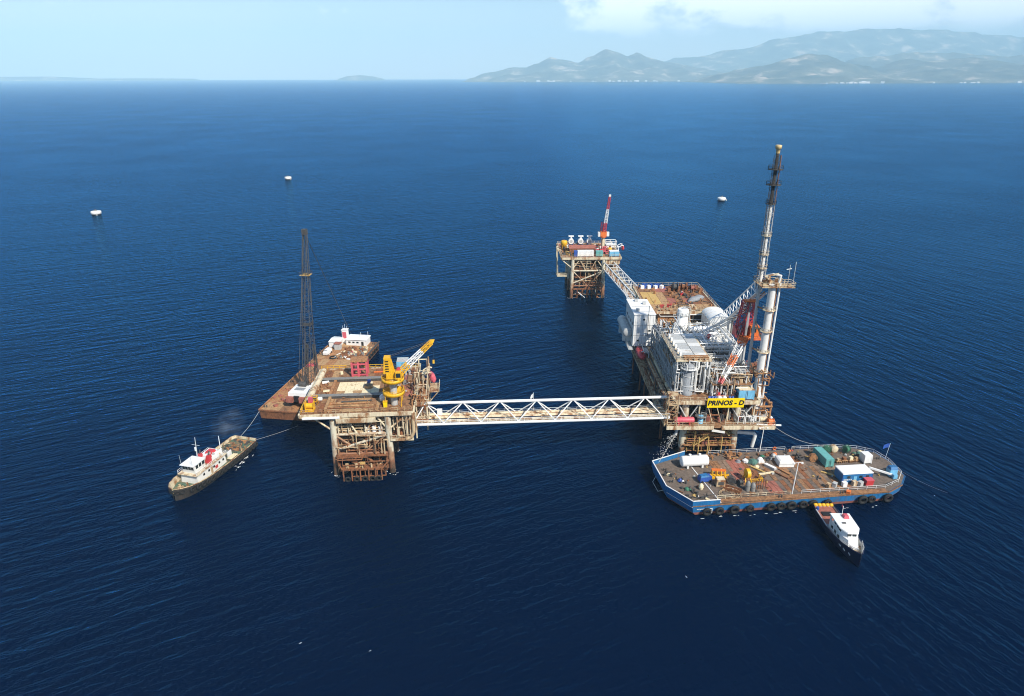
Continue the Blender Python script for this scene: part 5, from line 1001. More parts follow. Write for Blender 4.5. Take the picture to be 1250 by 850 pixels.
def b_gear():
    B = lambda n, l, c, x, y, r=0.0, g=None: thing(n, l, c, DB.w(x, y, 20.06), DB.r + r, g)
    container('white container with a blue end on the near edge of the far platform', DB.w(-1.2, 1.8, 20.07), DB.r + R(90), 7.6, 2.5, 2.8, 'clean_white', 'clean_white')
    tag(MB().cbox(0, 0, 0, 1.6, 2.4, 2.7).build('cabinet', 'royal_blue', None, loc=DB.w(-5.9, 1.8, 20.07), rot=DB.r), 'dark blue cabinet at the end of the white container on the far platform', 'cabinet')
    container('teal container between the two other containers on the far platform', DB.w(5.4, 2.0, 20.07), DB.r, 2.6, 3.2, 2.5, 'teal')
    container('light blue container nearest the bridge on the far platform', DB.w(12.4, 2.0, 20.07), DB.r, 3.0, 4.4, 2.6, 'sky_blue', 'clean_white')
    t = B('red_shed', 'long red-brown roofed shed on the far platform', 'shed', -2.2, 9); MB().box(-6.2, 6.0, -3, 3, 0, 2.8).build('wall', 'rust', t); MB().loft([[(-6.5, -3.3, 2.8), (6.3, -3.3, 2.8), (6.3, 3.3, 2.8), (-6.5, 3.3, 2.8)], [(-6.3, -.3, 3.8), (6.1, -.3, 3.8), (6.1, .3, 3.8), (-6.3, .3, 3.8)]]).build('roof', 'deck_red', t)
    for k, x in enumerate((-6.4, -1.6, 2.8)):
        t = B('round_cooler', 'white round-faced cooler on stands, %s of three on the far platform' % ('left', 'middle', 'right')[k] + ('most' if k != 1 else ''), 'cooler', x, 20, 0, 'round coolers on the far platform')
        MB().bar((0, -1, 3.3), (0, 1, 3.3), 1.35, 16).build('casing', 'clean_white', t); MB().bar((0, -1.06, 3.3), (0, -1.0, 3.3), .8, 12).build('fan', 'pale_grey', t); MB().bar((0, 0, 4.5), (0, 0, 5.6), .5, 8).build('stack', 'clean_white', t); MB().cbox(0, 0, 5.5, 2.6, 1.2, .5).build('hood', 'clean_white', t)
        for s in (-1, 1): MB().beam((s * .9, 0, 0), (s * .8, 0, 2.6), .25, 1.4).build('stand', 'royal_blue', t)
    t = B('pedestal_crane', 'red and white crane with an upright boom on the far platform', 'crane', 8.4, 12)
    MB().bar((0, 0, 0), (0, 0, 6.8), .85, 12).build('pedestal', 'cream', t); MB().lathe((0, 0, 6.8), [(1.2, 0), (1.7, .2), (1.7, .6), (1, .8)], 12).build('slew_ring', 'orange', t); MB().box(-1.5, 1.5, -1.4, 1.6, 7.6, 9.8).build('machinery_house', 'orange', t); MB().box(1.5, 2.7, -1.4, .2, 7.6, 9.6).build('cab', 'white', t); MB().box(-2.6, -1.5, -1.2, 1.2, 7.4, 9.4).build('counterweight', 'white', t)
    MB().lattice((-.6, .8, 9.8), (-.4, .6, 14), 1.6, 1.2, 1.2, .8, 3, .13, .08, up=(0, 1, 0)).build('gantry', 'red', t)
    a, b = V((.2, -.6, 9.4)), V((2.2, -1.0, 27.5))
    for s0, s1, mt in ((0, .25, 'red'), (.25, .62, 'clean_white'), (.62, .95, 'red'), (.95, 1.0, 'clean_white')): MB().lattice(a.lerp(b, s0), a.lerp(b, s1), 1.5 - .8 * s0, 1.4 - .8 * s0, 1.5 - .8 * s1, 1.4 - .8 * s1, 4, .15, .1, up=(0, 1, 0)).build('boom_section', mt, t)
    MB().bar((-.4, .6, 14), b, .05, 4).build('pendant', 'dark_steel', t)
    t = B('red_manifold', 'tangle of red pipes and valves round the far crane foot', 'manifold', 7.2, 7); pipes(MB(), -3, 3, -2, 3, .2, 3.4, 18, (.12, .32)).build('pipework', 'pink_red', t, kind='stuff'); MB().drum((-2, 1, 1.2), (2, 1, 1.2), .8, 12).build('separator', 'red', t)
    lifeboat('red and white lifeboat on the right edge of the far platform', DB.w(17, 5.5, 22.2), DB.r, 4.6, 'red'); davit('white davit over the lifeboat of the far platform', DB.w(16.6, 5.5, 20.6), DB.r + math.pi, 3.6, 'clean_white')
    t = B('white_skid', 'white framed skid at the back right of the far platform', 'skid', 13.6, 20); MB().box(-2.4, 2.4, -2, 2, .2, 1.8).build('housing', 'clean_white', t); MB().rail([(-2.6, -2.2, 0), (2.6, -2.2, 0), (2.6, 2.2, 0), (-2.6, 2.2, 0)], 3.4, 2.4, .14, True).build('frame', 'clean_white', t)
    t = B('yellow_hopper', 'yellow hopper at the back left corner of the far platform', 'hopper', -10.2, 16); MB().lathe((0, 0, 1.2), [(.5, 0), (1.6, 1.4), (1.6, 3), (1.2, 3.3)], 12).build('bin', 'yellow', t)
    for x, y in ((-1, -1), (1, -1), (1, 1), (-1, 1)): MB().bar((x, y, 0), (x, y, 2.4), .12, 6).build('leg', 'yellow', t)
    t = B('yellow_tank', 'small yellow tank near the right lifeboat of the far platform', 'tank', 11.6, 9.5); MB().lathe((0, 0, 0), [(1.1, 0), (1.1, 1.8), (.7, 2.3), (.01, 2.4)], 12).build('shell', 'yellow', t); MB().torus((0, 0, 1.8), (0, 0, 1), 1.12, .08, 12, 4).build('rim', 'ochre', t)
    for mt, n, box in (('dark_steel', 50, (-12, 14, 3, 27)), ('rust', 40, (-12, 14, 4, 27)), ('clean_white', 12, (-12, 14, 4, 27)), ('ochre', 10, (-11, -6, 2, 16))):
        m = MB(); junk(m, *box, .05, n, (.5, 1.8), 1.9); tag(m.build('deck_gear', mt, None, loc=DB.w(0, 0, 20.03), rot=DB.r), {'dark_steel': 'dark machinery crowded over the far platform deck', 'rust': 'rusty fittings crowded over the far platform deck', 'clean_white': 'white boxes dotted over the far platform deck', 'ochre': 'ochre gear at the left side of the far platform'}[mt], 'gear', kind='stuff')
b_gear()

# ------------------------------------------------------------------ blue cargo barge
paint('deck_plank_grey', (0.24, 0.165, 0.115), 0.85, 0.5, (0.13, 0.075, 0.045), 0.5, var=0.4, streak=False)
BB = Fr(45, 153, 6.0)
def marks(m, x0, x1, y, z, h, n, seed, slope=0.0):
    """row of small unreadable painted characters on a vertical face looking to -y"""
    r_ = random.Random(seed); w = (x1 - x0) / n
    for i in range(n):
        if r_.random() < .12: continue
        x = x0 + i * w; zz = z + slope * i / n
        m.box(x, x + w * .25, y - .02, y, zz, zz + h); m.box(x, x + w * .7, y - .02, y, zz + h * r_.choice((0, .4, .8)), zz + h * r_.choice((0, .4, .8)) + h * .2); m.box(x + w * .5, x + w * .72, y - .02, y, zz + h * r_.choice((0, .4)), zz + h)
    return m
def blue_barge():
    t = thing('cargo_barge', 'blue hulled cargo barge with brown plank deck and hanging tyres moored to the production platform', 'barge', BB.w(0, 0), BB.r)
    deck = [(-7, 6.3), (-7, -5.7), (-2.7, -13), (48.8, -12.2), (53.8, -9.6), (57.0, -6.0), (57.6, 1.0), (56.4, 6.2), (52.4, 8.8), (46.4, 10.2), (3.4, 10.4)]; N = len(deck)
    ring = lambda k, z: [(25 + (x - 25) * k, -1.3 + (y + 1.3) * k, z) for x, y in deck]
    MB().loft([ring(.93, -1.2), ring(.988, .85)]).build('hull_bottom', 'deck_red', t)
    MB().loft([ring(.988, .86), ring(1.0, 2.9)]).build('hull_side', 'blue_hull', t)
    MB().loft([ring(.990, 2.9), ring(.990, 3.0)]).build('deck_plate', 'deck_grey', t)
    # rubbing strake, bow bulwark, white lines
    for i in range(N):
        a, b = deck[i], deck[(i + 1) % N]; MB().beam((a[0], a[1], 2.75), (b[0], b[1], 2.75), .25, .3).build('rubbing_strake', 'deck_brown' if i in (2, 3) else 'blue_hull', t)
    for a, b in (((3.4, 10.4), (-7, 6.3)), ((-7, 6.3), (-7, -5.7)), ((-7, -5.7), (-2.7, -13)), ((-2.7, -13), (4.2, -12.95))):
        MB().beam((a[0], a[1], 3.55), (b[0], b[1], 3.55), .18, 1.3).build('bulwark', 'blue_hull', t); MB().beam((a[0], a[1], 4.25), (b[0], b[1], 4.25), .26, .12).build('bulwark_cap', 'clean_white', t)
    MB().beam((-6.9, -6, 2.5), (-2.7, -13.16, 2.5), .1, .14).build('painted_line', 'clean_white', t)
    m = MB(); marks(m, -1.6, 1.6, -13.14, 1.7, .34, 9, 3); m.build('hull_lettering', 'clean_white', t); MB().box(2.2, 2.34, -13.2, -13.1, .6, 2.0).build('draught_mark', 'clean_white', t); MB().box(1.2, 2.2, -13.2, -13.1, 1.86, 2.0).build('draught_mark', 'clean_white', t)
    # timber and steel deck sheets
    rr = random.Random(21)
    for i in range(27):
        for j in range(3):
            x0, y0 = 8.6 + i * 1.22, -10.2 + j * 5.6
            if rr.random() < .04: continue
            mt = rr.choice(('deck_brown', 'deck_grey', 'deck_plank_grey', 'rust', 'deck_brown', 'deck_plank_grey', 'deck_grey'))
            if (i in (4, 5, 6) and j == 2) or (i in (8, 9, 10) and j == 0) or (i in (3, 4) and j == 1): mt = 'deck_red'
            MB().box(x0, x0 + 1.16, y0 + rr.uniform(-.25, .25), y0 + 5.45 + rr.uniform(-.2, .2), 3.0, 3.05 + rr.uniform(0, .07)).build('deck_plank', mt, t)
    MB().box(4.2, 48, -12.6, -11.0, 3.0, 3.06).build('side_deck', 'deck_brown', t)
    # rails
    MB().rail([(4.2, -11.1, 3.02), (23, -11.1, 3.02)], 1.1, 2.0, .07).build('railing', 'cream', t); MB().rail([(26, -11.0, 3.02), (48.2, -11.0, 3.02), (53.2, -8.8, 3.02), (56.2, -5.4, 3.02), (56.8, 1.0, 3.02), (55.6, 5.8, 3.02), (52.0, 8.2, 3.02), (46.2, 9.6, 3.02), (34, 9.9, 3.02)], 1.05, 2.6, .042).build('railing', 'clean_white', t)
    MB().rail([(32, 9.9, 3.02), (10, 10.0, 3.02)], 1.05, 2.6, .042).build('railing', 'clean_white', t); MB().beam((2.6, 9.8, 3.06), (4.6, -12.6, 3.06), .22, .1).build('deck_line', 'clean_white', t)
    for x, y in ((-4.5, 3.2), (-4.6, -2.5), (36, -12), (20, -12), (50, -9.6), (54.8, 2.5), (14, 9.6), (40, 9.2)):
        m = MB(); m.bar((-.35 + x, y, 3), (-.35 + x, y, 3.7), .18, 8); m.bar((.35 + x, y, 3), (.35 + x, y, 3.7), .18, 8); m.build('bollard', 'dark_steel', t)
    MB().path([(-7.2, 2, 2.2), (-8.3, 1, 1.2), (-8.1, -3, .9), (-7.2, -4.5, 2.2)], .08, 5).build('mooring_wire', 'pale_grey', t)
    src = None
    for k, x in enumerate((.9, 4.1, 7.9, 11.9, 17.3, 19.9, 22.6, 25.7, 28.3, 32.1, 41.4, 43.8, 48.2)):
        R_ = (1.0, 1.0, 1.1, .9, 1.05, 1.0, 1.1, 1.0, 1.0, .9, 1.15, .95, 1.15)[k]; y = -13.35 + .017 * max(0, x)
        c = thing('tyre_fender', 'black tyre fender hung on the blue barge side, %s from the bow' % ('first', 'second', 'third', 'fourth', 'fifth', 'sixth', 'seventh', 'eighth', 'ninth', 'tenth', 'eleventh', 'twelfth', 'thirteenth')[k], 'tyre', BB.w(x, y - .25, 1.35), BB.r, 'tyres along the blue barge side')
        MB().torus((0, 0, 0), (0, 1, .12), R_ * .8, R_ * .36, 16, 8).build('tyre', 'rubber', c); MB().bar((0, .1, R_ * .7), (0, .2, 1.7), .04, 4).build('chain', 'dark_steel', c)
    return t
blue_barge()
def on_B(name, label, cat, x, y, z=3.08, rot=0.0, group=None): return thing(name, label, cat, BB.w(x, y, z), BB.r + rot, group)
def reel(label, x, y, r, mt, axis=0.0, z=3.08, w=1.0):
    t = on_B('hose_reel', label, 'reel', x, y, z, axis); MB().bar((-w / 2, 0, r), (w / 2, 0, r), r * .72, 14).build('coil', mt, t)
    for s in (-1, 1): MB().torus((s * w / 2, 0, r), (1, 0, 0), r * .9, .1, 16, 5).build('flange', mt, t); MB().beam((s * w / 2, -r * .8, 0), (s * w / 2, 0, r), .12, .12).build('stand', 'dark_steel', t)
    return t
def heap(name, label, cat, x, y, parts, z=3.08):
    t = on_B(name, label, cat, x, y, z)
    for k, (dx, dy, r, h, mt, nm) in enumerate(parts):
        r_ = random.Random(k * 7 + int(x * 10)); n = 8; r *= .7; h *= .62; rings = []
        for zz, f in ((0, 1.1), (.3, 1.0), (.62, .85), (.9, .5), (1.0, .15)): rings.append([(dx + r * f * (1 + r_.uniform(-.3, .3)) * math.cos(2 * math.pi * i / n), dy + r * f * (1 + r_.uniform(-.3, .3)) * math.sin(2 * math.pi * i / n), zz * h) for i in range(n)])
        MB().loft(rings).build(nm, mt, t)
    m = MB(); junk(m, -1.8, 1.8, -1.4, 1.4, 0, 7, (.25, .8), .9); m.build('loose_gear', 'dark_steel', t, kind='stuff')
    return t
def barge_cargo():
    w = BB.w
    a, b = V(w(.5, 4.4, 4.75)), V(w(7.2, 4.4, 4.75)); hvessel('large white pressure tank on saddles at the bow of the blue barge', a, b, 1.45, 'clean_white', .25, name='pressure_tank', n=24)
    t = on_B('pipe_bending_frame', 'yellow orange machine frame in front of the white tank', 'machine', 8.2, -1.6, rot=R(-12)); MB().box(-2, 2, -.9, .9, 0, .4).build('base', 'yellow', t)
    for x in (-1.6, -.5, .6, 1.6): MB().path([(x, -.8, .4), (x, -.4, 2.0), (x, .8, 2.0), (x, 1.0, .4)], .14, 6).build('hoop', 'yellow', t)
    MB().box(-1.8, 1.8, -.3, .7, 1.95, 2.2).build('top_plate', 'orange', t); MB().bar((1.2, 0, .4), (2.6, -.2, 1.0), .3, 8).build('arm', 'yellow', t)
    t = on_B('compressor', 'blue compressor unit at the bow of the blue barge', 'machine', 4.0, -3.0, rot=R(8)); MB().box(-1.6, 1.6, -.8, .8, .35, 1.6).build('body', 'royal_blue', t); MB().loft([[(-1.6, -.8, 1.6), (1.0, -.8, 1.6), (1.0, .8, 1.6), (-1.6, .8, 1.6)], [(-1.4, -.6, 2.0), (.6, -.6, 2.0), (.6, .6, 2.0), (-1.4, .6, 2.0)]]).build('hood', 'blue_hull', t)
    for x in (-1.1, 1.1): MB().bar((x, -.85, .35), (x, .85, .35), .35, 10).build('wheel', 'rubber', t)
    t = on_B('generator', 'tan generator box beside the blue compressor', 'generator', 7.2, -5.2, rot=R(-6)); MB().box(-1.1, 1.1, -.9, .9, .15, 2.0).build('body', 'old_cream', t); MB().box(-1.0, 1.0, -.8, .8, 2.0, 2.12).build('roof', 'cream', t); MB().box(-.7, .7, -.95, -.9, .6, 1.5).build('grille', 'dark_steel', t)
    t = on_B('yellow_drum_stand', 'yellow winch drum on a frame near the middle of the barge deck', 'winch', 15.0, -3.6); MB().bar((-.4, 0, 2.0), (.5, 0, 2.0), 1.3, 16).build('drum', 'yellow', t)
    for s in (-1, 1): MB().beam((s * .7, -1.1, 0), (s * .6, 0, 2.0), .2, .2).build('leg', 'yellow', t); MB().beam((s * .7, 1.1, 0), (s * .6, 0, 2.0), .2, .2).build('leg', 'yellow', t)
    MB().rail([(.6, -1.5, 0), (3.6, -1.5, 0), (3.6, .6, 0)], 1.1, 1.2, .09).build('railing', 'yellow', t)
    reel('dark cable reel with white rims in front of the generator', 10.4, -4.8, 1.1, 'dark_steel', R(60)); reel('smaller dark cable reel beside the white rimmed one', 12.4, -5.4, .8, 'dark_steel', R(20))
    for k, (x, y, h) in enumerate(((13.2, -8.2, 2.8), (14.4, -8.6, 2.4))):
        t = on_B('dark_vessel', 'dark upright bottle tank at the barge rail, %s' % ('taller one' if k == 0 else 'shorter one'), 'tank', x, y, group='dark tanks at the barge rail'); MB().lathe((0, 0, 0), [(.6, 0), (.6, h * .75), (.35, h * .92), (.12, h)], 12).build('shell', 'steel', t); MB().torus((0, 0, h * .5), (0, 0, 1), .62, .06, 12, 4).build('band', 'dark_steel', t)
    t = on_B('pipe_rack_stand', 'rusty upright pipe rack beside the dark tanks', 'rack', 16.8, -8.0)
    for i in range(5): MB().bar((-1.2 + .6 * i, 0, 0), (-1.2 + .6 * i, .2, 2.6 + .3 * (i % 2)), .12, 6).build('pipe', 'rust', t)
    MB().beam((-1.5, .1, 1.4), (1.5, .1, 1.4), .15, .2).build('rail', 'rust', t)
    t = on_B('rusty_trough', 'rusty steel trough lying behind the barge side rail', 'trough', 9.4, -7.8, rot=R(-38)); MB().box(-2.2, 2.2, -.7, .7, 0, .12).build('floor', 'rust', t)
    for s in (-1, 1): MB().box(-2.2, 2.2, s * .7 - .06, s * .7 + .06, .12, .8).build('side', 'rust', t)
    o = on_B('bollard_buoy', 'cream rounded float standing on the bow deck', 'float', 1.8, -6.4); MB().lathe((0, 0, 0), [(.45, 0), (.6, .5), (.55, 1.2), (.25, 1.6), (.01, 1.7)], 12).build('shell', 'pale_plank', o); MB().torus((0, 0, .6), (0, 0, 1), .6, .08, 12, 4).build('band', 'cream', o)
    for k, (x, y, mt, r, h, lab) in enumerate(((-4.2, .8, 'pale_plank', .9, 1.0, 'cream sack heap by the bow bulwark'), (-2.2, -2.2, 'royal_blue', .9, 1.3, 'blue drum bundle on the bow deck'), (-1.8, -6.2, 'green', 1.0, 1.2, 'green net heap on the bow deck'), (-.8, -9.0, 'ochre', 1.0, .6, 'ochre rope coil at the bow corner'), (1.6, -10.6, 'pale_plank', .7, .5, 'tan rope coil near the bow rail'))):
        heap('net_heap' if 'net' in lab else 'deck_bundle', lab, 'bundle', x, y, ((0, 0, r * .85, h * .9, mt, 'cover'), (r * .7, -r * .4, r * .45, h * .6, 'clean_white' if k % 2 else mt, 'bundle')))
    t = on_B('hose_coil', 'pale hose laid in flat loops on the barge deck near the bow', 'hose', 7.0, -9.4)
    for k in range(4): MB().torus((k * .5, .2 * (k % 2), .1 + .05 * k), (0, 0, 1), 1.6 + .25 * k, .07, 24, 5).build('loop', 'old_cream', t)
    heap('covered_cargo', 'green and white tarpaulin cargo at the middle of the barge', 'cargo', 20.2, 4.2, ((-1.8, .8, 1.2, 1.6, 'clean_white', 'sack'), (0, 0, 1.7, 2.0, 'bottle', 'tarpaulin'), (2.2, .4, 1.4, 2.3, 'clean_white', 'sack'), (-3.6, 1, 1.0, 1.0, 'tarp', 'bundle'), (.2, -1.9, .9, .7, 'pale_plank', 'bundle')))
    heap('covered_cargo', 'mixed green nets and grey sacks behind the white covered crate', 'cargo', 25.4, 6.2, ((-1.4, .5, 1.0, 1.2, 'green', 'net'), (.2, -.6, 1.0, 1.0, 'tarp', 'sack'), (1.8, .6, 1.1, 1.5, 'pale_grey', 'sack'), (.4, 1.6, .9, .9, 'rust', 'net'), (2.8, 1.8, .8, .9, 'orange', 'net')))
    t = on_B('covered_crate', 'white tarpaulin covered crate in the middle of the barge deck', 'crate', 28.4, 3.0, rot=R(-6)); MB().loft([[(-2.0, -1.8, 0), (2.0, -1.8, 0), (2.0, 1.8, 0), (-2.0, 1.8, 0)], [(-1.95, -1.75, 1.5), (1.95, -1.75, 1.5), (1.95, 1.75, 1.5), (-1.95, 1.75, 1.5)], [(-1.5, -1.3, 1.75), (1.5, -1.3, 1.8), (1.5, 1.3, 1.75), (-1.5, 1.3, 1.7)]]).build('cover', 'clean_white', t); MB().torus((0, 0, .9), (0, 0, 1), 0.01, .005, 6, 3); MB().box(-2.02, 2.02, -1.83, -1.79, .7, .78).build('strap', 'steel', t)
    t = on_B('grey_conveyor', 'narrow grey crate lying in front of the tarpaulin cargo', 'crate', 23.6, 1.2, rot=R(-58)); MB().box(-1.5, 1.5, -.4, .4, 0, .7).build('body', 'pale_grey', t); MB().box(-1.55, 1.55, -.45, .45, .7, .8).build('lid', 'clean_white', t)
    for k, (x, y, a, mt, lab) in enumerate(((21.4, -1.4, 8, 'pale_plank', 'pale plank lying loose on the barge deck'), (20.0, .6, -55, 'ochre', 'ochre beam lying loose on the barge deck'), (24.8, -2.6, -60, 'rust', 'rusty beam lying loose on the barge deck'), (26.2, -.8, -62, 'rust_light', 'light rusty beam beside the darker one'), (37.6, -3.6, -40, 'ochre', 'short ochre beam near the blue container'))):
        t = on_B('loose_beam', lab, 'beam', x, y, rot=R(a)); MB().box(-2.2, 2.2, -.18, .18, 0.02, .3).build('web', mt, t); MB().box(-2.2, 2.2, -.28, .28, .3, .36).build('flange', mt, t)
    t = on_B('anchor_heap', 'dark anchor and chain heap near the back rail', 'anchor', 33.6, 5.4); MB().bar((0, -1.4, .4), (0, 1.2, .8), .2, 8).build('shank', 'dark_steel', t); MB().torus((0, -1.0, .5), (0, .2, 1), .9, .22, 12, 6).build('fluke', 'dark_steel', t)
    for k in range(6): MB().torus((-.9 + .4 * k, .9 + .2 * (k % 2), .25), (k % 2, 1, .4), .35, .1, 10, 5).build('chain_link', 'dark_steel', t)
    reel('brown hose reel beside the teal container', 36.6, 3.4, 1.1, 'rust_light', R(80))
    container('teal green container standing lengthwise on the blue barge', w(39.4, 3.2, 3.1), BB.r, 6.6, 2.1, 2.4, 'teal')
    reel('bright green hose reel behind the teal container', 42.6, 7.2, 1.1, 'green', R(70)); reel('green hose reel nearest the stern corner', 48.0, 6.6, 1.2, 'green', R(15))
    t = on_B('cream_drum', 'cream drum between the green reels', 'drum', 44.9, 7.6); MB().drum((0, -.7, 1.0), (0, .7, 1.0), 1.0, 14, .25).build('shell', 'cream', t); MB().cbox(0, 0, 0, 1.6, 1.4, .35).build('cradle', 'rust', t)
    heap('net_heap', 'dark green net heap by the stern rail', 'net', 51.2, 5.4, ((0, 0, 1.3, 1.2, 'bottle', 'net'), (.8, 1.0, .9, 1.0, 'pale_plank', 'sack'), (-1.2, .4, .8, .9, 'green', 'net')))
    for k in range(4):
        t = on_B('pallet', 'timber pallet in the brown row behind the blue container, %s' % ('first', 'second', 'third', 'fourth')[k] + ' from the teal container', 'pallet', 43.2 + 1.75 * k, 2.2 + .2 * (k % 2), rot=R(4 * k), group='pallets behind the blue container')
        for i in range(5): MB().box(-.75, .75, -.7 + i * .3, -.5 + i * .3, .45, .55).build('slat', 'deck_tan', t)
        for i in (-.6, 0, .6): MB().box(i - .08, i + .08, -.7, .75, 0, .45).build('bearer', 'rust_light', t)
        MB().cbox(0, 0, .56, .9, .8, .5 + .2 * (k % 3)).build('load', ('old_cream', 'rust', 'pale_plank', 'deck_tan')[k], t)
    # large blue cabin with white roof
    t = on_B('deck_cabin', 'large blue cabin with a bright white roof at the stern of the barge', 'cabin', 42.4, -6.0, rot=R(-1)); t.scale = (.8, .8, .85); MB().box(-4.9, 4.9, -2.4, 2.4, .2, 3.2).build('wall', 'blue_hull', t); MB().loft([[(-5.1, -2.6, 3.2), (5.1, -2.6, 3.2), (5.1, 2.6, 3.2), (-5.1, 2.6, 3.2)], [(-5.0, -2.5, 3.45), (5.0, -2.5, 3.45), (5.0, 2.5, 3.45), (-5.0, 2.5, 3.45)]]).build('roof', 'clean_white', t)
    for x in (-3.4, .6, 2.8): MB().box(x, x + 1.0, -2.46, -2.4, 1.7, 2.5).build('window', 'glass', t)
    MB().box(-1.2, -.2, -2.46, -2.4, .3, 2.3).build('door', 'sky_blue', t); m = MB(); marks(m, -4.5, -1.6, -2.42, 1.0, .5, 5, 8); m.build('lettering', 'clean_white', t)
    for x in (-4.9, 4.9): MB().box(x - .08, x + .08, -2.48, -2.38, .2, 3.2).build('corner_post', 'royal_blue', t)
    t = on_B('red_box', 'bright red box in front of the blue cabin', 'box', 44.8, -9.0); MB().loft([[(-.9, -.7, 0), (.9, -.7, 0), (.9, .7, 0), (-.9, .7, 0)], [(-1.0, -.8, 1.6), (1.0, -.8, 1.6), (1.0, .8, 1.6), (-1.0, .8, 1.6)]]).build('body', 'red', t); MB().cbox(0, 0, 1.61, 2.1, 1.7, .12).build('lid', 'pink_red', t)
    for k, (x, y, mt, lab) in enumerate(((38.4, -9.0, 'clean_white', 'white box at the near corner of the blue cabin'), (41.2, -8.8, 'cream', 'cream post box in front of the blue cabin door'), (42.6, -9.2, 'pale_grey', 'pale grey box between the cream box and the red box'), (34.0, -9.2, 'old_cream', 'tan winch box at the side rail'), (35.8, -9.0, 'pale_grey', 'grey round winch at the side rail'), (37.8, -12.0, 'orange', 'orange lifebuoy box on the side deck'))):
        t = on_B('deck_box', lab, 'box', x, y, rot=R(10 * k)); MB().cbox(0, 0, 0, 1.1, .9, 1.1 if k != 5 else .5).build('body', mt, t); MB().cbox(0, 0, 1.11 if k != 5 else .51, 1.2, 1.0, .1).build('lid', mt, t)
    container('small white cabin with a dark open side near the stern rail', w(50.6, 1.6, 3.1), BB.r + R(90), 2.0, 2.2, 2.5, 'clean_white', flat=True, cat='cabin', name='small_cabin')
    t = on_B('deck_crane', 'blue deck crane with a white folded arm at the stern', 'crane', 53.4, -5.4); MB().box(-1.0, 1.0, -.9, .9, 0, 2.0).build('body', 'sky_blue', t); MB().loft([[(-1, -.9, 2.0), (1, -.9, 2.0), (1, .9, 2.0), (-1, .9, 2.0)], [(-.8, -.5, 2.7), (1, -.5, 2.7), (1, .6, 2.7), (-.8, .6, 2.7)]]).build('cab', 'blue_hull', t); MB().beam((-.2, -1.3, .8), (-5.6, 1.2, 1.9), .4, .45).build('arm', 'clean_white', t); MB().beam((-5.4, 1.2, 2.0), (-5.0, 1.9, .2), .3, .3).build('arm', 'cream', t); MB().cbox(-.1, -1.6, 0, 1.1, .8, 1.2).build('pedestal', 'sky_blue', t)
    t = on_B('white_dome', 'white rounded liferaft canister at the stern corner', 'canister', 55.0, -3.6); MB().drum((-.6, 0, .9), (.6, 0, .9), .65, 14, .5).build('shell', 'clean_white', t); MB().cbox(0, 0, 0, 1.0, .8, .35).build('cradle', 'steel', t)
    for k, (x, y, h, lab) in enumerate(((23.6, -10.9, 9.0, 'white lamp post at the near side rail of the barge'), (24.6, 9.7, 7.6, 'white lamp post at the back rail of the barge'))):
        t = on_B('lamp_post', lab, 'lamp post', x, y, 3.02); MB().bar((0, 0, 0), (.25, 0, h), .14, 8, .1).build('pole', 'clean_white', t); MB().bar((-.9, 0, h), (1.3, 0, h), .07, 6).build('cross_arm', 'clean_white', t)
        for s in (-.9, 1.2): MB().cbox(s, -.1, h - .25, .5, .3, .35).build('floodlight', 'clean_white', t)
    t = on_B('stern_flag', 'blue and white flag flying at the barge stern', 'flag', 57.0, 2.6, 3.0); t.scale = (.7, .7, .85); MB().bar((0, 0, 0), (.8, 0, 5.6), .07, 6).build('pole', 'clean_white', t); n = 6; rings = []
    for i in range(n + 1): u = i / n; y = .18 * math.sin(u * 5); rings.append([(.75 - 2.6 * u, y, 5.5 - .3 * u), (.75 - 2.6 * u, y + .03, 5.5 - .3 * u), (.62 - 2.6 * u, y + .03, 4.1 - .3 * u), (.62 - 2.6 * u, y, 4.1 - .3 * u)])
    MB().loft(rings).build('cloth', 'royal_blue', t)
    t = on_B('life_ring', 'orange life ring on the back rail of the barge', 'life ring', 28.8, 9.75, 3.9); MB().torus((0, -.1, 0), (0, 1, .1), .42, .13, 14, 6).build('ring', 'orange', t)
    for k, (x, y) in enumerate(((44.6, 9.5), (33.0, 9.2))):
        heap('orange_gear', 'orange fire gear at the back rail, %s' % ('beside the green reel' if k == 0 else 'near the rail opening'), 'gear', x, y, ((0, 0, .7, .7, 'orange', 'cover'), (.8, .1, .4, .5, 'red', 'cover')))
    m = MB(); r2 = random.Random(77)
    for (mt, n, nm, lab) in (('rust', 30, 'scrap_litter', 'rusty offcuts scattered across the blue barge deck'), ('pale_grey', 14, 'pale_litter', 'pale offcuts and tools scattered across the blue barge deck'), ('ochre', 14, 'ochre_litter', 'orange and ochre bits scattered across the blue barge deck'), ('dark_steel', 26, 'dark_litter', 'dark shackles and hoses scattered across the blue barge deck')):
        m = MB(); junk(m, 8, 53, -9.5, 9.0, 3.1, n, (.2, .7), .4); junk(m, -4, 8, -9, 6, 3.0, n // 4, (.2, .6), .4); tag(m.build(nm, mt, None, loc=w(0, 0, 0), rot=BB.r), lab, 'litter', kind='stuff')
    m = MB(); junk(m, 8, 20, 6.4, 9.4, 3.1, 26, (.3, 1.0), .9); tag(m.build('rusty_gear_row', 'rust_light', None, loc=w(0, 0, 0), rot=BB.r), 'row of rusty gear along the back rail beneath the platform', 'gear', kind='stuff')
barge_cargo()

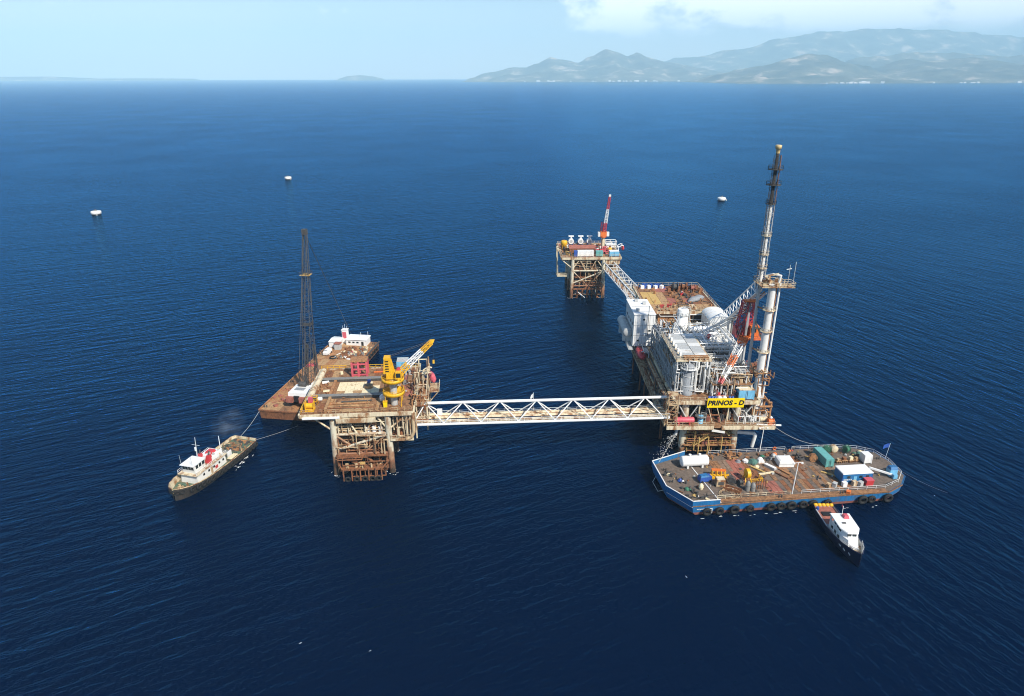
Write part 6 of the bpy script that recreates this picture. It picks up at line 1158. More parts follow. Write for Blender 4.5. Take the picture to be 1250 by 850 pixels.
# ------------------------------------------------------------------ boats (stern at local y = 0, bow at +y)
def boat_hull(t, secs, mat, bulw, cap, deck_z, deck_mat, bottom='rust', thick=.16):
    """secs: (y, half beam at sheer, half beam at waterline, sheer height)"""
    rings = []
    for y, bt, bw, zs in secs: rings.append([(-bt, y, zs), (-bw, y, .25), (-bw * .7, y, -1.4), (bw * .7, y, -1.4), (bw, y, .25), (bt, y, zs)])
    m = MB(); n = 6
    P = [p for r in rings for p in r]; m.add(P, [(j * n + i, j * n + i + 1, (j + 1) * n + i + 1, (j + 1) * n + i) for j in range(len(rings) - 1) for i in range(n - 1)], True); m.add(rings[0], [(0, 1, 2, 3, 4, 5)])
    m.build('hull', mat, t)
    hb = lambda bt, bw, zs, z: bw + (bt - bw) * max(0, (z - .25)) / (zs - .25)
    m = MB(); inn = []
    for y, bt, bw, zs in secs:
        b = max(.02, bt - thick); bd = max(.01, hb(bt, bw, zs, deck_z) - thick); yy = y + (thick if y == secs[0][0] else -thick if y == secs[-1][0] else 0); inn.append([(-bt, y, zs), (-b, yy, zs), (-bd, yy, deck_z - .02), (bd, yy, deck_z - .02), (b, yy, zs), (bt, y, zs)])
    for k in (0, 1, 3, 4):
        q = [p[k] for p in inn] + [p[k + 1] for p in inn]; c = len(inn); m.add(q, [(i, i + 1, c + i + 1, c + i) for i in range(c - 1)])
    m.add([inn[0][0], inn[0][1], inn[0][4], inn[0][5]], [(0, 1, 2, 3)]); m.add([inn[0][1], inn[0][2], inn[0][3], inn[0][4]], [(0, 1, 2, 3)])
    m.build('bulwark', bulw, t)
    m = MB(); pl = [(-max(.01, hb(bt, bw, zs, deck_z) - .08), y, deck_z) for y, bt, bw, zs in secs] + [(max(.01, hb(bt, bw, zs, deck_z) - .08), y, deck_z) for y, bt, bw, zs in reversed(secs)]; m.add(pl, [tuple(reversed(range(len(pl))))]); m.build('deck', deck_mat, t)
    for s in (-1, 1):
        m = MB(); m.path([(s * (bt), y, zs) for y, bt, bw, zs in secs], .13, 6); m.build('gunwale', cap, t)
def windows(t, name, pts, w, h, d=.05):
    for x, y, z, ax in pts:
        m = MB()
        if ax == 'x': m.box(x - d, x + d, y - w / 2, y + w / 2, z, z + h)
        else: m.box(x - w / 2, x + w / 2, y - d, y + d, z, z + h)
        m.build(name, 'glass', t)
def tug():
    rot = R(165); loc = (-78.0, 175.6, 0)
    t = thing('tugboat', 'dark hulled tugboat with white wheelhouse and red funnels near the brown barge', 'tugboat', loc, rot)
    secs = [(0, 3.4, 3.0, 2.3), (1.2, 4.1, 3.7, 2.25), (8, 4.35, 4.1, 2.2), (15, 4.35, 4.1, 2.4), (21, 4.25, 3.9, 2.65), (25, 3.9, 3.3, 3.0), (27.6, 3.0, 2.3, 3.25), (29.2, 1.8, 1.2, 3.4), (29.8, .9, .5, 3.45), (30.0, .3, .15, 3.45)]
    boat_hull(t, secs, 'tug_hull', 'cream', 'old_cream', 1.5, 'deck_green')
    MB().box(-2.6, 2.6, 12, 13.4, 1.52, 1.58).build('deck_patch', 'deck_tan', t); MB().box(-2.8, 2.6, 5.0, 6.6, 1.52, 1.57).build('deck_patch', 'rust_light', t); MB().box(-2.4, 2.4, .6, 1.8, 1.52, 1.57).build('deck_patch', 'rust_light', t)
    # tyres all along the sides
    r_ = random.Random(2); k = 0
    for s in (-1, 1):
        for i in range(17):
            y = 1.5 + i * 1.6; bt = interp([(a, b) for a, b, c, d in secs], y); zs = interp([(a, d) for a, b, c, d in secs], y)
            MB().torus((s * (bt + .2), y, zs - 1.0), (1, 0, 0), .56, .26, 14, 6).build('tyre_fender', 'rubber', t)
        MB().path([(s * (bt + .1), y, zs - .35) for y, bt, bw, zs in secs[1:-1]], .14, 6).build('rubbing_strake', 'tug_hull', t)
    m = MB()
    for i in range(5): a = R(-60 + 30 * i); m.torus((math.sin(a) * 2.2, 28.0 + math.cos(a) * 2.0, 2.3), (math.sin(a), math.cos(a), 0), .5, .2, 10, 5)
    m.build('bow_fender', 'rubber', t)
    # superstructure
    d = MB().loft([[(-2.6, 12.5, 1.5), (2.6, 12.5, 1.5), (2.6, 24.0, 1.5), (-2.6, 24.0, 1.5)], [(-2.5, 12.6, 4.1), (2.5, 12.6, 4.1), (2.4, 23.8, 4.1), (-2.4, 23.8, 4.1)]]).build('deckhouse', 'white', t)
    MB().box(-2.9, 2.9, 12.2, 24.6, 4.1, 4.25).build('boat_deck', 'cream', t); MB().rail([(-2.8, 12.3, 4.25), (-2.8, 24.4, 4.25)], .95, 1.6, .05).build('railing', 'clean_white', t); MB().rail([(2.8, 12.3, 4.25), (2.8, 24.4, 4.25)], .95, 1.6, .05).build('railing', 'clean_white', t)
    MB().loft([[(-1.8, 19.5, 4.25), (1.8, 19.5, 4.25), (1.9, 23.5, 4.25), (-1.9, 23.5, 4.25)], [(-1.8, 19.5, 6.6), (1.8, 19.5, 6.6), (1.8, 23.8, 6.6), (-1.8, 23.8, 6.6)]]).build('wheelhouse', 'white', t); MB().box(-2.1, 2.1, 19.3, 24.2, 6.6, 6.75).build('wheelhouse_roof', 'clean_white', t)
    windows(t, 'window', [(x, 23.72, 5.4, 'y') for x in (-1.3, -.45, .45, 1.3)], .7, .85); windows(t, 'window', [(s * 1.84, y, 5.4, 'x') for s in (-1, 1) for y in (20.2, 21.4, 22.6)], .85, .9)
    windows(t, 'window', [(s * 2.56, y, 2.7, 'x') for s in (-1, 1) for y in (13.6, 15.2, 17.4, 19.4, 21.4)], .6, .6)
    for s in (-1, 1):
        dr = MB().box(s * 2.58 - .04, s * 2.58 + .04, 18.0, 18.8, 1.6, 3.5).build('door', 'old_cream', t)
        MB().box(s * 2.62 - .05, s * 2.62 + .05, 16.0, 17.0, 2.1, 2.9).build('lifebuoy_rack', 'red', t)
    MB().box(-2.0, 2.0, 12.8, 17.0, 4.25, 5.5).build('engine_casing', 'clean_white', t); MB().box(-1.0, 2.05, 13.0, 16.0, 4.9, 5.0).build('casing_slot', 'black', t)
    for s in (-1, 1):
        f = MB().loft([[(s * 1.4 - .6, 16.6, 4.3), (s * 1.4 + .6, 16.6, 4.3), (s * 1.4 + .6, 18.4, 4.3), (s * 1.4 - .6, 18.4, 4.3)], [(s * 1.4 - .4, 16.8, 6.3), (s * 1.4 + .4, 16.8, 6.3), (s * 1.4 + .4, 17.9, 6.3), (s * 1.4 - .4, 17.9, 6.3)]]).build('funnel', 'red', t)
        MB().bar((s * 1.4, 17.3, 6.3), (s * 1.4, 17.0, 7.3), .2, 8).build('exhaust_pipe', 'dark_steel', t)
    MB().loft([[(-.9, 13.6, 5.5), (1.2, 13.6, 5.5), (1.2, 15.8, 5.5), (-.9, 15.8, 5.5)], [(-.6, 13.9, 6.1), (.9, 13.9, 6.1), (.9, 15.5, 6.1), (-.6, 15.5, 6.1)]]).build('raft_cover', 'red', t)
    MB().bar((0, 19.8, 7.1), (0, 19.4, 12.6), .16, 8, .08).build('mast', 'pale_grey', t); MB().bar((-1.2, 19.6, 10.4), (1.2, 19.6, 10.4), .06, 5).build('mast_yard', 'pale_grey', t); MB().cbox(0, 19.9, 8.8, .4, .3, 1.1).build('radar', 'clean_white', t)
    MB().bar((-1.6, 12.8, 4.3), (-1.6, 12.7, 9.6), .1, 6).build('signal_mast', 'clean_white', t)
    for x in (-1.7, 1.7): MB().bar((x, 23.9, 7.1), (x, 24, 9.6), .05, 5).build('antenna', 'pale_grey', t)
    # tow gear
    MB().bar((-1.2, 9.6, 2.4), (1.2, 9.6, 2.4), .8, 14).build('tow_winch', 'steel', t)
    for s in (-1, 1): MB().box(s * 1.5 - .15, s * 1.5 + .15, 8.8, 10.4, 1.5, 3.2).build('winch_frame', 'clean_white', t)
    MB().path([(-2.8, 6.2, 1.5), (-2.8, 6.2, 3.3), (2.8, 6.2, 3.3), (2.8, 6.2, 1.5)], .14, 6).build('tow_hoop', 'old_cream', t); junk(MB(), -3, 3, 1, 11, 1.5, 34, (.25, .9), .7).build('deck_gear', 'dark_steel', t, kind='stuff'); junk(MB(), -3, 3, 1, 11, 1.5, 18, (.25, .8), .5).build('deck_gear', 'rust_light', t, kind='stuff'); junk(MB(), -2.4, 2.4, 12.6, 19, 4.25, 22, (.25, .8), .9).build('deck_gear', 'old_cream', t, kind='stuff'); junk(MB(), -1.8, 1.8, 13, 17, 5.5, 10, (.25, .6), .7).build('deck_gear', 'pale_grey', t, kind='stuff'); junk(MB(), -2, 2, 25, 27, 1.6, 6, (.3, .8), 1.1).build('deck_gear', 'old_cream', t, kind='stuff')
    MB().box(-4.0, -2.6, 9.2, 12.2, 2.35, 2.5).build('side_platform', 'pale_plank', t); MB().bar((0, 26.2, 1.5), (0, 26.2, 2.8), .4, 10).build('windlass', 'deck_green', t); MB().bar((-.9, 26.2, 2.3), (.9, 26.2, 2.3), .35, 10).build('windlass', 'deck_green', t)
tug()
def crew_boat():
    t = thing('crew_boat', 'dark blue crew boat with white wheelhouse and red aft deck touching the blue barge', 'boat', (76.4, 141.6, 0), R(177.8)); t.scale = (.95, .95, .95)
    secs = [(0, 2.5, 2.4, 1.9), (3, 2.75, 2.6, 1.9), (9, 2.9, 2.7, 2.1), (13, 2.85, 2.4, 2.6), (17, 2.3, 1.6, 3.1), (20, 1.3, .7, 3.5), (21.4, .5, .2, 3.7), (21.8, .12, .05, 3.75)]
    boat_hull(t, secs, 'navy', 'pale_grey', 'navy', 1.55, 'deck_red', 'navy')
    MB().box(-2.6, 2.6, 7.6, 9.4, 1.57, 1.65).build('deck_step', 'tarp', t); MB().box(-.9, 1.6, 2.6, 4.2, 1.57, 1.8).build('hatch', 'black', t)
    for x in (-2.0, -1.0, 0, 1.0, 2.0): MB().lathe((x, -.15, 1.9), [(.01, -.5), (.42, -.4), (.46, 0), (.42, .4), (.01, .5)], 10, (1, 0, 0)).build('stern_fender', 'yellow', t)
    MB().bar((2.1, 1.6, 1.6), (2.1, 1.6, 2.4), .36, 10).build('drum', 'royal_blue', t)
    for s in (-1, 1):
        MB().box(s * 2.72 - .12, s * 2.72 + .12, 2.2, 9.2, 1.9, 2.2).build('side_rail', 'pale_grey' if s > 0 else 'navy', t)
    MB().loft([[(-2.1, 9.4, 1.6), (2.1, 9.4, 1.6), (2.1, 15.5, 1.6), (1.2, 18.0, 2.2), (-1.2, 18.0, 2.2), (-2.1, 15.5, 1.6)], [(-2.1, 9.5, 4.0), (2.1, 9.5, 4.0), (2.05, 15.0, 4.0), (1.1, 17.2, 4.0), (-1.1, 17.2, 4.0), (-2.05, 15.0, 4.0)]]).build('deckhouse', 'clean_white', t)
    MB().loft([[(-1.9, 10.5, 4.0), (1.9, 10.5, 4.0), (1.9, 14.6, 4.0), (.9, 16.4, 4.0), (-.9, 16.4, 4.0), (-1.9, 14.6, 4.0)], [(-1.9, 10.5, 5.4), (1.9, 10.5, 5.4), (1.8, 14.2, 5.4), (.8, 15.8, 5.4), (-.8, 15.8, 5.4), (-1.8, 14.2, 5.4)]]).build('wheelhouse', 'clean_white', t)
    MB().loft([[(-2.35, 8.6, 5.4), (2.35, 8.6, 5.4), (2.3, 14.6, 5.4), (1.2, 16.7, 5.4), (-1.2, 16.7, 5.4), (-2.3, 14.6, 5.4)], [(-2.3, 8.7, 5.6), (2.3, 8.7, 5.6), (2.25, 14.5, 5.6), (1.1, 16.5, 5.6), (-1.1, 16.5, 5.6), (-2.25, 14.5, 5.6)]]).build('upper_roof', 'clean_white', t)
    windows(t, 'window', [(x, 16.2, 4.4, 'y') for x in (-.6, .6)], .9, .75); windows(t, 'window', [(s * 1.88, y, 4.4, 'x') for s in (-1, 1) for y in (11.4, 12.8, 14.0)], 1.0, .7); windows(t, 'window', [(s * 2.12, y, 2.6, 'x') for s in (-1, 1) for y in (10.6, 12.4, 14.2)], .8, .7)
    for s in (-1, 1): MB().box(s * 2.0 - .1, s * 2.0 + .1, 8.8, 9.4, 1.65, 5.4).build('roof_post', 'clean_white', t)
    MB().loft([[(-1.4, 9.4, 5.6), (-.1, 9.4, 5.6), (-.1, 11, 5.6), (-1.4, 11, 5.6)], [(-1.2, 9.7, 6.3), (-.3, 9.7, 6.3), (-.3, 10.8, 6.3), (-1.2, 10.8, 6.3)]]).build('raft_cover', 'pink_red', t); MB().bar((-.5, 8.9, 5.6), (-.5, 8.8, 7.8), .07, 6).build('mast', 'clean_white', t); MB().box(-.52, -.48, 8.0, 8.8, 7.2, 7.7).build('flag', 'pink_red', t)
    MB().cbox(.6, 12.8, 5.6, .8, .3, .25).build('radar', 'dark_steel', t)
    m = MB(); pl = [(-1.9, 17.3), (-1.1, 19.6), (-.3, 20.9), (.3, 20.9), (1.1, 19.6), (1.9, 17.3)]; m.prism(pl, 2.5, 2.62); m.build('fore_deck', 'old_cream', t); MB().cbox(0, 18.4, 2.62, 1.4, 1.0, .5).build('fore_hatch', 'clean_white', t)
    MB().rail([(-2.2, 17, 3.1), (-1.25, 20, 3.5), (0, 21.6, 3.7), (1.25, 20, 3.5), (2.2, 17, 3.1)], .8, 1.2, .05).build('bow_rail', 'pale_grey', t)
    for i, y in enumerate((15.5, 17.2, 18.8)): MB().box(interp([(a, (b + c) / 2) for a, b, c, d in secs], y) - .02, interp([(a, (b + c) / 2) for a, b, c, d in secs], y) + .1, y, y + .9, 1.6, 1.9).build('hull_mark', 'clean_white', t)
crew_boat()

# ------------------------------------------------------------------ brown crane barge
BC = Fr(-70.2, 191.2, -8.2)
def on_C(name, label, cat, x, y, z=3.04, rot=0.0, group=None): return thing(name, label, cat, BC.w(x, y, z), BC.r + rot, group)
def brown_barge():
    t = thing('crane_barge', 'rusty brown flat crane barge moored behind the drilling platform', 'barge', BC.w(0, 0), BC.r)
    poly = [(-9.2, -1.2), (9.2, -1.2), (9.2, 60.5), (-9.2, 62.5)]
    MB().prism(poly, -1.0, 2.95, .02).build('hull', 'rust', t); 
    rr = random.Random(31)
    for i in range(6):
        for j in range(10): x0, y0 = -8.9 + i * 3.0, -.9 + j * 6.1; MB().box(x0, x0 + 2.94, y0, y0 + 6.04, 2.95, 3.0 + rr.uniform(0, .04)).build('deck_sheet', rr.choice(('deck_tan', 'rust_light', 'rust_light', 'deck_tan', 'deck_brown')), t)
    for s in (-1, 1): MB().beam((s * 9.15, -1.2, 3.1), (s * 9.15, 61, 3.1), .4, .5).build('side_coaming', 'rust_light' if s < 0 else 'dark_steel', t)
    MB().beam((-9.2, -1.2, 3.0), (9.2, -1.2, 3.0), .4, .4).build('side_coaming', 'rust', t)
    for k in range(22): MB().torus((9.5, 3 + k * 2.6, 1.7), (1, 0, 0), .62, .26, 12, 5).build('tyre_fender', 'rubber', t)
    for x, y in ((-8, 1), (8, 1), (-8, 20), (-8, 40), (8, 40), (8, 58), (-8, 58)): m = MB(); m.bar((x - .4, y, 3), (x - .4, y, 3.8), .2, 8); m.bar((x + .4, y, 3), (x + .4, y, 3.8), .2, 8); m.build('bollard', 'dark_steel', t)
brown_barge()
def barge_crane():
    t = on_C('crawler_crane', 'crane on the brown barge with a very tall dark lattice boom and white engine house', 'crane', 2.2, 7.5); t.scale = (1.12, 1.12, 1.05)
    for s in (-1, 1):
        m = MB(); prof = [(-3.4, .2), (-3.0, 0), (3.0, 0), (3.4, .2), (3.5, .7), (3.2, 1.25), (2.8, 1.4), (-2.8, 1.4), (-3.2, 1.25), (-3.5, .7)]; m.loft([[(s * 2.6 - .5, y, z) for y, z in prof], [(s * 2.6 + .5, y, z) for y, z in prof]]); m.build('crawler_track', 'dark_steel', t)
    MB().bar((0, 0, .6), (0, 0, 2.0), 1.5, 14).build('slew_ring', 'dark_steel', t); MB().box(-2.9, 2.9, -4.8, 3.4, 2.0, 2.3).build('turntable', 'deck_red', t)
    MB().loft([[(-2.7, -4.6, 2.3), (2.7, -4.6, 2.3), (2.7, 1.5, 2.3), (-2.7, 1.5, 2.3)], [(-2.6, -4.4, 4.6), (2.6, -4.4, 4.6), (2.6, 1.3, 4.6), (-2.6, 1.3, 4.6)]]).build('engine_house', 'clean_white', t)
    for s in (-1, 1): MB().box(s * 1.9 - 1.0, s * 1.9 + 1.0, -5.6, -4.7, 1.9, 3.6).build('counterweight', 'deck_red', t)
    MB().box(-.8, .8, -5.0, -4.65, 1.9, 3.8).build('rear_door', 'black', t); MB().box(-1.6, 1.2, -2.6, -1.0, 4.62, 4.72).build('roof_grille', 'tarp', t)
    MB().box(1.6, 2.9, 1.5, 3.4, 2.3, 4.8).build('cab', 'clean_white', t); MB().box(1.75, 2.75, 3.4, 3.46, 3.3, 4.6).build('window', 'glass', t)
    MB().bar((-1.3, .4, 5.2), (.8, .4, 5.2), .85, 14).build('winch_drum', 'dark_steel', t)
    for s in (-1, 1): MB().beam((s * 1.1, 1.0, 4.4), (s * .8, -.2, 8.6), .28, .28).build('gantry_leg', 'dark_steel', t)
    a, b = V((0, 3.4, 2.6)), V((1.0, 10.0, 49.5))
    st = ((0, .08, 1.6, 2.5), (.08, .55, 2.5, 2.1), (.55, 1.0, 2.1, 1.0))
    for s0, s1, w0, w1 in st: MB().lattice(a.lerp(b, s0), a.lerp(b, s1), w0, w0 * .9, w1, w1 * .9, max(3, int(26 * (s1 - s0))), .10, .045, up=(0, 1, 0)).build('boom_section', 'dark_steel', t)
    for f in (.42, .74): c = a.lerp(b, f); MB().box(c.x - 1.4, c.x + 1.4, c.y - 1.2, c.y + 1.2, c.z, c.z + .12).build('boom_platform', 'ochre' if f > .5 else 'dark_steel', t); MB().rail([(c.x - 1.4, c.y - 1.2, c.z + .12), (c.x + 1.4, c.y - 1.2, c.z + .12), (c.x + 1.4, c.y + 1.2, c.z + .12), (c.x - 1.4, c.y + 1.2, c.z + .12)], .9, 2, .04, True).build('railing', 'dark_steel', t)
    MB().cbox(b.x, b.y, b.z - .4, 1.2, 1.4, 1.6).build('boom_head', 'dark_steel', t)
    MB().bar(b, a.lerp(b, .0) + V((2.6, 1, 3)), .07, 5).build('hoist_rope', 'dark_steel', t); MB().bar(b + V((-.5, 0, 0)), (-1.6, 2.6, 4), .07, 5).build('hoist_rope', 'dark_steel', t)
    for s in (-.8, .8): MB().bar((s, -.2, 8.6), b + V((s * .5, 0, 0)), .06, 5).build('pendant', 'dark_steel', t)
    MB().bar(b, (-5.4, 52, .2), .09, 5).build('back_stay', 'dark_steel', t)
    for s in (-1, 1): MB().lattice((s * 2.0 + .4, 4.6, .2), (s * 1.0 + .6, 6.2, 16), .8, .8, .6, .6, 9, .1, .05, up=(0, 1, 0)).build('boom_support', 'dark_steel', t)
barge_crane()
def c_gear():
    t = on_C('deck_house', 'white pitched roof deck house at the left rear of the brown barge', 'cabin', -6.2, 56.0); t.scale = (.9, .9, .8); MB().box(-2.3, 2.3, -3.2, 3.2, 0, 2.6).build('wall', 'clean_white', t); MB().loft([[(-2.5, -3.4, 2.6), (2.5, -3.4, 2.6), (2.5, 3.4, 2.6), (-2.5, 3.4, 2.6)], [(-2.3, -.2, 3.3), (2.3, -.2, 3.3), (2.3, .2, 3.3), (-2.3, .2, 3.3)]]).build('roof', 'clean_white', t); MB().box(.4, 1.2, -3.26, -3.2, .1, 2.1).build('door', 'pale_grey', t)
    t = on_C('accommodation_cabin', 'wide white cabin at the right rear of the brown barge', 'cabin', 1.8, 58.0); t.scale = (.9, .9, .72); MB().box(-4.6, 4.4, -2.4, 2.8, 0, 3.4).build('wall', 'clean_white', t); MB().loft([[(-4.9, -2.8, 3.4), (4.7, -2.8, 3.4), (4.7, 3.2, 3.4), (-4.9, 3.2, 3.4)], [(-4.7, -2.5, 3.7), (4.5, -2.5, 3.7), (4.5, 2.9, 3.9), (-4.7, 2.9, 3.9)]]).build('roof', 'clean_white', t)
    MB().box(2.2, 3.2, -2.46, -2.4, .1, 2.3).build('door', 'black', t)
    for x in (-3.6, -1.8, 0): MB().box(x, x + 1.0, -2.46, -2.4, 1.4, 2.2).build('window', 'glass', t)
    for x, h in ((1.0, 6.2), (4.2, 6.8)): MB().bar((x, 1, 3.7), (x, 1, h), .08, 6).build('mast', 'clean_white', t)
    t = on_C('control_tower', 'narrow red and white lookout cabin between the two white cabins', 'cabin', -3.6, 58.8); t.scale = (.9, .9, .85); MB().box(-1.1, 1.1, -1.1, 1.1, 0, 6.2).build('wall', 'clean_white', t); MB().box(-.9, .9, -1.16, -1.1, 2.4, 5.4).build('front_panel', 'pink_red', t); MB().box(-1.3, 1.3, -1.3, 1.3, 6.2, 6.45).build('roof', 'clean_white', t)
    for x in (-.9, 0, .9): MB().bar((x, 0, 6.4), (x, 0, 9.0 - abs(x)), .05, 5).build('antenna', 'clean_white', t)
    t = on_C('locker', 'grey locker with a red roof in front of the lookout cabin', 'locker', -3.9, 51.4); MB().box(-1.1, 1.1, -1, 1, 0, 2.4).build('body', 'pale_grey', t); MB().box(-1.3, 1.3, -1.2, 1.2, 2.4, 2.6).build('roof', 'deck_red', t)
    t = on_C('van', 'small white van parked on the brown barge deck', 'van', -6.0, 46.2, rot=R(-5)); MB().loft([[(-.85, -2, .35), (.85, -2, .35), (.85, 2, .35), (-.85, 2, .35)], [(-.85, -2.05, 1.1), (.85, -2.05, 1.1), (.85, 2, 1.1), (-.85, 2, 1.1)], [(-.75, -1.0, 1.9), (.75, -1.0, 1.9), (.75, 1.9, 1.9), (-.75, 1.9, 1.9)]]).build('body', 'clean_white', t); MB().loft([[(-.7, -1.85, 1.2), (.7, -1.85, 1.2), (.7, -1.8, 1.25), (-.7, -1.8, 1.25)], [(-.65, -1.15, 1.8), (.65, -1.15, 1.8), (.65, -1.08, 1.84), (-.65, -1.08, 1.84)]]).build('windscreen', 'glass', t)
    for x in (-.8, .8):
        for y in (-1.3, 1.3): MB().bar((x - .1, y, .35), (x + .1, y, .35), .35, 12).build('wheel', 'rubber', t)
    t = on_C('rope_coil', 'dark rope coil ring on the brown barge deck', 'coil', -2.4, 42.6)
    for k in range(3): MB().torus((0, 0, .12 + .16 * k), (0, 0, 1), 1.25 - .05 * k, .14, 18, 5).build('turn', 'rubber', t)
    t = on_C('red_spreader', 'red lifting frame lying on the brown barge deck', 'frame', -7.2, 34.0, rot=R(20)); MB().beam((-2, 0, .25), (2, 0, .25), .3, .4).build('beam', 'pink_red', t); MB().beam((-1.5, 1.4, .25), (1.8, 1.6, .25), .3, .4).build('beam', 'pink_red', t)
    for x in (-1.4, 1.4): MB().beam((x, 0, .25), (x, 1.5, .25), .25, .3).build('tie', 'pink_red', t)
    for k, (x, y, lab) in enumerate(((-8.0, 44.5, 'black leaning frame at the left edge of the brown barge'), (-7.4, 47.0, 'dark A-shaped stand beside the white van'))):
        t = on_C('dark_stand', lab, 'stand', x, y); MB().beam((-.8, 0, 0), (0, 0, 2.4), .2, .2).build('leg', 'dark_steel', t); MB().beam((.8, 0, 0), (0, 0, 2.4), .2, .2).build('leg', 'dark_steel', t); MB().beam((0, 1.2, 0), (0, 0, 2.4), .2, .2).build('leg', 'dark_steel', t)
    for mt, n, box, lab, hm in (('rust', 50, (-1, 8, 42, 54), 'rusty scrap heap in front of the wide white cabin', 1.4), ('pale_plank', 22, (-1, 8, 42, 55), 'pale timber and boxes in front of the wide white cabin', 1.0), ('steel', 24, (0, 8, 43, 54), 'grey steel scrap in front of the wide white cabin', 1.3), ('pink_red', 8, (-2, 7, 43, 52), 'red bits among the scrap on the brown barge', .8), ('clean_white', 12, (-8, 7, 42, 54), 'white bits among the scrap on the brown barge', .8), ('rust_light', 26, (-8.5, 8, 12, 40), 'light rusty litter across the brown barge deck', .5), ('deck_red', 14, (-8.6, -3, 2, 14), 'red brown gear behind the barge crane', .8)):
        m = MB(); junk(m, *box, .03, n, (.3, 1.3), hm); tag(m.build('scrap_heap' if 'heap' in lab else 'deck_litter', mt, None, loc=BC.w(0, 0, 3.02), rot=BC.r), lab, 'scrap', kind='stuff')
c_gear()

# ------------------------------------------------------------------ lines, buoys, smoke
def rope(name, label, a, b, sag, r, mat='rope', cat='rope'):
    a, b = V(a), V(b); pts = []
    for i in range(17): t_ = i / 16; p = a.lerp(b, t_); p.z -= sag * 4 * t_ * (1 - t_); pts.append(p)
    m = MB(); m.path(pts, r, 5); o = m.build(name, mat, None, True, loc=(a.x, a.y, a.z)); tag(o, label, cat)
rope('tow_rope', 'pale tow rope from the tugboat stern to the brown barge corner', (-79.6, 175.4, 2.4), BC.w(-9, -1, 2.9), .5, .05)
rope('tow_rope', 'short pale rope trailing from the tugboat towards the drilling platform', (-75.0, 173.6, 2.2), (-66, 186, .3), .2, .03)
rope('mooring_rope', 'mooring rope from the platform corner down to the barge back rail', (71.6, 166.4, 10.6), BB.w(45, 10, 3.6), 1.6, .04)
rope('mooring_rope', 'mooring rope running out to sea from the barge stern', BB.w(57, -2, 3), (112, 149.5, .05), .5, .02, 'steel')
rope('mooring_rope', 'mooring rope from the platform leg to the barge bow', (46.2, 168.6, 8.5), BB.w(-5.5, 5.5, 4.2), .4, .05)
for k, (x, y, s, lab) in enumerate(((-325.5, 535, 1.15, 'white mooring buoy alone on the water at far left'), (-234.5, 729, 1.05, 'white mooring buoy beyond the tall boom on the barge'), (180.2, 593, 1.05, 'white mooring buoy to the left of the flare tower top'))):
    t = thing('mooring_buoy', lab, 'buoy', (x, y, 0), .4 * k, 'mooring buoys'); n = 12
    MB().lathe((0, 0, -1), [(2.6 * s, 0), (2.9 * s, .9), (2.9 * s, 1.5)], n).build('skirt', 'rubber', t); MB().lathe((0, 0, .5), [(2.9 * s, 0), (3.3 * s, .3), (3.3 * s, 2.0), (2.9 * s, 2.3), (1.0 * s, 2.5)], n).build('drum', 'clean_white', t)
    MB().lathe((0, 0, 2.95), [(1.0, 0), (1.0, .6), (.5, .8)], 10).build('turntable', 'steel', t); MB().torus((0, -.3, 3.9), (0, 1, .2), .5, .12, 10, 5).build('mooring_ring', 'dark_steel', t); MB().box(1.6 * s, 2.6 * s, -3.4 * s, -3.25 * s, -.2, 1.6).build('ladder', 'pale_grey', t)
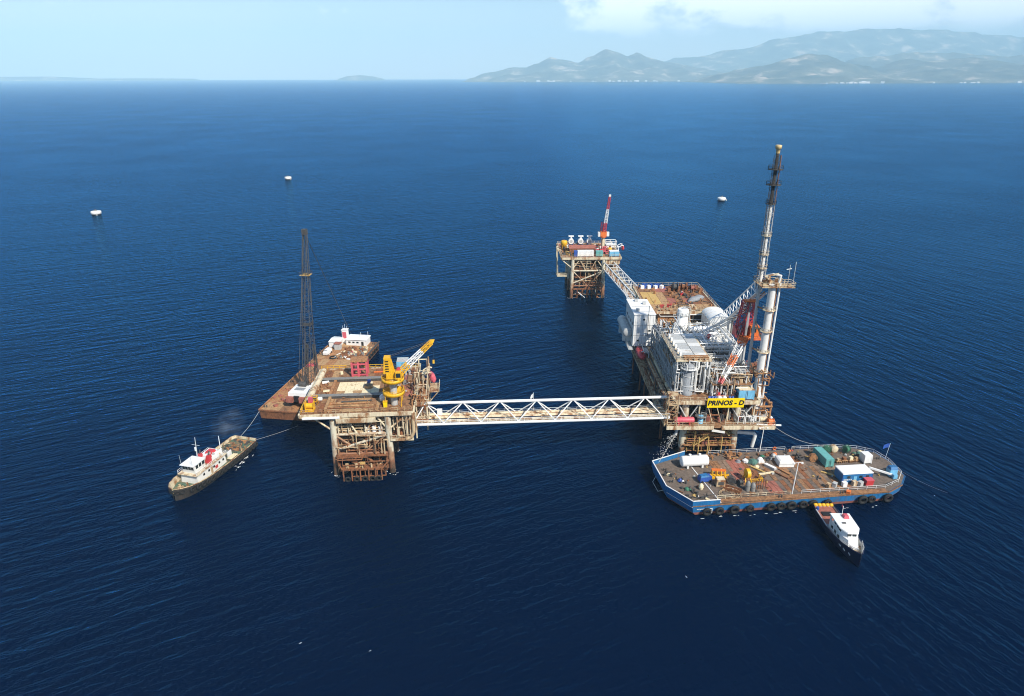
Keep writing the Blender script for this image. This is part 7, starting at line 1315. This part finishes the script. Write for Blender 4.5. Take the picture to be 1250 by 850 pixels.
def smoke():
    m = MB(); m.ball((0, 0, 0), 1.0, 16, 10); o = m.build('smoke', 'white'); o.data.materials.clear(); o.location = (-79.0, 168, 10.5); o.scale = (5.5, 7.5, 5.0)
    mt = bpy.data.materials.new('funnel_smoke'); mt.use_nodes = True; t = mt.node_tree; t.nodes.clear(); L = t.links.new
    tc = nd(t, 'ShaderNodeTexCoord'); n = nd(t, 'ShaderNodeTexNoise'); n.inputs['Scale'].default_value = 1.6; n.inputs['Detail'].default_value = 4; L(tc.outputs['Object'], n.inputs['Vector'])
    ln = nd(t, 'ShaderNodeVectorMath', operation='LENGTH'); L(tc.outputs['Object'], ln.inputs[0])
    fall = nd(t, 'ShaderNodeMapRange'); fall.inputs[1].default_value = 0.15; fall.inputs[2].default_value = 0.95; fall.inputs[3].default_value = 1; fall.inputs[4].default_value = 0; L(ln.outputs['Value'], fall.inputs[0])
    r = nd(t, 'ShaderNodeMapRange'); r.inputs[1].default_value = .42; r.inputs[2].default_value = .7; L(n.outputs[0], r.inputs[0])
    a = nd(t, 'ShaderNodeMath', operation='MULTIPLY'); L(fall.outputs[0], a.inputs[0]); L(r.outputs[0], a.inputs[1]); b = nd(t, 'ShaderNodeMath', operation='MULTIPLY'); L(a.outputs[0], b.inputs[0]); b.inputs[1].default_value = .06
    pv = nd(t, 'ShaderNodeVolumePrincipled'); pv.inputs['Color'].default_value = (.55, .62, .68, 1); L(b.outputs[0], pv.inputs['Density'])
    out = nd(t, 'ShaderNodeOutputMaterial'); L(pv.outputs[0], out.inputs['Volume']); o.data.materials.append(mt); tag(o, 'faint grey funnel smoke drifting above the tugboat', 'smoke', kind='stuff')
smoke()

def foam():
    r_ = random.Random(8); m = MB()
    def fleck(x, y, a, l, w):
        c, k = math.cos(a), math.sin(a); n = 6; P = []
        for i in range(n): t_ = 2 * math.pi * i / n; u = l * math.cos(t_) * r_.uniform(.6, 1.2); v = w * math.sin(t_) * r_.uniform(.6, 1.2); P.append((x + u * c - v * k, y + u * k + v * c, .05))
        m.add(P + [(p[0], p[1], .03) for p in P], [tuple(range(n))] + [(i, i + n, (i + 1) % n + n, (i + 1) % n) for i in range(n)])
    for _ in range(8):                                        # odd breaking crests
        y = r_.uniform(95, 330); x = r_.uniform(-.62, .62) * (y + 40); fleck(x, y, R(27) if x < 20 else R(112), r_.uniform(.2, .5), r_.uniform(.03, .08))
    for legs in ([DA.w(sx * 7.4, yy) for sx in (-1, 1) for yy in (.4, 12)] + [(48, 169.8), (62.4, 169.8)] + [DB.w(sx * 7.6, 0) for sx in (-1, 1)]):
        for _ in range(9): t_ = r_.uniform(0, 6.28); d = r_.uniform(1.0, 2.1); fleck(legs[0] + d * math.cos(t_), legs[1] + d * math.sin(t_), t_ + 1.57, r_.uniform(.15, .5), r_.uniform(.04, .12))
    for _ in range(18): u = r_.uniform(4, 14); s_ = -1; c, k = math.cos(R(165)), math.sin(R(165)); xl, yl = -4.4 - r_.random() * 1.6, u; fleck(-78 + xl * c - yl * k, 175.6 + xl * k + yl * c, R(75), r_.uniform(.2, .8), r_.uniform(.04, .14))
    for _ in range(18): x, y, z = BB.w(r_.uniform(-2, 50), -13.7 - r_.random() * .7); fleck(x, y, R(6), r_.uniform(.2, .7), r_.uniform(.04, .11))
    tag(m.build('foam', 'clean_white'), 'small white foam flecks on the sea and along the hulls', 'foam', kind='stuff')
foam()
